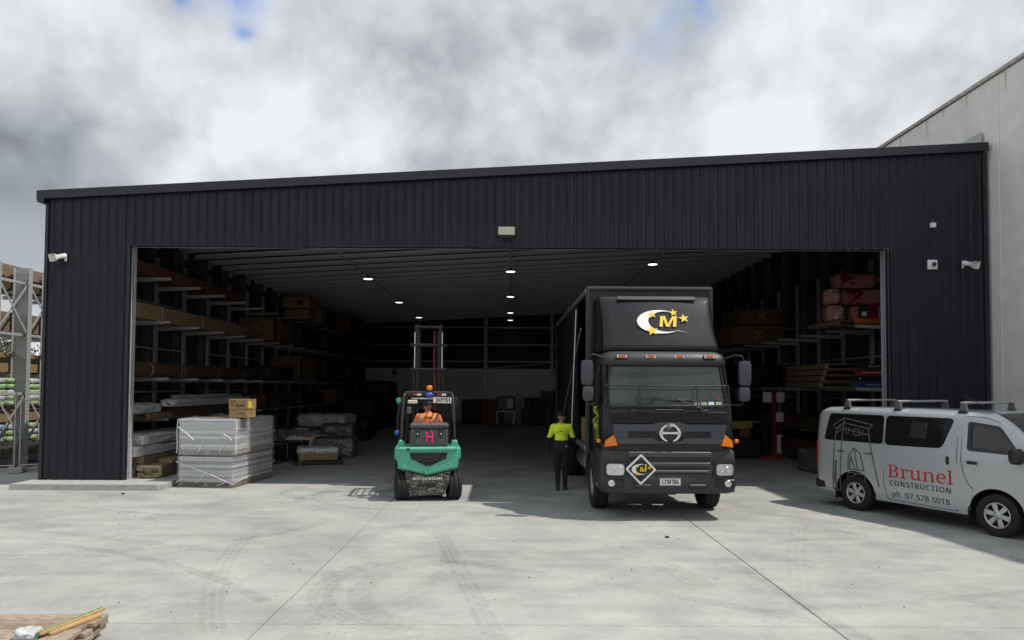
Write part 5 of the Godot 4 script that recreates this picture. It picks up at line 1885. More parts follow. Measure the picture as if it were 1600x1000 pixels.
	for x in [-1.10, -0.5, 0.5, 1.10]:
		tube(st, [Vector3(x, 2.36, -0.06 - (0.10 if absf(x) > 1 else 0.0)), Vector3(x, 2.02, 0.04 - (0.10 if absf(x) > 1 else 0.0))], 0.012, 6)
	obj(t, "windscreen_guard", st, "fork_black")
	for q in [[-0.62, 0.15, 0.62], [0.62, 0.55, -0.12]]:
		st = S()
		var a := Vector3(q[0], 1.94, 0.0)
		var b := Vector3(q[0] + (0.45 if q[0] < 0 else -0.5), 2.14, -0.06)
		tube(st, [a, b], 0.010, 5)
		tube(st, [b + Vector3(-0.42, 0.02, 0), b + Vector3(0.42, -0.05, 0)], 0.009, 5)
		bx(st, a + Vector3(0, -0.03, 0.0), Vector3(0.14, 0.07, 0.06), 0.015)
		obj(t, "wiper", st, "black_plastic")
	# wind deflector
	rings = []
	for l in [[2.99, 1.05, -0.50, 0.12, 0.10], [3.03, 1.09, -0.46, 0.14, 0.12], [3.12, 1.09, -0.50, 0.16, 0.12], [3.35, 1.07, -0.635, 0.17, 0.10], [3.65, 1.07, -0.81, 0.17, 0.07], [3.95, 1.08, -0.985, 0.15, 0.05], [4.06, 1.09, -1.08, 0.12, 0.04], [4.10, 1.08, -1.2, 0.1, 0.03]]:
		rings.append(cab_ring(l[0], l[1], l[2], -1.44, l[3], l[4]))
	st = S()
	loft(st, rings)
	obj(t, "wind_deflector", st, "truck_paint")
	bar_box(t, "deflector_cap", 0, 4.03, -1.02, 1.50, 0.09, 0.04, "truck_plastic", 0.01).rotate_x(-0.52)
	star_logo(t, Transform3D(Basis(Vector3.RIGHT, -0.5263), Vector3(0.08, 3.56, -0.738)), 1.04)
	# box body
	var zb := -1.62
	var ze := -9.4
	pbox(t, "front_bulkhead", Vector3(0, 2.66, zb - 0.03), Vector3(2.44, 3.26, 0.06), "truck_paint", 0.01)
	for s in [-1.0, 1.0]:
		pbox(t, "corner_post", Vector3(s * 1.225, 2.64, zb - 0.03), Vector3(0.09, 3.30, 0.14), "truck_plastic", 0.02)
	pbox(t, "front_header", Vector3(0, 4.295, zb - 0.02), Vector3(2.54, 0.07, 0.12), "truck_plastic", 0.015)
	pbox(t, "header_cap", Vector3(0.0, 4.336, zb - 0.02), Vector3(2.5, 0.012, 0.10), "grey_plastic", 0.003)
	pbox(t, "roof_panel", Vector3(0, 4.30, (zb + ze) / 2), Vector3(2.40, 0.03, zb - ze - 0.1), "grey_plastic", 0.004)
	for s in [-1.0, 1.0]:
		pbox(t, "roof_rail", Vector3(s * 1.24, 4.26, (zb + ze) / 2 - 0.04), Vector3(0.06, 0.12, zb - ze - 0.14), "aluminium", 0.01)
		pbox(t, "rear_post", Vector3(s * 1.22, 2.64, ze), Vector3(0.1, 3.3, 0.12), "truck_plastic", 0.015)
	pbox(t, "deck", Vector3(0, 1.09, (zb + ze) / 2), Vector3(2.48, 0.16, zb - ze - 0.02), "truck_plastic", 0.01)
	pbox(t, "deck_edge", Vector3(-1.25, 1.10, (zb + ze) / 2 - 0.1), Vector3(0.02, 0.10, zb - ze - 0.4), "aluminium", 0.004)
	st = S()
	curtain(st, -1.245, -3.1, ze + 0.15, 1.02, 4.20, 0.05)
	obj(t, "open_curtain", st, "curtain")
	st = S()
	curtain(st, 1.25, zb - 0.1, ze + 0.1, 1.02, 4.20, 0.012)
	obj(t, "closed_curtain", st, "curtain")
	st = S()
	curtain(st, 0.0, -1.2, 1.2, 1.05, 4.2, 0.012)
	obj(t, "rear_curtain", st, "curtain", Transform3D(Basis(Vector3.UP, PI / 2), Vector3(0, 0, ze)))
	st = S()
	cy(st, Vector3(-1.30, 4.05, -3.15), Vector3(-1.36, 1.20, -3.55), 0.022, 0.022, 8)
	obj(t, "curtain_pole", st, "aluminium")
	st = S()
	cy(st, Vector3(-1.29, 3.55, -2.35), Vector3(-1.36, 1.35, -6.2), 0.018, 0.018, 8)
	obj(t, "curtain_pole", st, "aluminium")
	# chassis, tanks, wheels
	for s in [-0.42, 0.42]:
		pbox(t, "chassis_rail", Vector3(s, 0.84, -5.0), Vector3(0.08, 0.26, 9.0), "dark_steel", 0.01)
	st = S()
	cy(st, Vector3(-0.86, 0.72, -3.0), Vector3(-0.86, 0.72, -4.3), 0.30, 0.30, 20)
	obj(t, "fuel_tank", st, "aluminium")
	pbox(t, "battery_box", Vector3(0.9, 0.70, -3.3), Vector3(0.5, 0.5, 0.8), "dark_steel", 0.03)
	pbox(t, "front_axle", Vector3(0, 0.5, -1.36), Vector3(1.7, 0.12, 0.14), "dark_steel", 0.02)
	pbox(t, "engine_pan", Vector3(0, 0.72, -0.9), Vector3(0.9, 0.4, 1.2), "dark_steel", 0.05)
	for s in [-1.0, 1.0]:
		wheel(t, Vector3(s * 1.055, 0.50, -1.36), 0.50, 0.29, 0.29, "wheel_silver", s)
		for z in [-6.3, -7.5]:
			wheel(t, Vector3(s * 1.07, 0.50, z), 0.50, 0.26, 0.29, "wheel_silver", s)
			wheel(t, Vector3(s * 0.76, 0.50, z), 0.50, 0.26, 0.29, "wheel_silver", s)
		pbox(t, "mud_flap", Vector3(s * 0.92, 0.55, -8.3), Vector3(0.55, 0.6, 0.015), "black_rubber")
	# coiled air lines on the cab's left flank
	for k in 3:
		st = S()
		var pts := []
		for i in 14:
			var u := i / 13.0
			pts.append(Vector3(-1.21 - 0.05 * sin(u * 9.0 + k), 1.98 - 0.42 * u, -0.42 - 0.06 * k - 0.05 * sin(u * 14.0 + k * 2.0)))
		tube(st, pts, 0.011, 5)
		obj(t, "air_line", st, ["ink_yellow", "strap_green", "ink_yellow"][k])
	# goods showing behind the bulkhead
	timber("timber_pack", "pale timber pack on the truck deck behind the bulkhead", Vector3(1.82, 1.17, -15.2), Vector3(0.5, 0.5, 2.2), 5, 4, "pallet_wood")
	wrapped("wrapped_load", "white wrapped load standing on the truck deck behind the bulkhead", "parcel", Vector3(2.5, 1.17, -15.2), Vector3(0.75, 0.9, 2.0), "white_film", 0.0, "", 111, 0.04)


func curtain(st: SurfaceTool, x: float, z0: float, z1: float, y0: float, y1: float, amp: float) -> void:
	# hanging side curtain with vertical folds
	var n := int(absf(z1 - z0) / 0.055)
	var rows := 8
	var P := func(i: int, j: int) -> Vector3:
		var z := lerpf(z0, z1, float(i) / n)
		var v := float(j) / rows
		var f := sin(z * 14.0 + sin(z * 3.1) * 1.7) * amp * (0.35 + 0.65 * (1.0 - v)) + sin(z * 2.3 + v * 2.0) * amp * 0.8 * (1.0 - v)
		return Vector3(x - signf(x) * -1.0 * f, lerpf(y0, y1, v) + 0.012 * sin(z * 6.0) * (1.0 - v), z)
	st.set_smooth_group(2)
	for i in n:
		for j in rows:
			quad(st, P.call(i, j), P.call(i, j + 1), P.call(i + 1, j + 1), P.call(i + 1, j))
	st.set_smooth_group(-1)


# ---------------------------------------------------------------- the van
func van_half(x: float, y: float) -> float:
	# half width of the body at length x (rear axle 0, front +) and height y
	var w := 0.845
	if y > 1.2:
		w -= (y - 1.2) * 0.13
	if y > 1.85:
		w -= 0.13 * pow((y - 1.85) / 0.11, 2.0)
	if y < 0.55:
		w -= 0.05 * (0.55 - y) / 0.3
	# crease below the glass
	w -= 0.010 * exp(-pow((y - 1.11) / 0.018, 2.0))
	# ends
	if x < -0.70:
		w *= 1.0 - pow((-0.70 - x) / 0.22, 3.0) * 0.09
	if x > 3.1:
		w *= 1.0 - 0.16 * pow((x - 3.1) / 0.55, 2.0)
	return w


func van_top(x: float) -> float:
	if x < -0.70:
		return 1.965 - 0.10 * pow((-0.70 - x) / 0.22, 2.0)
	if x < 2.45:
		return 1.965 + 0.015 * sin((x + 0.70) / 3.15 * PI)
	if x < 3.25:
		return lerpf(1.965, 1.30, pow((x - 2.45) / 0.80, 1.35))
	return lerpf(1.30, 0.94, pow((x - 3.25) / 0.40, 0.75))


func van_bottom(x: float) -> float:
	var y := 0.27 if x > -0.45 else lerpf(0.27, 0.34, clampf((-0.45 - x) / 0.5, 0, 1))
	for c in [0.0, 2.57]:
		var d: float = absf(x - c)
		if d < 0.43:
			y = maxf(y, 0.33 + sqrt(0.43 * 0.43 - d * d) * 0.98)
	return y


func make_van() -> void:
	var t := thing("delivery_van", "silver van with roof bars and red and black builder's lettering on its side", "van", Vector3(7.36, 0, -13.76), -1.137)
	# body skin: half sections from the sill over the roof to the other sill
	var xs := []
	var x := -0.92
	while x < 3.641:
		xs.append(x)
		x += 0.04
	for w in [-0.43, 0.43, 2.14, 3.25]:
		xs.append(w)
	xs.sort()
	var win := func(c: Vector3) -> bool: return van_window(c)
	var rings := []
	for q in xs:
		var top := van_top(q)
		var bot := van_bottom(q)
		var half := []
		var heights := [0.0, 0.2, 0.45, 0.7, 0.85, 0.94]
		var ys := []
		for h in heights:
			ys.append(lerpf(bot, minf(1.2, top * 0.72), h))
		ys.append(minf(1.2, top * 0.72))
		var s0 := minf(1.2, top * 0.72)
		for h in [0.06, 0.12, 0.18, 0.24, 0.30, 0.36, 0.42, 0.48, 0.54, 0.60, 0.66, 0.72, 0.78, 0.84, 0.90, 0.96]:
			ys.append(lerpf(s0, top - 0.02, h))
		for y in ys:
			half.append(Vector2(van_half(q, y + (0.0 if y < 1.2 else (1.965 - top) * pow((y - s0) / maxf(0.01, top - s0), 3.0))), y))
		# crown of the roof
		var lw: float = half[-1].x
		for h in [0.85, 0.55, 0.25, 0.0]:
			half.append(Vector2(lw * h, top - 0.02 + 0.02 * (1.0 - h * h)))
		var r := []
		for p in half:
			r.append(Vector3(q, p.y, p.x))
		for i in range(half.size() - 2, -1, -1):
			r.append(Vector3(q, half[i].y, -half[i].x))
		rings.append(r)
	var st := S()
	loft(st, rings, false, false, win)
	# rear and nose caps
	for e in [0, rings.size() - 1]:
		var r: Array = rings[e]
		var m := r.size() / 2
		for i in m:
			quad(st, r[i], r[i + 1], r[r.size() - 2 - i], r[r.size() - 1 - i])
	obj(t, "body", st, "van_silver")
	# floor and dark inner lining, so that the windows look into a space
	pbox(t, "floor_pan", Vector3(1.25, 0.40, 0), Vector3(4.3, 0.06, 1.10), "black_plastic")
	for s in [-1.0, 1.0]:
		for c in [0.0, 2.57]:
			st = S()
			st.set_smooth_group(1)
			for i in 14:
				var a0 := PI * i / 14.0
				var a1 := PI * (i + 1) / 14.0
				var A := Vector3(c + cos(a0) * 0.435, 0.33 + sin(a0) * 0.428, s * 0.83)
				var B := Vector3(c + cos(a1) * 0.435, 0.33 + sin(a1) * 0.428, s * 0.83)
				var D := Vector3(0, 0, -s * 0.36)
				quad(st, A, B, B + D, A + D)
				tri(st, Vector3(c, 0.33, s * 0.47), A + D, B + D)
			st.set_smooth_group(-1)
			obj(t, "wheel_housing", st, "black_plastic")
	# glass, each pane bedded on the skin
	for s in [-1.0, 1.0]:
		for w in van_panes():
			st = S()
			var poly: Array = w[1]
			prism(st, poly, 0.0, 0.003, van_side(s, -0.016))
			var pane := obj(t, w[0], st, w[2])
			# black surround, bedded on the skin
			st = S()
			var inn := inset(poly, 0.062)
			var T := van_side(s, 0.003)
			for i in poly.size():
				var j := (i + 1) % poly.size()
				quad(st, T * v3(poly[i], 0), T * v3(poly[j], 0), T * v3(inn[j], 0), T * v3(inn[i], 0))
				quad(st, T * v3(poly[i], -0.012), T * v3(poly[j], -0.012), T * v3(poly[j], 0), T * v3(poly[i], 0))
				quad(st, T * v3(inn[i], -0.02), T * v3(inn[j], -0.02), T * v3(inn[j], 0), T * v3(inn[i], 0))
			obj(pane, "window_surround", st, "black_gloss")
	# windscreen
	st = S()
	for i in 8:
		for j in 6:
			var q := []
			for c in [[0, 0], [1, 0], [1, 1], [0, 1]]:
				var u: float = lerpf(2.52, 3.22, (i + c[0]) / 8.0)
				var v: float = lerpf(-0.92, 0.92, (j + c[1]) / 6.0)
				q.append(Vector3(u, van_top(u) + 0.006 - 0.02 * v * v, v * 0.68))
			quad(st, q[0], q[1], q[2], q[3])
	obj(t, "windscreen", st, "dark_glass")
	# seats, wire cargo barrier
	for z in [-0.42, 0.42]:
		pbox(t, "seat", Vector3(2.35, 0.82, z), Vector3(0.5, 0.18, 0.5), "seat_cloth", 0.05)
		pbox(t, "seat_back", Vector3(2.10, 1.16, z), Vector3(0.14, 0.62, 0.48), "seat_cloth", 0.05, Basis(Vector3.BACK, 0.15))
		pbox(t, "head_rest", Vector3(2.03, 1.56, z), Vector3(0.10, 0.18, 0.26), "seat_cloth", 0.04)
	pbox(t, "dashboard", Vector3(3.05, 1.05, 0), Vector3(0.4, 0.24, 1.4), "cab_interior", 0.06)
	st = S()
	for k in 15:
		cy(st, Vector3(1.80, 1.0, -0.66 + k * 0.094), Vector3(1.80, 1.86, -0.66 + k * 0.094), 0.003, 0.003, 4, false)
	for k in 9:
		cy(st, Vector3(1.80, 1.02 + k * 0.1, -0.66), Vector3(1.80, 1.02 + k * 0.1, 0.66), 0.003, 0.003, 4, false)
	stuff(obj(t, "cargo_barrier", st, "zinc"))
	# shut lines, rail, handles
	for s in [-1.0, 1.0]:
		st = S()
		for l in [[Vector2(0.615, 1.88), Vector2(0.615, 1.30), Vector2(0.62, 0.62), Vector2(0.66, 0.36)], [Vector2(1.96, 1.88), Vector2(1.96, 1.2), Vector2(1.94, 0.30)], [Vector2(0.66, 0.36), Vector2(0.70, 0.32), Vector2(1.94, 0.30)], [Vector2(2.04, 1.88), Vector2(2.03, 1.20), Vector2(2.06, 0.98), Vector2(2.13, 0.80), Vector2(2.22, 0.70)], [Vector2(2.04, 1.88), Vector2(2.40, 1.87), Vector2(2.62, 1.80)]]:
			for i in l.size() - 1:
				var a := skin(l[i], s, 0.004)
				var b := skin(l[i + 1], s, 0.004)
				strip(st, a, b, 0.008, 0.0014, s)
		obj(t, "shut_line", st, "black_plastic")
		st = S()
		for i in 8:
			strip(st, skin(Vector2(-0.55 + i * 0.142, 1.105), s, 0.002), skin(Vector2(-0.55 + (i + 1) * 0.142, 1.105), s, 0.002), 0.022, 0.006, s)
		obj(t, "slide_rail", st, "black_plastic")
		for hx in [[1.80, 1.13, 0.05, 0.13], [2.20, 1.13, 0.16, 0.05]]:
			st = S()
			prism(st, rrect(0.17, 0.15, 0.05, 3), 0.0, 0.004, Transform3D(Basis(Vector3.RIGHT if s > 0 else Vector3.LEFT, Vector3.UP, Vector3(0, 0, s)), skin(Vector2(hx[0], hx[1]), s, 0.001)))
			var cup := obj(t, "handle_cup", st, "van_silver")
			st = S()
			bx(st, skin(Vector2(hx[0] + 0.01, hx[1]), s, 0.014), Vector3(hx[2], hx[3], 0.02), 0.008)
			obj(cup, "handle", st, "black_plastic")
		# lamps, mirror, bumpers' dark ends, mud flap
		pbox(t, "tail_lamp", Vector3(-0.885, 1.02, s * 0.765), Vector3(0.06, 0.52, 0.10), "tail_red", 0.015)
		pbox(t, "bumper_end", Vector3(-0.80, 0.43, s * 0.785), Vector3(0.26, 0.17, 0.10), "black_plastic", 0.03)
		pbox(t, "mud_flap", Vector3(-0.44, 0.30, s * 0.73), Vector3(0.015, 0.24, 0.20), "black_rubber")
		pbox(t, "mud_flap", Vector3(2.13, 0.30, s * 0.73), Vector3(0.015, 0.22, 0.20), "black_rubber")
		st = S()
		rings = []
		for q in [[0.0, 0.75], [0.03, 1.0], [0.13, 1.0], [0.17, 0.7]]:
			var r := []
			for p in rrect(0.16 * q[1], 0.24 * q[1], 0.05, 3):
				r.append(Vector3(2.86 + q[0], 1.30 + p.y, s * 0.95 + p.x))
			rings.append(r)
		loft(st, rings)
		bx(st, Vector3(2.92, 1.22, s * 0.84), Vector3(0.06, 0.06, 0.16), 0.015)
		obj(t, "door_mirror", st, "black_plastic")
		pbox(t, "head_lamp", Vector3(3.48, 0.82, s * 0.56), Vector3(0.18, 0.24, 0.34), "lamp_bowl", 0.05)
	pbox(t, "front_bumper", Vector3(3.56, 0.45, 0), Vector3(0.28, 0.36, 1.46), "black_plastic", 0.08)
	pbox(t, "rear_bumper", Vector3(-0.92, 0.43, 0), Vector3(0.10, 0.18, 1.4), "black_plastic", 0.03)
	for s in [-1.0, 1.0]:
		for c in [0.0, 2.57]:
			wheel(t, Vector3(c, 0.335, s * 0.735), 0.335, 0.20, 0.205, "wheel_silver", s, 6, Vector3.BACK)
	# roof bars
	for bar in [-0.27, 0.80, 1.98]:
		var b := Node3D.new()
		b.name = "roof_bar"
		t.add_child(b, true)
		st = S()
		rings = []
		for z in [-0.70, -0.66, 0.66, 0.70]:
			var r := []
			for p in rrect(0.065, 0.04, 0.016, 3):
				r.append(Vector3(bar + p.x, 2.10 + p.y * (0.7 if absf(z) > 0.68 else 1.0), z))
			rings.append(r)
		loft(st, rings)
		obj(b, "beam", st, "aluminium")
		for s in [-1.0, 1.0]:
			st = S()
			prism(st, [Vector2(-0.065, 0.0), Vector2(0.065, 0.0), Vector2(0.045, 0.10), Vector2(0.03, 0.155), Vector2(-0.03, 0.155), Vector2(-0.045, 0.10)], -0.02, 0.03, Transform3D(Basis(Vector3.RIGHT if s > 0 else Vector3.LEFT, Vector3.UP, Vector3(0, 0, s)), Vector3(bar, 1.945, s * 0.655)), 0.006)
			var f := obj(b, "foot", st, "grey_plastic")
			pbox(f, "foot_pad", Vector3(bar, 1.94, s * 0.685), Vector3(0.15, 0.05, 0.05), "black_plastic", 0.012)
	# cross pole stowed along the left bars
	st = S()
	tube(st, [Vector3(2.62, 1.88, 0.60), Vector3(1.95, 2.22, 0.62)], 0.004, 5)
	obj(t, "aerial", st, "black_plastic")
	# lettering on the side that shows
	var zt := 0.8455
	text(t, "lettering", "Brunel", 0.225, "ink_red", Transform3D(Basis(), Vector3(1.30, 0.835, zt)), true, 1.19)
	text(t, "lettering", "CONSTRUCTION", 0.092, "ink_black", Transform3D(Basis(), Vector3(1.30, 0.625, zt)), false, 1.06, 400, 0.003, 6)
	text(t, "lettering", "ph. 07 578 5018", 0.095, "ink_black", Transform3D(Basis(), Vector3(1.30, 0.43, zt - 0.019)).rotated_local(Vector3.RIGHT, 0.165), false, 1.13)
	# line drawing of a tower across panel and glass
	st = S()
	var lines := [
		[-0.60, 1.53, -0.36, 1.66], [-0.36, 1.66, 0.26, 1.57], [-0.60, 1.53, -0.55, 1.47], [-0.55, 1.47, -0.36, 1.58], [-0.36, 1.58, 0.20, 1.50], [0.20, 1.50, 0.26, 1.57], [-0.36, 1.66, -0.36, 1.58],
		[-0.52, 1.50, -0.60, 0.36], [-0.36, 1.58, -0.43, 0.36], [0.18, 1.50, 0.42, 0.52], [-0.60, 0.36, -0.42, 0.34], [-0.52, 1.40, -0.36, 1.48], [-0.36, 1.48, 0.18, 1.40],
		[-0.30, 1.50, -0.30, 1.41], [-0.24, 1.50, -0.24, 1.41], [-0.30, 1.41, -0.24, 1.40], [-0.14, 1.49, -0.14, 1.39], [0.0, 1.47, 0.0, 1.38], [-0.14, 1.39, 0.0, 1.38], [-0.14, 1.49, 0.0, 1.47], [0.07, 1.47, 0.07, 1.38],
		[-0.50, 1.47, -0.40, 1.52], [-0.49, 1.42, -0.40, 1.47], [-0.52, 0.92, -0.55, 0.46], [-0.50, 0.92, -0.53, 0.46], [-0.515, 0.66, -0.535, 0.44],
		[-0.24, 0.78, 0.12, 0.78], [-0.24, 0.78, -0.22, 1.02], [-0.22, 1.02, -0.10, 1.17], [-0.10, 1.17, 0.03, 1.08], [0.03, 1.08, 0.12, 0.78], [-0.20, 0.80, -0.17, 1.02], [-0.17, 1.02, -0.08, 0.78], [-0.10, 1.17, -0.02, 0.78],
		[-0.23, 0.72, 0.12, 0.70], [-0.23, 0.72, -0.24, 0.60], [0.12, 0.70, 0.14, 0.58], [-0.20, 0.62, -0.04, 0.70]]
	for l in lines:
		var n := 5
		for i in n:
			var a := tower_pt(l[0], l[1]).lerp(tower_pt(l[2], l[3]), i / float(n))
			var b := tower_pt(l[0], l[1]).lerp(tower_pt(l[2], l[3]), (i + 1) / float(n))
			strip(st, skin(a, 1.0, 0.007), skin(b, 1.0, 0.007), 0.021, 0.004, 1.0)
	obj(t, "tower_drawing", st, "decal_grey")


func tower_pt(x: float, y: float) -> Vector2:
	return Vector2(x + 0.10, y if y < 1.0 else 1.0 + (y - 1.0) * 1.14)


func skin(p: Vector2, s: float, off: float) -> Vector3:
	return Vector3(p.x, p.y, s * (van_half(p.x, p.y) + off))


func strip(st: SurfaceTool, a: Vector3, b: Vector3, w: float, d: float, s: float) -> void:
	var u := (b - a)
	var z := Vector3(0, 0, s)
	var x := u.normalized()
	var y := z.cross(x).normalized()
	z = x.cross(y)
	bx(st, (a + b) / 2, Vector3(u.length() + w * 0.5, w, d), 0.0, Basis(x, y, z))


func van_side(s: float, off: float) -> Transform3D:
	# the plane of the side glass: leans in above the waist
	var lean := Vector3(0, 1, -0.13 * s)
	return Transform3D(Basis(Vector3.RIGHT, lean, Vector3(0, 0, s)), Vector3(0, 0, s * (0.845 + 0.13 * 1.2 + off)))


func van_panes() -> Array:
	return [
		["quarter_glass", round_poly([Vector2(-0.70, 1.31), Vector2(0.595, 1.31), Vector2(0.595, 1.835), Vector2(-0.60, 1.835)], 0.07), "dark_glass"],
		["sliding_door_glass", round_poly([Vector2(0.635, 1.30), Vector2(1.70, 1.32), Vector2(1.90, 1.835), Vector2(0.635, 1.835)], 0.09), "dark_glass"],
		["front_door_glass", round_poly([Vector2(2.12, 1.32), Vector2(2.95, 1.30), Vector2(2.62, 1.74), Vector2(2.12, 1.80)], 0.06), "door_glass"]]


func inset(p: Array, d: float) -> Array:
	var lo := Vector2(9, 9)
	var hi := Vector2(-9, -9)
	for q in p:
		lo = lo.min(q)
		hi = hi.max(q)
	var c := (lo + hi) / 2
	var k := Vector2(1.0 - 2.0 * d / (hi.x - lo.x), 1.0 - 2.0 * d / (hi.y - lo.y))
	var out := []
	for q in p:
		out.append(c + (q - c) * k)
	return out


func round_poly(p: Array, r: float) -> Array:
	var out := []
	for i in p.size():
		var a: Vector2 = p[(i + p.size() - 1) % p.size()]
		var b: Vector2 = p[i]
		var c: Vector2 = p[(i + 1) % p.size()]
		var u := b + (a - b).normalized() * r
		var v := b + (c - b).normalized() * r
		for k in 5:
			var t := k / 4.0
			out.append(u.lerp(b, t).lerp(b.lerp(v, t), t))
	return out


func van_window(c: Vector3) -> bool:
	if absf(c.z) < 0.70:
		return c.x > 2.56 and c.x < 3.2 and c.y > 1.3 and absf(c.z) < 0.62
	for w in van_panes():
		if Geometry2D.is_point_in_polygon(Vector2(c.x, c.y), PackedVector2Array(inset(w[1], 0.03))):
			return true
	return false


# ---------------------------------------------------------------- the forklift
func make_forklift() -> void:
	# local +z is its rear (towards the yard), rear axle at z = 0
	var t := thing("forklift", "scuffed green counterbalance forklift with raised mast, seen from behind", "forklift", Vector3(-1.69, 0, -14.50), 0.12)
	var st := S()
	prism(st, [Vector2(-0.60, 0.66), Vector2(0.0, 0.52), Vector2(0.60, 0.66), Vector2(0.635, 0.98), Vector2(0.62, 1.07), Vector2(0.50, 1.10), Vector2(-0.50, 1.10), Vector2(-0.62, 1.07), Vector2(-0.635, 0.98)], -0.35, 0.30, Transform3D(), 0.045)
	obj(t, "counterweight", st, "fork_green")
	# ledge above the recess
	pbox(t, "counterweight_ledge", Vector3(0, 1.055, 0.29), Vector3(1.20, 0.09, 0.10), "fork_green", 0.03)
	for s in [-1.0, 1.0]:
		st = S()
		prism(st, [Vector2(s * 0.44, 1.09), Vector2(s * 0.62, 1.06), Vector2(s * 0.60, 1.20), Vector2(s * 0.56, 1.23), Vector2(s * 0.49, 1.20)], -0.2, 0.16, Transform3D(), 0.02)
		obj(t, "counterweight_horn", st, "fork_green")
	var hexa := [Vector2(-0.37, 0.985), Vector2(0.40, 0.985), Vector2(0.36, 0.86), Vector2(0.06, 0.715), Vector2(-0.05, 0.715), Vector2(-0.34, 0.86)]
	st = S()
	prism(st, hexa, 0.25, 0.304, Transform3D())
	obj(t, "radiator_recess", st, "black_plastic")
	st = S()
	for y in [0.945, 0.88]:
		tube(st, [Vector3(-0.36, y, 0.31), Vector3(0.0, y - 0.075, 0.315), Vector3(0.38, y, 0.31)], 0.012, 6)
	obj(t, "recess_bar", st, "dark_steel")
	pbox(t, "muffler", Vector3(0.02, 0.80, 0.31), Vector3(0.24, 0.07, 0.03), "mast_steel", 0.012)
	# lower plate with the maker's name, slot and tow pin
	st = S()
	prism(st, [Vector2(-0.46, 0.61), Vector2(0.0, 0.50), Vector2(0.46, 0.61), Vector2(0.42, 0.35), Vector2(0.34, 0.12), Vector2(-0.34, 0.12), Vector2(-0.42, 0.35)], -0.2, 0.275, Transform3D(), 0.03)
	obj(t, "lower_counterweight", st, "fork_scuffed")
	pbox(t, "tow_slot", Vector3(-0.01, 0.325, 0.27), Vector3(0.36, 0.085, 0.016), "ink_black", 0.004)
	pbox(t, "tow_pin", Vector3(-0.01, 0.33, 0.276), Vector3(0.035, 0.12, 0.02), "fork_black", 0.006)
	text(t, "maker_lettering", "MITSUBISHI", 0.052, "plate_white", Transform3D(Basis(), Vector3(-0.01, 0.455, 0.275)), false, 1.35, 700, 0.003, 3)
	pbox(t, "belly", Vector3(0, 0.42, -0.75), Vector3(0.86, 0.5, 1.0), "fork_black", 0.03)
	pbox(t, "lamp_block", Vector3(-0.40, 1.055, 0.345), Vector3(0.07, 0.045, 0.012), "ink_black", 0.004)
	# side panels, front guards, floor, bonnet
	for s in [-1.0, 1.0]:
		pbox(t, "side_panel", Vector3(s * 0.49, 0.74, -0.72), Vector3(0.10, 0.42, 0.75), "fork_green", 0.02)
		pbox(t, "front_guard", Vector3(s * 0.60, 0.84, -1.36), Vector3(0.26, 0.34, 0.78), "fork_green", 0.06)
	pbox(t, "bonnet", Vector3(0, 0.98, -0.55), Vector3(0.90, 0.16, 0.75), "fork_black", 0.04)
	pbox(t, "floor_plate", Vector3(0, 0.62, -1.15), Vector3(0.92, 0.05, 0.5), "fork_black", 0.01)
	pbox(t, "dash", Vector3(0, 1.02, -1.42), Vector3(0.86, 0.62, 0.12), "fork_black", 0.03)
	var seat := Node3D.new()
	seat.name = "seat"
	t.add_child(seat)
	pbox(seat, "cushion", Vector3(0, 1.12, -0.72), Vector3(0.46, 0.12, 0.44), "black_plastic", 0.04)
	pbox(seat, "backrest", Vector3(0, 1.36, -0.47), Vector3(0.44, 0.42, 0.09), "black_plastic", 0.035, Basis(Vector3.RIGHT, 0.15))
	st = S()
	lathe(st, [[0.14, -0.012], [0.16, 0.0], [0.14, 0.012], [0.135, 0.0], [0.14, -0.012]], 20, Transform3D(Basis(Vector3.RIGHT, -1.0), Vector3(-0.02, 1.40, -1.22)))
	obj(t, "steering_wheel", st, "black_plastic")
	# overhead guard
	for s in [-1.0, 1.0]:
		st = S()
		tube(st, [Vector3(s * 0.55, 1.08, 0.02), Vector3(s * 0.54, 1.62, -0.12), Vector3(s * 0.51, 2.10, -0.24), Vector3(s * 0.49, 2.17, -0.30), Vector3(s * 0.47, 2.19, -0.42), Vector3(s * 0.45, 2.19, -1.25), Vector3(s * 0.46, 2.12, -1.33), Vector3(s * 0.47, 1.05, -1.50)], 0.034, 8)
		obj(t, "guard_post", st, "fork_black")
		st = S()
		cy(st, Vector3(s * 0.542, 1.54, -0.10), Vector3(s * 0.541, 1.58, -0.11), 0.042, 0.042, 10)
		obj(t, "post_clamp", st, "mast_steel")
	pbox(t, "guard_cross_beam", Vector3(0, 2.17, -0.30), Vector3(0.98, 0.085, 0.05), "fork_black", 0.012)
	pbox(t, "guard_cross_beam", Vector3(0, 2.19, -1.26), Vector3(0.90, 0.06, 0.05), "fork_black", 0.012)
	for k in 6:
		pbox(t, "guard_bar", Vector3(-0.36 + k * 0.144, 2.195, -0.78), Vector3(0.028, 0.028, 0.94), "fork_black", 0.006)
	pbox(t, "guard_brace", Vector3(-0.08, 2.07, -0.27), Vector3(0.55, 0.035, 0.02), "zinc", 0.004)
	# lamps, beacon, plate
	for x in [-0.24, 0.28]:
		var l := pbox(t, "rear_lamp", Vector3(x, 2.15, -0.265), Vector3(0.20, 0.05, 0.03), "black_plastic", 0.008)
		pbox(l, "lens", Vector3(-0.05, 0, 0.016), Vector3(0.08, 0.038, 0.012), "tail_red", 0.004)
		pbox(l, "lens", Vector3(0.045, 0, 0.016), Vector3(0.09, 0.038, 0.012), "plate_white", 0.004)
	st = S()
	lathe(st, [[0.0, 0.0], [0.075, 0.0], [0.078, 0.025], [0.055, 0.05], [0.0, 0.055]], 16, Transform3D(Basis.from_scale(Vector3(1.1, 0.75, 1)), Vector3(0.02, 2.145, -0.27)))
	obj(t, "blue_spot_lamp", st, "blue_lens")
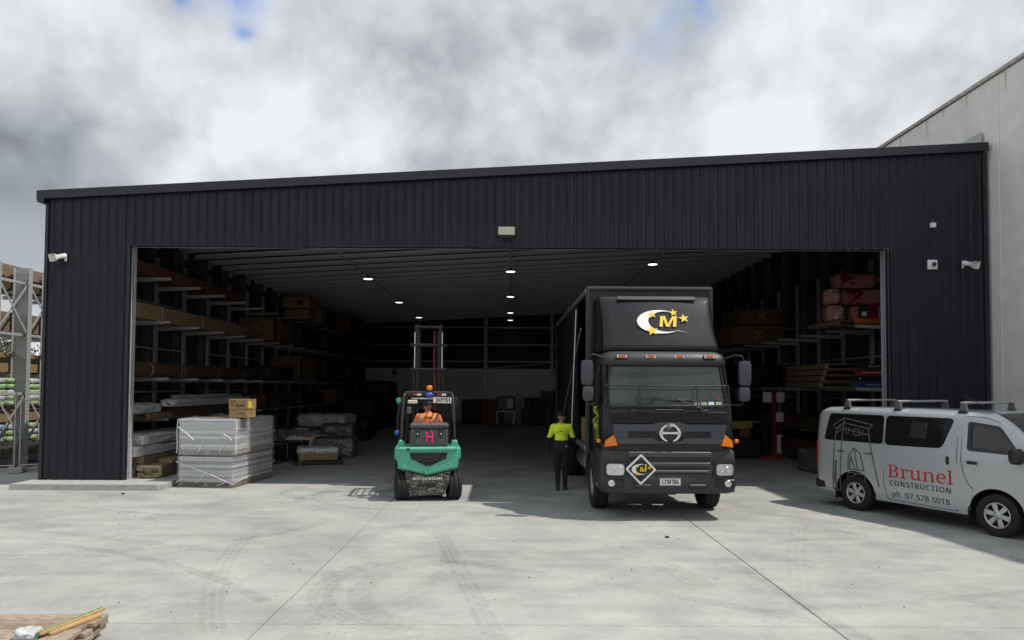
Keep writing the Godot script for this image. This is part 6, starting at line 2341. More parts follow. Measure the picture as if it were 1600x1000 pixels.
	st = S()
	cy(st, Vector3(0.02, 2.21, -0.32), Vector3(0.02, 2.25, -0.32), 0.075, 0.07, 16)
	obj(t, "beacon_base", st, "black_plastic")
	st = S()
	lathe(st, [[0.062, 0.0], [0.064, 0.05], [0.055, 0.085], [0.02, 0.10], [0.0, 0.10]], 16, Transform3D(Basis(Vector3.RIGHT, -PI / 2), Vector3(0.02, 2.25, -0.32)))
	obj(t, "beacon", st, "amber")
	number_plate(t, "JHP751", Transform3D(Basis(Vector3.BACK, -0.02), Vector3(0.31, 2.035, -0.22)), 0.43, 0.135)
	pbox(t, "work_lamp", Vector3(-0.33, 2.00, -0.24), Vector3(0.20, 0.075, 0.06), "cream_lens", 0.012)
	pbox(t, "extinguisher_box", Vector3(-0.40, 1.82, -0.22), Vector3(0.09, 0.14, 0.08), "grey_plastic", 0.012)
	for s in [-1.0, 1.0]:
		st = S()
		bx(st, Vector3(s * 0.60, 1.98, -1.1), Vector3(0.13, 0.2, 0.03), 0.03)
		cy(st, Vector3(s * 0.46, 2.08, -1.15), Vector3(s * 0.6, 2.06, -1.1), 0.01, 0.01, 6)
		obj(t, "rear_view_mirror", st, "black_plastic")
	# gas bottle hose, cloth and lever clutter on the left post
	st = S()
	tube(st, [Vector3(-0.56, 1.98, -0.22), Vector3(-0.64, 1.7, -0.2), Vector3(-0.62, 1.35, -0.15), Vector3(-0.58, 1.15, 0.0)], 0.022, 7)
	obj(t, "hose", st, "black_rubber")
	st = S()
	lathe(st, [[0.0, 0.0], [0.05, 0.01], [0.055, 0.06], [0.04, 0.10], [0.0, 0.11]], 12, Transform3D(Basis(Vector3.RIGHT, PI / 2), Vector3(-0.64, 1.42, -0.12)))
	obj(t, "blue_cap", st, "blue_lens")
	pbox(t, "green_rag", Vector3(-0.62, 2.02, -0.26), Vector3(0.10, 0.12, 0.05), "strap_green", 0.03, Basis(Vector3.BACK, 0.5))
	# wheels
	for s in [-1.0, 1.0]:
		var w := wheel(t, Vector3(s * 0.53, 0.285, 0.02), 0.285, 0.27, 0.15, "mast_steel", s, 0, Vector3.RIGHT, 5)
		w.rotate_y(0.16)
		wheel(t, Vector3(s * 0.60, 0.35, -1.42), 0.35, 0.26, 0.18, "mast_steel", s, 0, Vector3.RIGHT, 6)
	# mast
	var mz := -1.80
	for s in [-1.0, 1.0]:
		for q in [[0.345, 0.14, 2.98, 0.0], [0.275, 0.35, 3.74, 0.04]]:
			st = S()
			var x: float = s * q[0]
			bx(st, Vector3(x, (q[1] + q[2]) / 2, mz + q[3]), Vector3(0.016, q[2] - q[1], 0.11))
			bx(st, Vector3(x - s * 0.026, (q[1] + q[2]) / 2, mz + q[3] + 0.05), Vector3(0.052, q[2] - q[1], 0.014))
			bx(st, Vector3(x - s * 0.026, (q[1] + q[2]) / 2, mz + q[3] - 0.05), Vector3(0.052, q[2] - q[1], 0.014))
			obj(t, "mast_channel", st, "mast_steel")
		st = S()
		cy(st, Vector3(s * 0.335, 0.3, mz + 0.09), Vector3(s * 0.335, 2.75, mz + 0.09), 0.032, 0.032, 10)
		obj(t, "lift_cylinder", st, "mast_steel")
		st = S()
		cy(st, Vector3(s * 0.315, 2.75, mz + 0.09), Vector3(s * 0.315, 3.58, mz + 0.09), 0.017, 0.017, 8)
		obj(t, "cylinder_rod", st, "chrome")
		st = S()
		for k in 44:
			bx(st, Vector3(s * 0.21, 2.2 + k * 0.032, mz + 0.05), Vector3(0.034 if k % 2 else 0.024, 0.026, 0.018))
		stuff(obj(t, "lift_chain", st, "mast_steel"))
		pbox(t, "mast_head_plate", Vector3(s * 0.285, 3.66, mz + 0.05), Vector3(0.075, 0.20, 0.1), "mast_steel", 0.012)
	for q in [[3.70, 0.62, 0.06], [3.28, 0.86, 0.075], [2.72, 0.86, 0.06], [0.5, 0.8, 0.12]]:
		pbox(t, "mast_cross_member", Vector3(0, q[0], mz + 0.085), Vector3(q[1], q[2], 0.05), "mast_steel", 0.012)
	for k in 2:
		st = S()
		tube(st, [Vector3(0.13 + k * 0.035, 3.62, mz + 0.06), Vector3(0.12 + k * 0.03, 3.0, mz + 0.08), Vector3(0.15 + k * 0.03, 2.3, mz + 0.07), Vector3(0.17 + k * 0.03, 1.2, mz + 0.08)], 0.011, 6)
		obj(t, "hydraulic_hose", st, ["red_wrap", "black_rubber"][k])
	# carriage and forks, low at the front
	for y in [0.16, 0.50]:
		pbox(t, "carriage_bar", Vector3(0, y, mz - 0.14), Vector3(0.98, 0.09, 0.05), "fork_black", 0.008)
	for s in [-1.0, 1.0]:
		st = S()
		bx(st, Vector3(s * 0.28, 0.32, mz - 0.19), Vector3(0.11, 0.52, 0.04), 0.006)
		bx(st, Vector3(s * 0.28, 0.085, mz - 0.74), Vector3(0.11, 0.035, 1.12), 0.006)
		obj(t, "fork", st, "fork_black")
	# tool case riding on the counterweight
	var c := thing("tool_case", "charcoal plastic tool case with a pink spray-painted H, on the forklift", "tool case", Vector3(-1.66, 1.10, -14.45), 0.12)
	pbox(c, "tub", Vector3(0, 0.18, 0), Vector3(0.76, 0.36, 0.42), "tool_case", 0.03)
	pbox(c, "lid", Vector3(0, 0.42, 0), Vector3(0.79, 0.11, 0.45), "tool_case", 0.035)
	for s in [-1.0, 1.0]:
		pbox(c, "rib", Vector3(s * 0.345, 0.18, 0.213), Vector3(0.03, 0.32, 0.02), "tool_case", 0.006)
		pbox(c, "pocket", Vector3(s * 0.235, 0.19, 0.213), Vector3(0.14, 0.28, 0.012), "tool_case", 0.005)
		var l := pbox(c, "latch", Vector3(s * 0.235, 0.30, 0.232), Vector3(0.075, 0.22, 0.03), "black_plastic", 0.012)
		pbox(l, "clasp", Vector3(0, -0.04, 0.018), Vector3(0.035, 0.035, 0.012), "aluminium", 0.006)
		pbox(c, "carry_handle", Vector3(s * 0.40, 0.26, 0), Vector3(0.03, 0.06, 0.22), "black_plastic", 0.012)
	# hand-sprayed letter: dribbling strokes
	st = S()
	for q in [[-0.052, 0.285, -0.048, 0.10], [0.055, 0.29, 0.060, 0.085], [-0.05, 0.20, 0.055, 0.195], [-0.075, 0.275, -0.05, 0.295], [0.03, 0.30, 0.06, 0.285], [-0.062, 0.25, -0.06, 0.16]]:
		cy(st, Vector3(q[0], q[1], 0.222), Vector3(q[2], q[3], 0.222), 0.018, 0.016, 8)
	obj(c, "sprayed_letter", st, "spray_pink")
	for x in [-0.10, 0.13]:
		st = S()
		blob(st, Vector3(0.14, 0.004, 0.16), 0.002, 0.012, 7 + int(x * 100), 5, 9.0)
		obj(c, "paint_patch", st, "spray_pink", Transform3D(Basis(), Vector3(x, 0.474, 0.08)))


# ---------------------------------------------------------------- people
func smin(a: float, b: float, k: float) -> float:
	var h := maxf(k - absf(a - b), 0.0) / k
	return minf(a, b) - h * h * k * 0.25


func nets(st: SurfaceTool, bones: Array, cell: float, k: float, paint: Callable) -> void:
	# bones: [a, b, ra, rb, tone]; surface nets over the smooth union of tapered capsules
	var lo := Vector3(1e9, 1e9, 1e9)
	var hi := -lo
	for b in bones:
		for e in [[b[0], b[2]], [b[1], b[3]]]:
			lo = lo.min(e[0] - Vector3.ONE * (e[1] + k + cell * 2))
			hi = hi.max(e[0] + Vector3.ONE * (e[1] + k + cell * 2))
	var n := Vector3i(((hi - lo) / cell).ceil()) + Vector3i.ONE
	var F := PackedFloat32Array()
	F.resize(n.x * n.y * n.z)
	F.fill(1.0)
	var best := PackedFloat32Array(F)
	var who := PackedByteArray()
	who.resize(F.size())
	for bi in bones.size():
		var b: Array = bones[bi]
		var A: Vector3 = b[0]
		var B: Vector3 = b[1]
		var ra: float = b[2]
		var rb: float = b[3]
		var m := maxf(ra, rb) + k + cell
		var l := Vector3i(((A.min(B) - Vector3.ONE * m - lo) / cell).floor()).clamp(Vector3i.ZERO, n - Vector3i.ONE)
		var h := Vector3i(((A.max(B) + Vector3.ONE * m - lo) / cell).ceil()).clamp(Vector3i.ZERO, n - Vector3i.ONE)
		var d := B - A
		var dd := maxf(d.length_squared(), 1e-9)
		for z in range(l.z, h.z + 1):
			for y in range(l.y, h.y + 1):
				for x in range(l.x, h.x + 1):
					var p := lo + Vector3(x, y, z) * cell
					var u := clampf((p - A).dot(d) / dd, 0.0, 1.0)
					var v := (p - A - d * u).length() - lerpf(ra, rb, u)
					var i := (z * n.y + y) * n.x + x
					F[i] = smin(F[i], v, k) if F[i] < 1.0 else v
					if v < best[i]:
						best[i] = v
						who[i] = bi
	var at := {}
	var off := []
	for c in 8:
		off.append(((c >> 2 & 1) * n.y + (c >> 1 & 1)) * n.x + (c & 1))
	var P := {}
	for z in n.z - 1:
		for y in n.y - 1:
			for x in n.x - 1:
				var i := (z * n.y + y) * n.x + x
				var mask := 0
				for c in 8:
					if F[i + off[c]] < 0.0:
						mask |= 1 << c
				if mask == 0 or mask == 255:
					continue
				var s := Vector3.ZERO
				var cnt := 0
				for e in [[0, 1], [2, 3], [4, 5], [6, 7], [0, 2], [1, 3], [4, 6], [5, 7], [0, 4], [1, 5], [2, 6], [3, 7]]:
					var f0 := F[i + off[e[0]]]
					var f1 := F[i + off[e[1]]]
					if (f0 < 0.0) != (f1 < 0.0):
						var t := f0 / (f0 - f1)
						var a := Vector3(e[0] & 1, e[0] >> 1 & 1, e[0] >> 2 & 1)
						var b2 := Vector3(e[1] & 1, e[1] >> 1 & 1, e[1] >> 2 & 1)
						s += a.lerp(b2, t)
						cnt += 1
				P[i] = lo + (Vector3(x, y, z) + s / cnt) * cell
				at[i] = paint.call(P[i], bones[who[i]][4])
	st.set_smooth_group(5)
	for i in P:
		var x: int = i % n.x
		var y: int = (i / n.x) % n.y
		var z: int = i / (n.x * n.y)
		for ax in 3:
			var sx: int = [1, n.x, n.x * n.y][ax]
			var s1: int = [n.x, n.x * n.y, 1][ax]
			var s2: int = [n.x * n.y, 1, n.x][ax]
			var c1: int = [y, z, x][ax]
			var c2: int = [z, x, y][ax]
			if c1 == 0 or c2 == 0:
				continue
			var f0 := F[i]
			var f1 := F[i + sx]
			if (f0 < 0.0) == (f1 < 0.0):
				continue
			var q := [i, i - s1, i - s1 - s2, i - s2]
			if f0 >= 0.0:
				q.reverse()
			var ok := true
			for e in q:
				ok = ok and P.has(e)
			if not ok:
				continue
			for e in [0, 2, 1, 0, 3, 2]:
				st.set_color(at[q[e]])
				st.add_vertex(P[q[e]])
	st.set_smooth_group(-1)


func hand_bones(w: Vector3, fwd: Vector3, side: Vector3, curl: float, tone: int) -> Array:
	# w: wrist; fwd: towards the finger tips; side: towards the thumb
	var out := []
	var nrm := fwd.cross(side).normalized()
	out.append([w, w + fwd * 0.085, 0.026, 0.034, tone])
	out.append([w + fwd * 0.04 + side * 0.018, w + fwd * 0.085 + side * 0.028, 0.020, 0.018, tone])
	out.append([w + fwd * 0.04 - side * 0.018, w + fwd * 0.085 - side * 0.028, 0.020, 0.018, tone])
	var lens := [0.070, 0.080, 0.074, 0.058]
	for k in 4:
		var b := w + fwd * 0.085 + side * (0.033 - 0.022 * k)
		var d1 := (fwd + nrm * curl * 0.5).normalized()
		var d2 := (fwd + nrm * curl * 1.4).normalized()
		var m: Vector3 = b + d1 * lens[k] * 0.5
		out.append([b, m, 0.0095, 0.009, tone])
		out.append([m, m + d2 * lens[k] * 0.5, 0.009, 0.0075, tone])
	var tb := w + fwd * 0.03 + side * 0.03
	var tm := tb + (fwd * 0.6 + side * 0.8).normalized() * 0.035
	out.append([tb, tm, 0.012, 0.0105, tone])
	out.append([tm, tm + (fwd * 0.9 + side * 0.3 + nrm * curl * 0.4).normalized() * 0.032, 0.0105, 0.009, tone])
	return out


func head_bones(c: Vector3, face: Vector3) -> Array:
	var f := face.normalized()
	var s := Vector3.UP.cross(f).normalized()
	var out := []
	out.append([c + Vector3(0, 0.035, 0) - f * 0.025, c + Vector3(0, 0.03, 0) + f * 0.025, 0.084, 0.078, 0])
	out.append([c + Vector3(0, -0.03, 0) + f * 0.02, c + Vector3(0, -0.085, 0) + f * 0.055, 0.062, 0.034, 0])
	out.append([c + f * 0.088 + Vector3(0, 0.005, 0), c + f * 0.108 + Vector3(0, -0.032, 0), 0.008, 0.014, 0])
	out.append([c + f * 0.080 + s * 0.03 + Vector3(0, 0.02, 0), c + f * 0.080 - s * 0.03 + Vector3(0, 0.02, 0), 0.014, 0.014, 0])
	out.append([c + f * 0.078 + s * 0.02 + Vector3(0, -0.06, 0), c + f * 0.078 - s * 0.02 + Vector3(0, -0.06, 0), 0.010, 0.010, 0])
	for k in [-1.0, 1.0]:
		out.append([c + s * k * 0.080 + Vector3(0, 0.02, 0) - f * 0.005, c + s * k * 0.082 + Vector3(0, -0.03, 0) + f * 0.004, 0.016, 0.011, 0])
	return out


func cap(parent: Node, c: Vector3, face: Vector3, m: String) -> void:
	var f := face.normalized()
	var x := Vector3.UP.cross(f).normalized()
	var st := S()
	lathe(st, [[0.098, -0.012], [0.102, 0.0], [0.099, 0.035], [0.082, 0.072], [0.045, 0.094], [0.0, 0.10]], 20, Transform3D(Basis(x, f * 1.10, Vector3.UP), c + Vector3(0, 0.038, 0)))
	var o := obj(parent, "cap", st, m)
	st = S()
	var brim := []
	for k in 13:
		var a := deg_to_rad(lerpf(-58, 58, k / 12.0))
		brim.append(Vector2(sin(a) * 0.092, 0.05 + cos(a) * 0.115))
	brim.append(Vector2(0.078, 0.06))
	brim.append(Vector2(-0.078, 0.06))
	prism(st, brim, -0.004, 0.004, Transform3D(Basis(x, (f - Vector3.UP * 0.15).normalized(), Vector3.UP), c + Vector3(0, 0.042, 0)))
	obj(o, "brim", st, m)


func shoe(parent: Node, heel: Vector3, dir: Vector3, m: String) -> void:
	var x := Vector3.UP.cross(dir).normalized()
	var st := S()
	var rings := []
	for q in [[-0.05, 0.032, 0.05, 0.06], [-0.02, 0.040, 0.105, 0.08], [0.05, 0.042, 0.105, 0.085], [0.11, 0.046, 0.07, 0.075], [0.17, 0.046, 0.052, 0.055], [0.215, 0.032, 0.035, 0.03]]:
		var r := []
		for k in 10:
			var a := TAU * k / 10.0
			r.append(heel + dir * q[0] + x * cos(a) * q[1] + Vector3.UP * maxf(0.0, q[2] * 0.5 + sin(a) * q[2] * 0.5))
		rings.append(r)
	loft(st, rings)
	obj(parent, "shoe", st, m)


func make_people() -> void:
	# walking past the truck, back to the yard
	var t := thing("person", "person in a yellow hi-vis shirt, black trousers and black cap walking beside the truck", "person", Vector3(1.17, 0, -15.85), -0.10)
	var bones := [
		[Vector3(0, 0.96, 0), Vector3(0, 1.16, 0.005), 0.145, 0.140, 1], [Vector3(0, 1.16, 0.0), Vector3(0, 1.36, -0.005), 0.140, 0.135, 1],
		[Vector3(-0.07, 1.36, 0), Vector3(0.07, 1.36, 0), 0.125, 0.125, 1], [Vector3(-0.08, 1.00, 0), Vector3(0.08, 1.00, 0), 0.115, 0.115, 1],
		[Vector3(-0.16, 1.43, 0), Vector3(0.16, 1.43, 0), 0.062, 0.062, 1], [Vector3(0, 1.44, 0), Vector3(0, 1.54, -0.015), 0.060, 0.054, 0],
		[Vector3(-0.19, 1.42, 0), Vector3(-0.275, 1.16, 0.03), 0.064, 0.052, 2], [Vector3(-0.275, 1.16, 0.03), Vector3(-0.29, 0.91, -0.05), 0.048, 0.036, 3],
		[Vector3(0.19, 1.42, 0), Vector3(0.27, 1.16, -0.01), 0.064, 0.052, 2], [Vector3(0.27, 1.16, -0.01), Vector3(0.25, 0.95, -0.15), 0.048, 0.036, 3],
		[Vector3(-0.095, 0.92, 0), Vector3(-0.085, 0.50, 0.0), 0.100, 0.068, 4], [Vector3(-0.085, 0.50, 0.0), Vector3(-0.075, 0.10, 0.07), 0.066, 0.046, 4],
		[Vector3(0.095, 0.92, 0), Vector3(0.09, 0.50, -0.04), 0.100, 0.068, 4], [Vector3(0.09, 0.50, -0.04), Vector3(0.085, 0.10, -0.06), 0.066, 0.046, 4]]
	var skin_c := Color(0.36, 0.19, 0.13)
	var hv := Color(0.74, 0.90, 0.05)
	var dark := Color(0.010, 0.010, 0.013)
	var paint := func(p: Vector3, tone: int) -> Color:
		if tone == 0:
			return skin_c
		if tone == 1:
			return hv if p.y > 1.135 else Color(0.014, 0.014, 0.018)
		if tone == 2:
			return hv if p.y > 1.20 else dark
		if tone == 5:
			return Color(0.06, 0.045, 0.04)
		return dark
	var st := S()
	nets(st, bones, 0.016, 0.045, paint)
	var hc := Vector3(0.005, 1.635, -0.03)
	var face := Vector3(0.35, 0, -1)
	nets(st, head_bones(hc, face), 0.009, 0.018, paint)
	nets(st, hand_bones(Vector3(-0.29, 0.91, -0.05), Vector3(0.02, -0.97, -0.22).normalized(), Vector3(0.2, -0.2, -0.95).normalized(), 0.5, 5), 0.005, 0.007, paint)
	nets(st, hand_bones(Vector3(0.25, 0.95, -0.15), Vector3(0.0, -0.85, -0.5).normalized(), Vector3(-0.3, -0.45, -0.84).normalized(), -0.5, 5), 0.005, 0.007, paint)
	obj(t, "body", st, "figure")
	cap(t, hc, face, "cap_cloth")
	shoe(t, Vector3(-0.075, 0.0, 0.085), Vector3(-0.05, 0, -1).normalized(), "black_plastic")
	shoe(t, Vector3(0.085, 0.0, -0.045), Vector3(0.10, 0, -1).normalized(), "black_plastic")
	# ring emblem and small mark printed on the back
	st = S()
	for k in 28:
		var a0 := TAU * k / 28.0
		var c := Vector3(cos(a0) * 0.078, 1.335 + sin(a0) * 0.078, 0.0)
		c.z = back_z(bones, c.x, c.y)
		bx(st, c, Vector3(0.018, 0.005, 0.004), 0.0, Basis(Vector3.BACK, a0 + PI / 2))
	obj(t, "ring_print", st, "ink_black")
	pbox(t, "centre_print", Vector3(0, 1.335, back_z(bones, 0, 1.335)), Vector3(0.055, 0.022, 0.004), "ink_black", 0.001)
	pbox(t, "hem_tag", Vector3(0.10, 1.00, back_z(bones, 0.10, 1.00)), Vector3(0.07, 0.014, 0.004), "plate_white", 0.001)

	# driver on the forklift, seen from behind
	var d := thing("person", "person in an orange hi-vis vest and dark cap seated on the forklift", "person", Vector3(-1.69, 0, -14.50), 0.12)
	var y0 := 1.24
	var z0 := -0.66
	var b2 := [
		[Vector3(0, y0 + 0.02, z0), Vector3(0, y0 + 0.22, z0 - 0.01), 0.150, 0.150, 1], [Vector3(0, y0 + 0.22, z0 - 0.01), Vector3(0, y0 + 0.38, z0 - 0.03), 0.150, 0.140, 1],
		[Vector3(-0.10, y0 + 0.36, z0 - 0.03), Vector3(0.10, y0 + 0.36, z0 - 0.03), 0.130, 0.130, 1], [Vector3(-0.18, y0 + 0.43, z0 - 0.03), Vector3(0.18, y0 + 0.43, z0 - 0.03), 0.066, 0.066, 1],
		[Vector3(0, y0 + 0.44, z0 - 0.03), Vector3(-0.005, y0 + 0.54, z0 - 0.05), 0.062, 0.056, 0],
		[Vector3(-0.21, y0 + 0.42, z0 - 0.03), Vector3(-0.31, y0 + 0.17, z0 - 0.12), 0.068, 0.054, 2], [Vector3(-0.31, y0 + 0.17, z0 - 0.12), Vector3(-0.16, y0 + 0.16, z0 - 0.46), 0.048, 0.034, 0],
		[Vector3(0.21, y0 + 0.42, z0 - 0.03), Vector3(0.31, y0 + 0.17, z0 - 0.10), 0.068, 0.054, 2], [Vector3(0.31, y0 + 0.17, z0 - 0.10), Vector3(0.20, y0 + 0.10, z0 - 0.42), 0.048, 0.034, 0],
		[Vector3(-0.10, y0 + 0.01, z0), Vector3(-0.14, y0 + 0.03, z0 - 0.42), 0.098, 0.072, 3], [Vector3(-0.14, y0 + 0.03, z0 - 0.42), Vector3(-0.13, 0.76, z0 - 0.50), 0.068, 0.048, 3],
		[Vector3(0.10, y0 + 0.01, z0), Vector3(0.14, y0 + 0.03, z0 - 0.42), 0.098, 0.072, 3], [Vector3(0.14, y0 + 0.03, z0 - 0.42), Vector3(0.13, 0.76, z0 - 0.50), 0.068, 0.048, 3]]
	var vest := Color(0.86, 0.24, 0.08)
	var paint2 := func(p: Vector3, tone: int) -> Color:
		if tone == 0:
			return skin_c
		if tone == 1:
			if p.z > z0 + 0.02 and absf(absf(p.x) - 0.155) < 0.026 and p.y < y0 + 0.44:
				return Color(0.40, 0.41, 0.42)
			if absf(p.y - y0 - 0.13) < 0.026:
				return Color(0.40, 0.41, 0.42)
			return vest
		if tone == 2:
			return vest if p.y > y0 + 0.30 else dark
		return dark
	st = S()
	nets(st, b2, 0.016, 0.045, paint2)
	var h2 := Vector3(-0.01, y0 + 0.635, z0 - 0.06)
	var f2 := Vector3(-0.55, -0.05, -1)
	nets(st, head_bones(h2, f2), 0.009, 0.018, paint2)
	nets(st, hand_bones(Vector3(-0.16, y0 + 0.16, z0 - 0.46), Vector3(0.35, 0.0, -0.94).normalized(), Vector3(0.94, 0.1, 0.35).normalized(), -0.9, 0), 0.005, 0.007, paint2)
	nets(st, hand_bones(Vector3(0.20, y0 + 0.10, z0 - 0.42), Vector3(-0.3, 0.05, -0.95).normalized(), Vector3(-0.95, 0.1, 0.3).normalized(), 0.9, 0), 0.005, 0.007, paint2)
	obj(d, "body", st, "figure")
	cap(d, h2, f2, "cap_navy")
	var nb := pbox(d, "name_patch", Vector3(0, y0 + 0.42, back_z(b2, 0, y0 + 0.42) + 0.004), Vector3(0.17, 0.030, 0.006), "ink_black", 0.002)
	for k in 3:
		pbox(nb, "patch_mark", Vector3(-0.045 + k * 0.042, 0, 0.004), Vector3(0.024, 0.016, 0.002), "ink_yellow", 0.0)
	for s in [-1.0, 1.0]:
		shoe(d, Vector3(s * 0.13, 0.655, z0 - 0.48), Vector3(s * 0.1, 0, -1).normalized(), "black_plastic")


func back_z(bones: Array, x: float, y: float) -> float:
	# where the body's back lies at (x, y), found by walking inwards
	var z := 0.4
	while z > -1.4:
		var f := 1.0
		for b in bones:
			var dd: Vector3 = b[1] - b[0]
			var u := clampf((Vector3(x, y, z) - b[0]).dot(dd) / maxf(dd.length_squared(), 1e-9), 0.0, 1.0)
			var v: float = (Vector3(x, y, z) - b[0] - dd * u).length() - lerpf(b[2], b[3], u)
			f = smin(f, v, 0.045)
		if f < 0.0:
			return z + 0.003
		z -= 0.002
	return 0.0


# ---------------------------------------------------------------- rack, fence and trees left of the shed
func bags(label: String, at: Vector3, s: Vector3, m: String, layers: int) -> void:
	var t := thing("bag_pallet", label, "bags", at, 0.0, "pallets of bags on the outdoor rack")
	pallet(t, Vector3(s.x, 0.13, s.z), "pallet_wood")
	var lh := (s.y - 0.13) / layers
	for l in layers:
		for k in 3:
			var st := S()
			blob(st, Vector3(s.x - 0.06 - 0.04 * (l % 2), lh * 1.05, s.z / 3.0 - 0.01), lh * 0.42, 0.02, l * 7 + k, 5, 3.0)
			obj(t, "bag", st, "bag_white" if (l + k) % 3 == 1 else m, Transform3D(Basis(), Vector3(0.02 * (l % 2), 0.13 + lh * l, s.z * (k - 1) / 3.0)))


func make_outdoor_rack() -> void:
	var zs := [-19.05, -20.30, -21.55, -22.8]
	var X := -14.25
	var t := thing("cantilever_rack", "tall galvanised outdoor rack with punched uprights beyond the mesh fence", "rack", Vector3(X, 0, -20.3))
	var h := 5.72
	var up := S()
	bx(up, Vector3(0, h / 2, 0), Vector3(0.44, h, 0.012))
	bx(up, Vector3(0.224, h / 2, 0), Vector3(0.012, h, 0.17))
	bx(up, Vector3(-0.224, h / 2, 0), Vector3(0.012, h, 0.17))
	up.generate_normals()
	var um := up.commit()
	var holes := S()
	for k in 54:
		for x in [-0.17, 0.16]:
			cy(holes, Vector3(x, 0.25 + k * 0.1, 0.0), Vector3(x, 0.25 + k * 0.1, 0.009), 0.017, 0.017, 8)
	holes.generate_normals()
	var hm := holes.commit()
	var lv := [5.06, 3.82, 2.64, 1.22]
	for i in zs.size():
		var z: float = zs[i] + 20.3
		var u := obj(t, "upright", um, "zinc", Transform3D(Basis(), Vector3(0, 0, z)))
		stuff(obj(u, "hole_row", hm, "ink_black"))
		pbox(t, "base_beam", Vector3(-0.6, 0.10, z), Vector3(1.7, 0.2, 0.16), "zinc", 0.01)
		for y in lv:
			pbox(t, "arm", Vector3(-0.86, y - 0.06, z), Vector3(1.25, 0.11, 0.08), "zinc", 0.008)
		if i + 1 < zs.size():
			var z2: float = zs[i + 1] + 20.3
			for y in [0.55, 2.05, 3.75, 5.25]:
				pbox(t, "rail", Vector3(0.10, y, (z + z2) / 2), Vector3(0.05, 0.08, absf(z2 - z) - 0.02), "zinc", 0.006)
			for q in [[3.75, 5.25], [0.55, 2.05]]:
				for k in 2:
					var st := S()
					var a := Vector3(0.16 + 0.03 * k, q[k], z)
					var b := Vector3(0.16 + 0.03 * k, q[1 - k], z2)
					bx(st, (a + b) / 2, Vector3(0.012, 0.06, a.distance_to(b)), 0.0, frame_of(b - a))
					obj(t, "cross_brace", st, "zinc")
	# goods
	var x := -15.15
	timber("timber_pack", "weathered board pack topmost on the outdoor rack", Vector3(x, 5.42, -20.9), Vector3(1.15, 0.34, 6.0), 6, 5, "grey_timber", 0.0, "", "orange_cloth", 0.04)
	timber("timber_pack", "second board pack under the topmost one on the outdoor rack", Vector3(x, 5.06, -20.9), Vector3(1.2, 0.32, 6.0), 6, 5, "brown_timber", 0.0, "", "strap_black", 0.04)
	timber("timber_pack", "brown board pack on the second arms of the outdoor rack", Vector3(x, 3.82, -20.9), Vector3(1.2, 0.56, 6.2), 9, 5, "grey_timber", 0.0, "", "strap_black", 0.04)
	timber("timber_pack", "yellowish board pack above the bags on the outdoor rack", Vector3(x, 2.64, -20.9), Vector3(1.2, 0.54, 6.2), 9, 5, "pine_z", 0.0, "", "strap_black", 0.04)
	for k in 3:
		bags(["pallet of green and white bags nearest the yard on the upper outdoor arms", "pallet of green and white bags in the middle of the upper outdoor arms", "pallet of green and white bags farthest along the upper outdoor arms"][k], Vector3(x + 0.2, 1.55, -19.3 - 1.45 * k), Vector3(1.2, 0.95, 1.3), "bag_green", 5)
		bags(["pallet of blue and white bags nearest the yard by the rack foot", "pallet of blue and green bags in the middle by the rack foot", "pallet of blue bags farthest along by the rack foot"][k], Vector3(x + 0.2, 0.52, -19.3 - 1.45 * k), Vector3(1.2, 0.66, 1.3), "bag_blue" if k != 1 else "bag_green", 3)
	timber("timber_pack", "pale board pack under the green bags on the outdoor rack", Vector3(x + 0.15, 1.22, -20.9), Vector3(1.2, 0.30, 5.4), 4, 5, "pine_z", 0.0, "", "strap_black", 0.03)
	timber("timber_pack", "grey board pack on the foot of the outdoor rack", Vector3(x + 0.15, 0.20, -20.9), Vector3(1.2, 0.28, 5.4), 4, 5, "grey_timber", 0.0, "", "strap_black", 0.04)
	# temporary mesh fence, two panels
	var p0 := Vector3(-16.3, 0, -16.6)
	var p1 := Vector3(-13.02, 0, -18.45)
	var p2 := Vector3(-11.6, 0, -19.25)
	for k in 2:
		var a: Vector3 = p0 if k == 0 else p1 + (p2 - p0).normalized() * 0.08
		var b: Vector3 = p1 if k == 0 else p2
		var L := a.distance_to(b)
		var f := thing("mesh_fence_panel", ["long temporary mesh fence panel in front of the outdoor rack", "short temporary mesh fence panel running behind the shed column"][k], "fence", a, atan2(-(b - a).z, (b - a).x), "temporary mesh fence panels")
		var st := S()
		var fy := 0.14
		tube(st, [Vector3(0.02, fy, 0), Vector3(0.02, 1.95, 0)], 0.02, 8)
		obj(f, "post", st, "zinc")
		st = S()
		tube(st, [Vector3(L - 0.02, fy, 0), Vector3(L - 0.02, 2.12, 0)], 0.02, 8)
		obj(f, "post", st, "zinc")
		for y in [fy + 0.05, 1.90]:
			st = S()
			tube(st, [Vector3(0.02, y, 0), Vector3(L - 0.02, y, 0)], 0.018, 8)
			obj(f, "rail", st, "zinc")
		st = S()
		var n := int(L / 0.06)
		for i in n:
			cy(st, Vector3(0.03 + i * 0.06, fy + 0.05, 0), Vector3(0.03 + i * 0.06, 1.9, 0), 0.0022, 0.0022, 4, false)
		for i in 6:
			cy(st, Vector3(0.03, fy + 0.3 + i * 0.29, 0), Vector3(L - 0.03, fy + 0.3 + i * 0.29, 0), 0.0022, 0.0022, 4, false)
		stuff(obj(f, "wire_mesh", st, "mesh_wire"))
		for q in [0.0, L - 0.04]:
			pbox(f, "foot_block", Vector3(q, 0.075, 0), Vector3(0.22, 0.15, 0.55), "kerb_concrete", 0.02)
	# low kerb at the edge of the concrete
	var ks := S()
	bx(ks, Vector3(0, 0.04, 0), Vector3(9.0, 0.12, 0.18), 0.015)
	struct("yard_kerb", ks, "kerb_concrete", Transform3D(Basis(Vector3.UP, 0.50), Vector3(-15.6, 0, -17.3)))
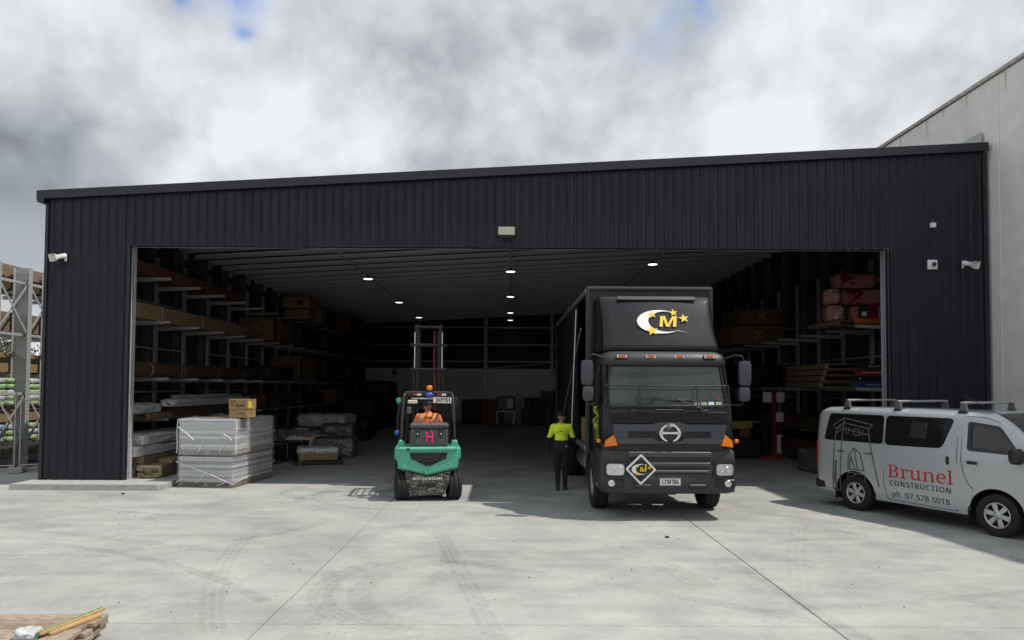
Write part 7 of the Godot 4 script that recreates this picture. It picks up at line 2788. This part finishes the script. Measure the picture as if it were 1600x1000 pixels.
	# trees beyond the rack
	tree("leafy tree with a dense dark crown behind the outdoor rack", Vector3(-27.5, 0, -36.0), 5.4, 2.9, 5)
	tree("broad pale-leaved tree close behind the outdoor rack", Vector3(-23.4, 0, -31.0), 4.3, 2.3, 6)
	tree("low bushy tree at the shed end of the tree row", Vector3(-26.2, 0, -42.5), 4.6, 3.0, 7)
	tree("tall spreading tree at the yard end of the tree row", Vector3(-33.5, 0, -37.0), 5.2, 3.2, 8)
	tree("round bushy tree farthest back in the tree row", Vector3(-35.0, 0, -47.0), 5.6, 3.6, 9)


func tree(label: String, at: Vector3, h: float, r: float, sd: int) -> void:
	var g := RandomNumberGenerator.new()
	g.seed = sd
	var t := thing("tree", label, "tree", at, 0.0, "trees beyond the outdoor rack")
	var st := S()
	cy(st, Vector3.ZERO, Vector3(0.1, h * 0.5, 0.05), 0.17, 0.10, 9)
	var tips := []
	for k in 9:
		var a := TAU * k / 9.0 + g.randf()
		var e := Vector3(cos(a) * r * 0.6, h * g.randf_range(0.42, 0.9), sin(a) * r * 0.6)
		tube(st, [Vector3(0.06, h * g.randf_range(0.2, 0.45), 0.03), e * Vector3(0.5, 0.85, 0.5), e], 0.045, 5)
		tips.append(e)
	obj(t, "trunk", st, "bark")
	# leaf clumps: many small leaves round each bough and through the crown
	var lump_c := []
	for k in 46:
		var d := Vector3(g.randfn(), g.randfn() * 0.75, g.randfn()).normalized() * pow(g.randf(), 0.45)
		lump_c.append(Vector3(d.x * r, h * 0.56 + d.y * h * 0.40, d.z * r))
	lump_c.append_array(tips)
	for m in 3:
		var lf := S()
		for c in lump_c:
			var size := g.randf_range(0.30, 0.62)
			for k in 42:
				var d := Vector3(g.randfn(), g.randfn(), g.randfn()) * size * 0.5
				var p: Vector3 = c + d
				if p.y < 0.25:
					continue
				var f := frame_of(Vector3(g.randfn(), g.randfn() + 0.6, g.randfn()))
				var w := g.randf_range(0.05, 0.10)
				var l := w * g.randf_range(1.4, 2.2)
				tri(lf, p - f.x * w * 0.5, p + f.y * l * 0.5, p + f.x * w * 0.5)
				tri(lf, p - f.x * w * 0.5, p + f.x * w * 0.5, p - f.y * l * 0.5)
		stuff(obj(t, "crown", lf, ["leaf_dark", "leaf_mid", "leaf_pale"][m]))


# ---------------------------------------------------------------- board bundle at the front left
func make_foreground() -> void:
	var t := thing("board_bundle", "low weathered board bundle bound with green strap at the yard's front", "timber", Vector3(-5.36, 0, -6.16), 0.05)
	var g := RandomNumberGenerator.new()
	g.seed = 3
	for k in 3:
		pbox(t, "bearer", Vector3(-1.2 + k * 1.2, 0.03, 0), Vector3(0.09, 0.06, 0.62), "pallet_wood", 0.004)
	for r in 3:
		for c in 5:
			var l := 3.3 + g.randf_range(-0.02, 0.03)
			var w := 0.136
			pbox(t, "board", Vector3(g.randf_range(-0.02, 0.015) - (0.03 if (r + c) % 4 == 0 else 0.0), 0.062 + 0.046 * (r + 0.5), -0.345 + 0.138 * (c + 0.5)), Vector3(l, 0.043, w), ["old_board_a", "old_board_b", "old_board_c"][g.randi() % 3], 0.005)
	# pine battens tied along the end of the bundle
	for q in [[0.240, 1.50, -0.02, 0.70, -0.27], [0.216, 1.535, 0.00, 0.52, -0.33]]:
		pbox(t, "batten", Vector3(q[1], q[0], q[2]), Vector3(0.05, 0.026, q[3]), "bright_pine", 0.003, Basis(Vector3.UP, q[4]))
	var st := S()
	bx(st, Vector3(1.50, 0.2555, -0.01), Vector3(0.018, 0.003, 0.69), 0.0, Basis(Vector3.UP, -0.25))
	bx(st, Vector3(1.412, 0.130, 0.352), Vector3(0.018, 0.25, 0.003))
	obj(t, "green_strap", st, "strap_green")
	st = S()
	blob(st, Vector3(0.20, 0.07, 0.16), 0.03, 0.05, 14, 10, 9.0)
	obj(t, "crumpled_film", st, "white_film", Transform3D(Basis(), Vector3(1.30, 0.195, 0.27)))
	# loose film over the front edge
	st = S()
	for k in 7:
		var x := 1.46 + 0.03 * k
		tube(st, [Vector3(x, 0.205, 0.35), Vector3(x + 0.01, 0.15, 0.365), Vector3(x - 0.01, 0.08, 0.36)], 0.003, 4)
	stuff(obj(t, "film_shreds", st, "wrap_fold"))
	# grit and a few pebbles on the concrete
	var gr := S()
	for k in 160:
		var p := Vector3(g.randf_range(-9, 9), 0.0, g.randf_range(-15, -6.2))
		var s := g.randf_range(0.004, 0.014)
		bx(gr, p + Vector3(0, s * 0.4, 0), Vector3(s, s * 0.8, s * 1.2), s * 0.25, Basis(Vector3.UP, g.randf() * 3.0))
	var grit := obj(self, "grit", gr, "dark_steel")
	stuff(grit)
	tag(grit, "dark grit scattered over the pale concrete", "grit")
	for q in [[-12.0, -13.35, "small dark stone far out on the concrete left of the plinth"], [2.45, -10.9, "small dark stone on the concrete before the truck"], [-8.2, -14.9, "small dark stone on the concrete just off the plinth"]]:
		var s := S()
		blob(s, Vector3(0.06, 0.03, 0.05), 0.014, 0.01, 4 + int(q[0]), 4, 14.0)
		tag(obj(self, "pebble", s, "dark_steel", Transform3D(Basis(), Vector3(q[0], 0.001, q[1]))), q[2], "stone", "stones on the concrete")
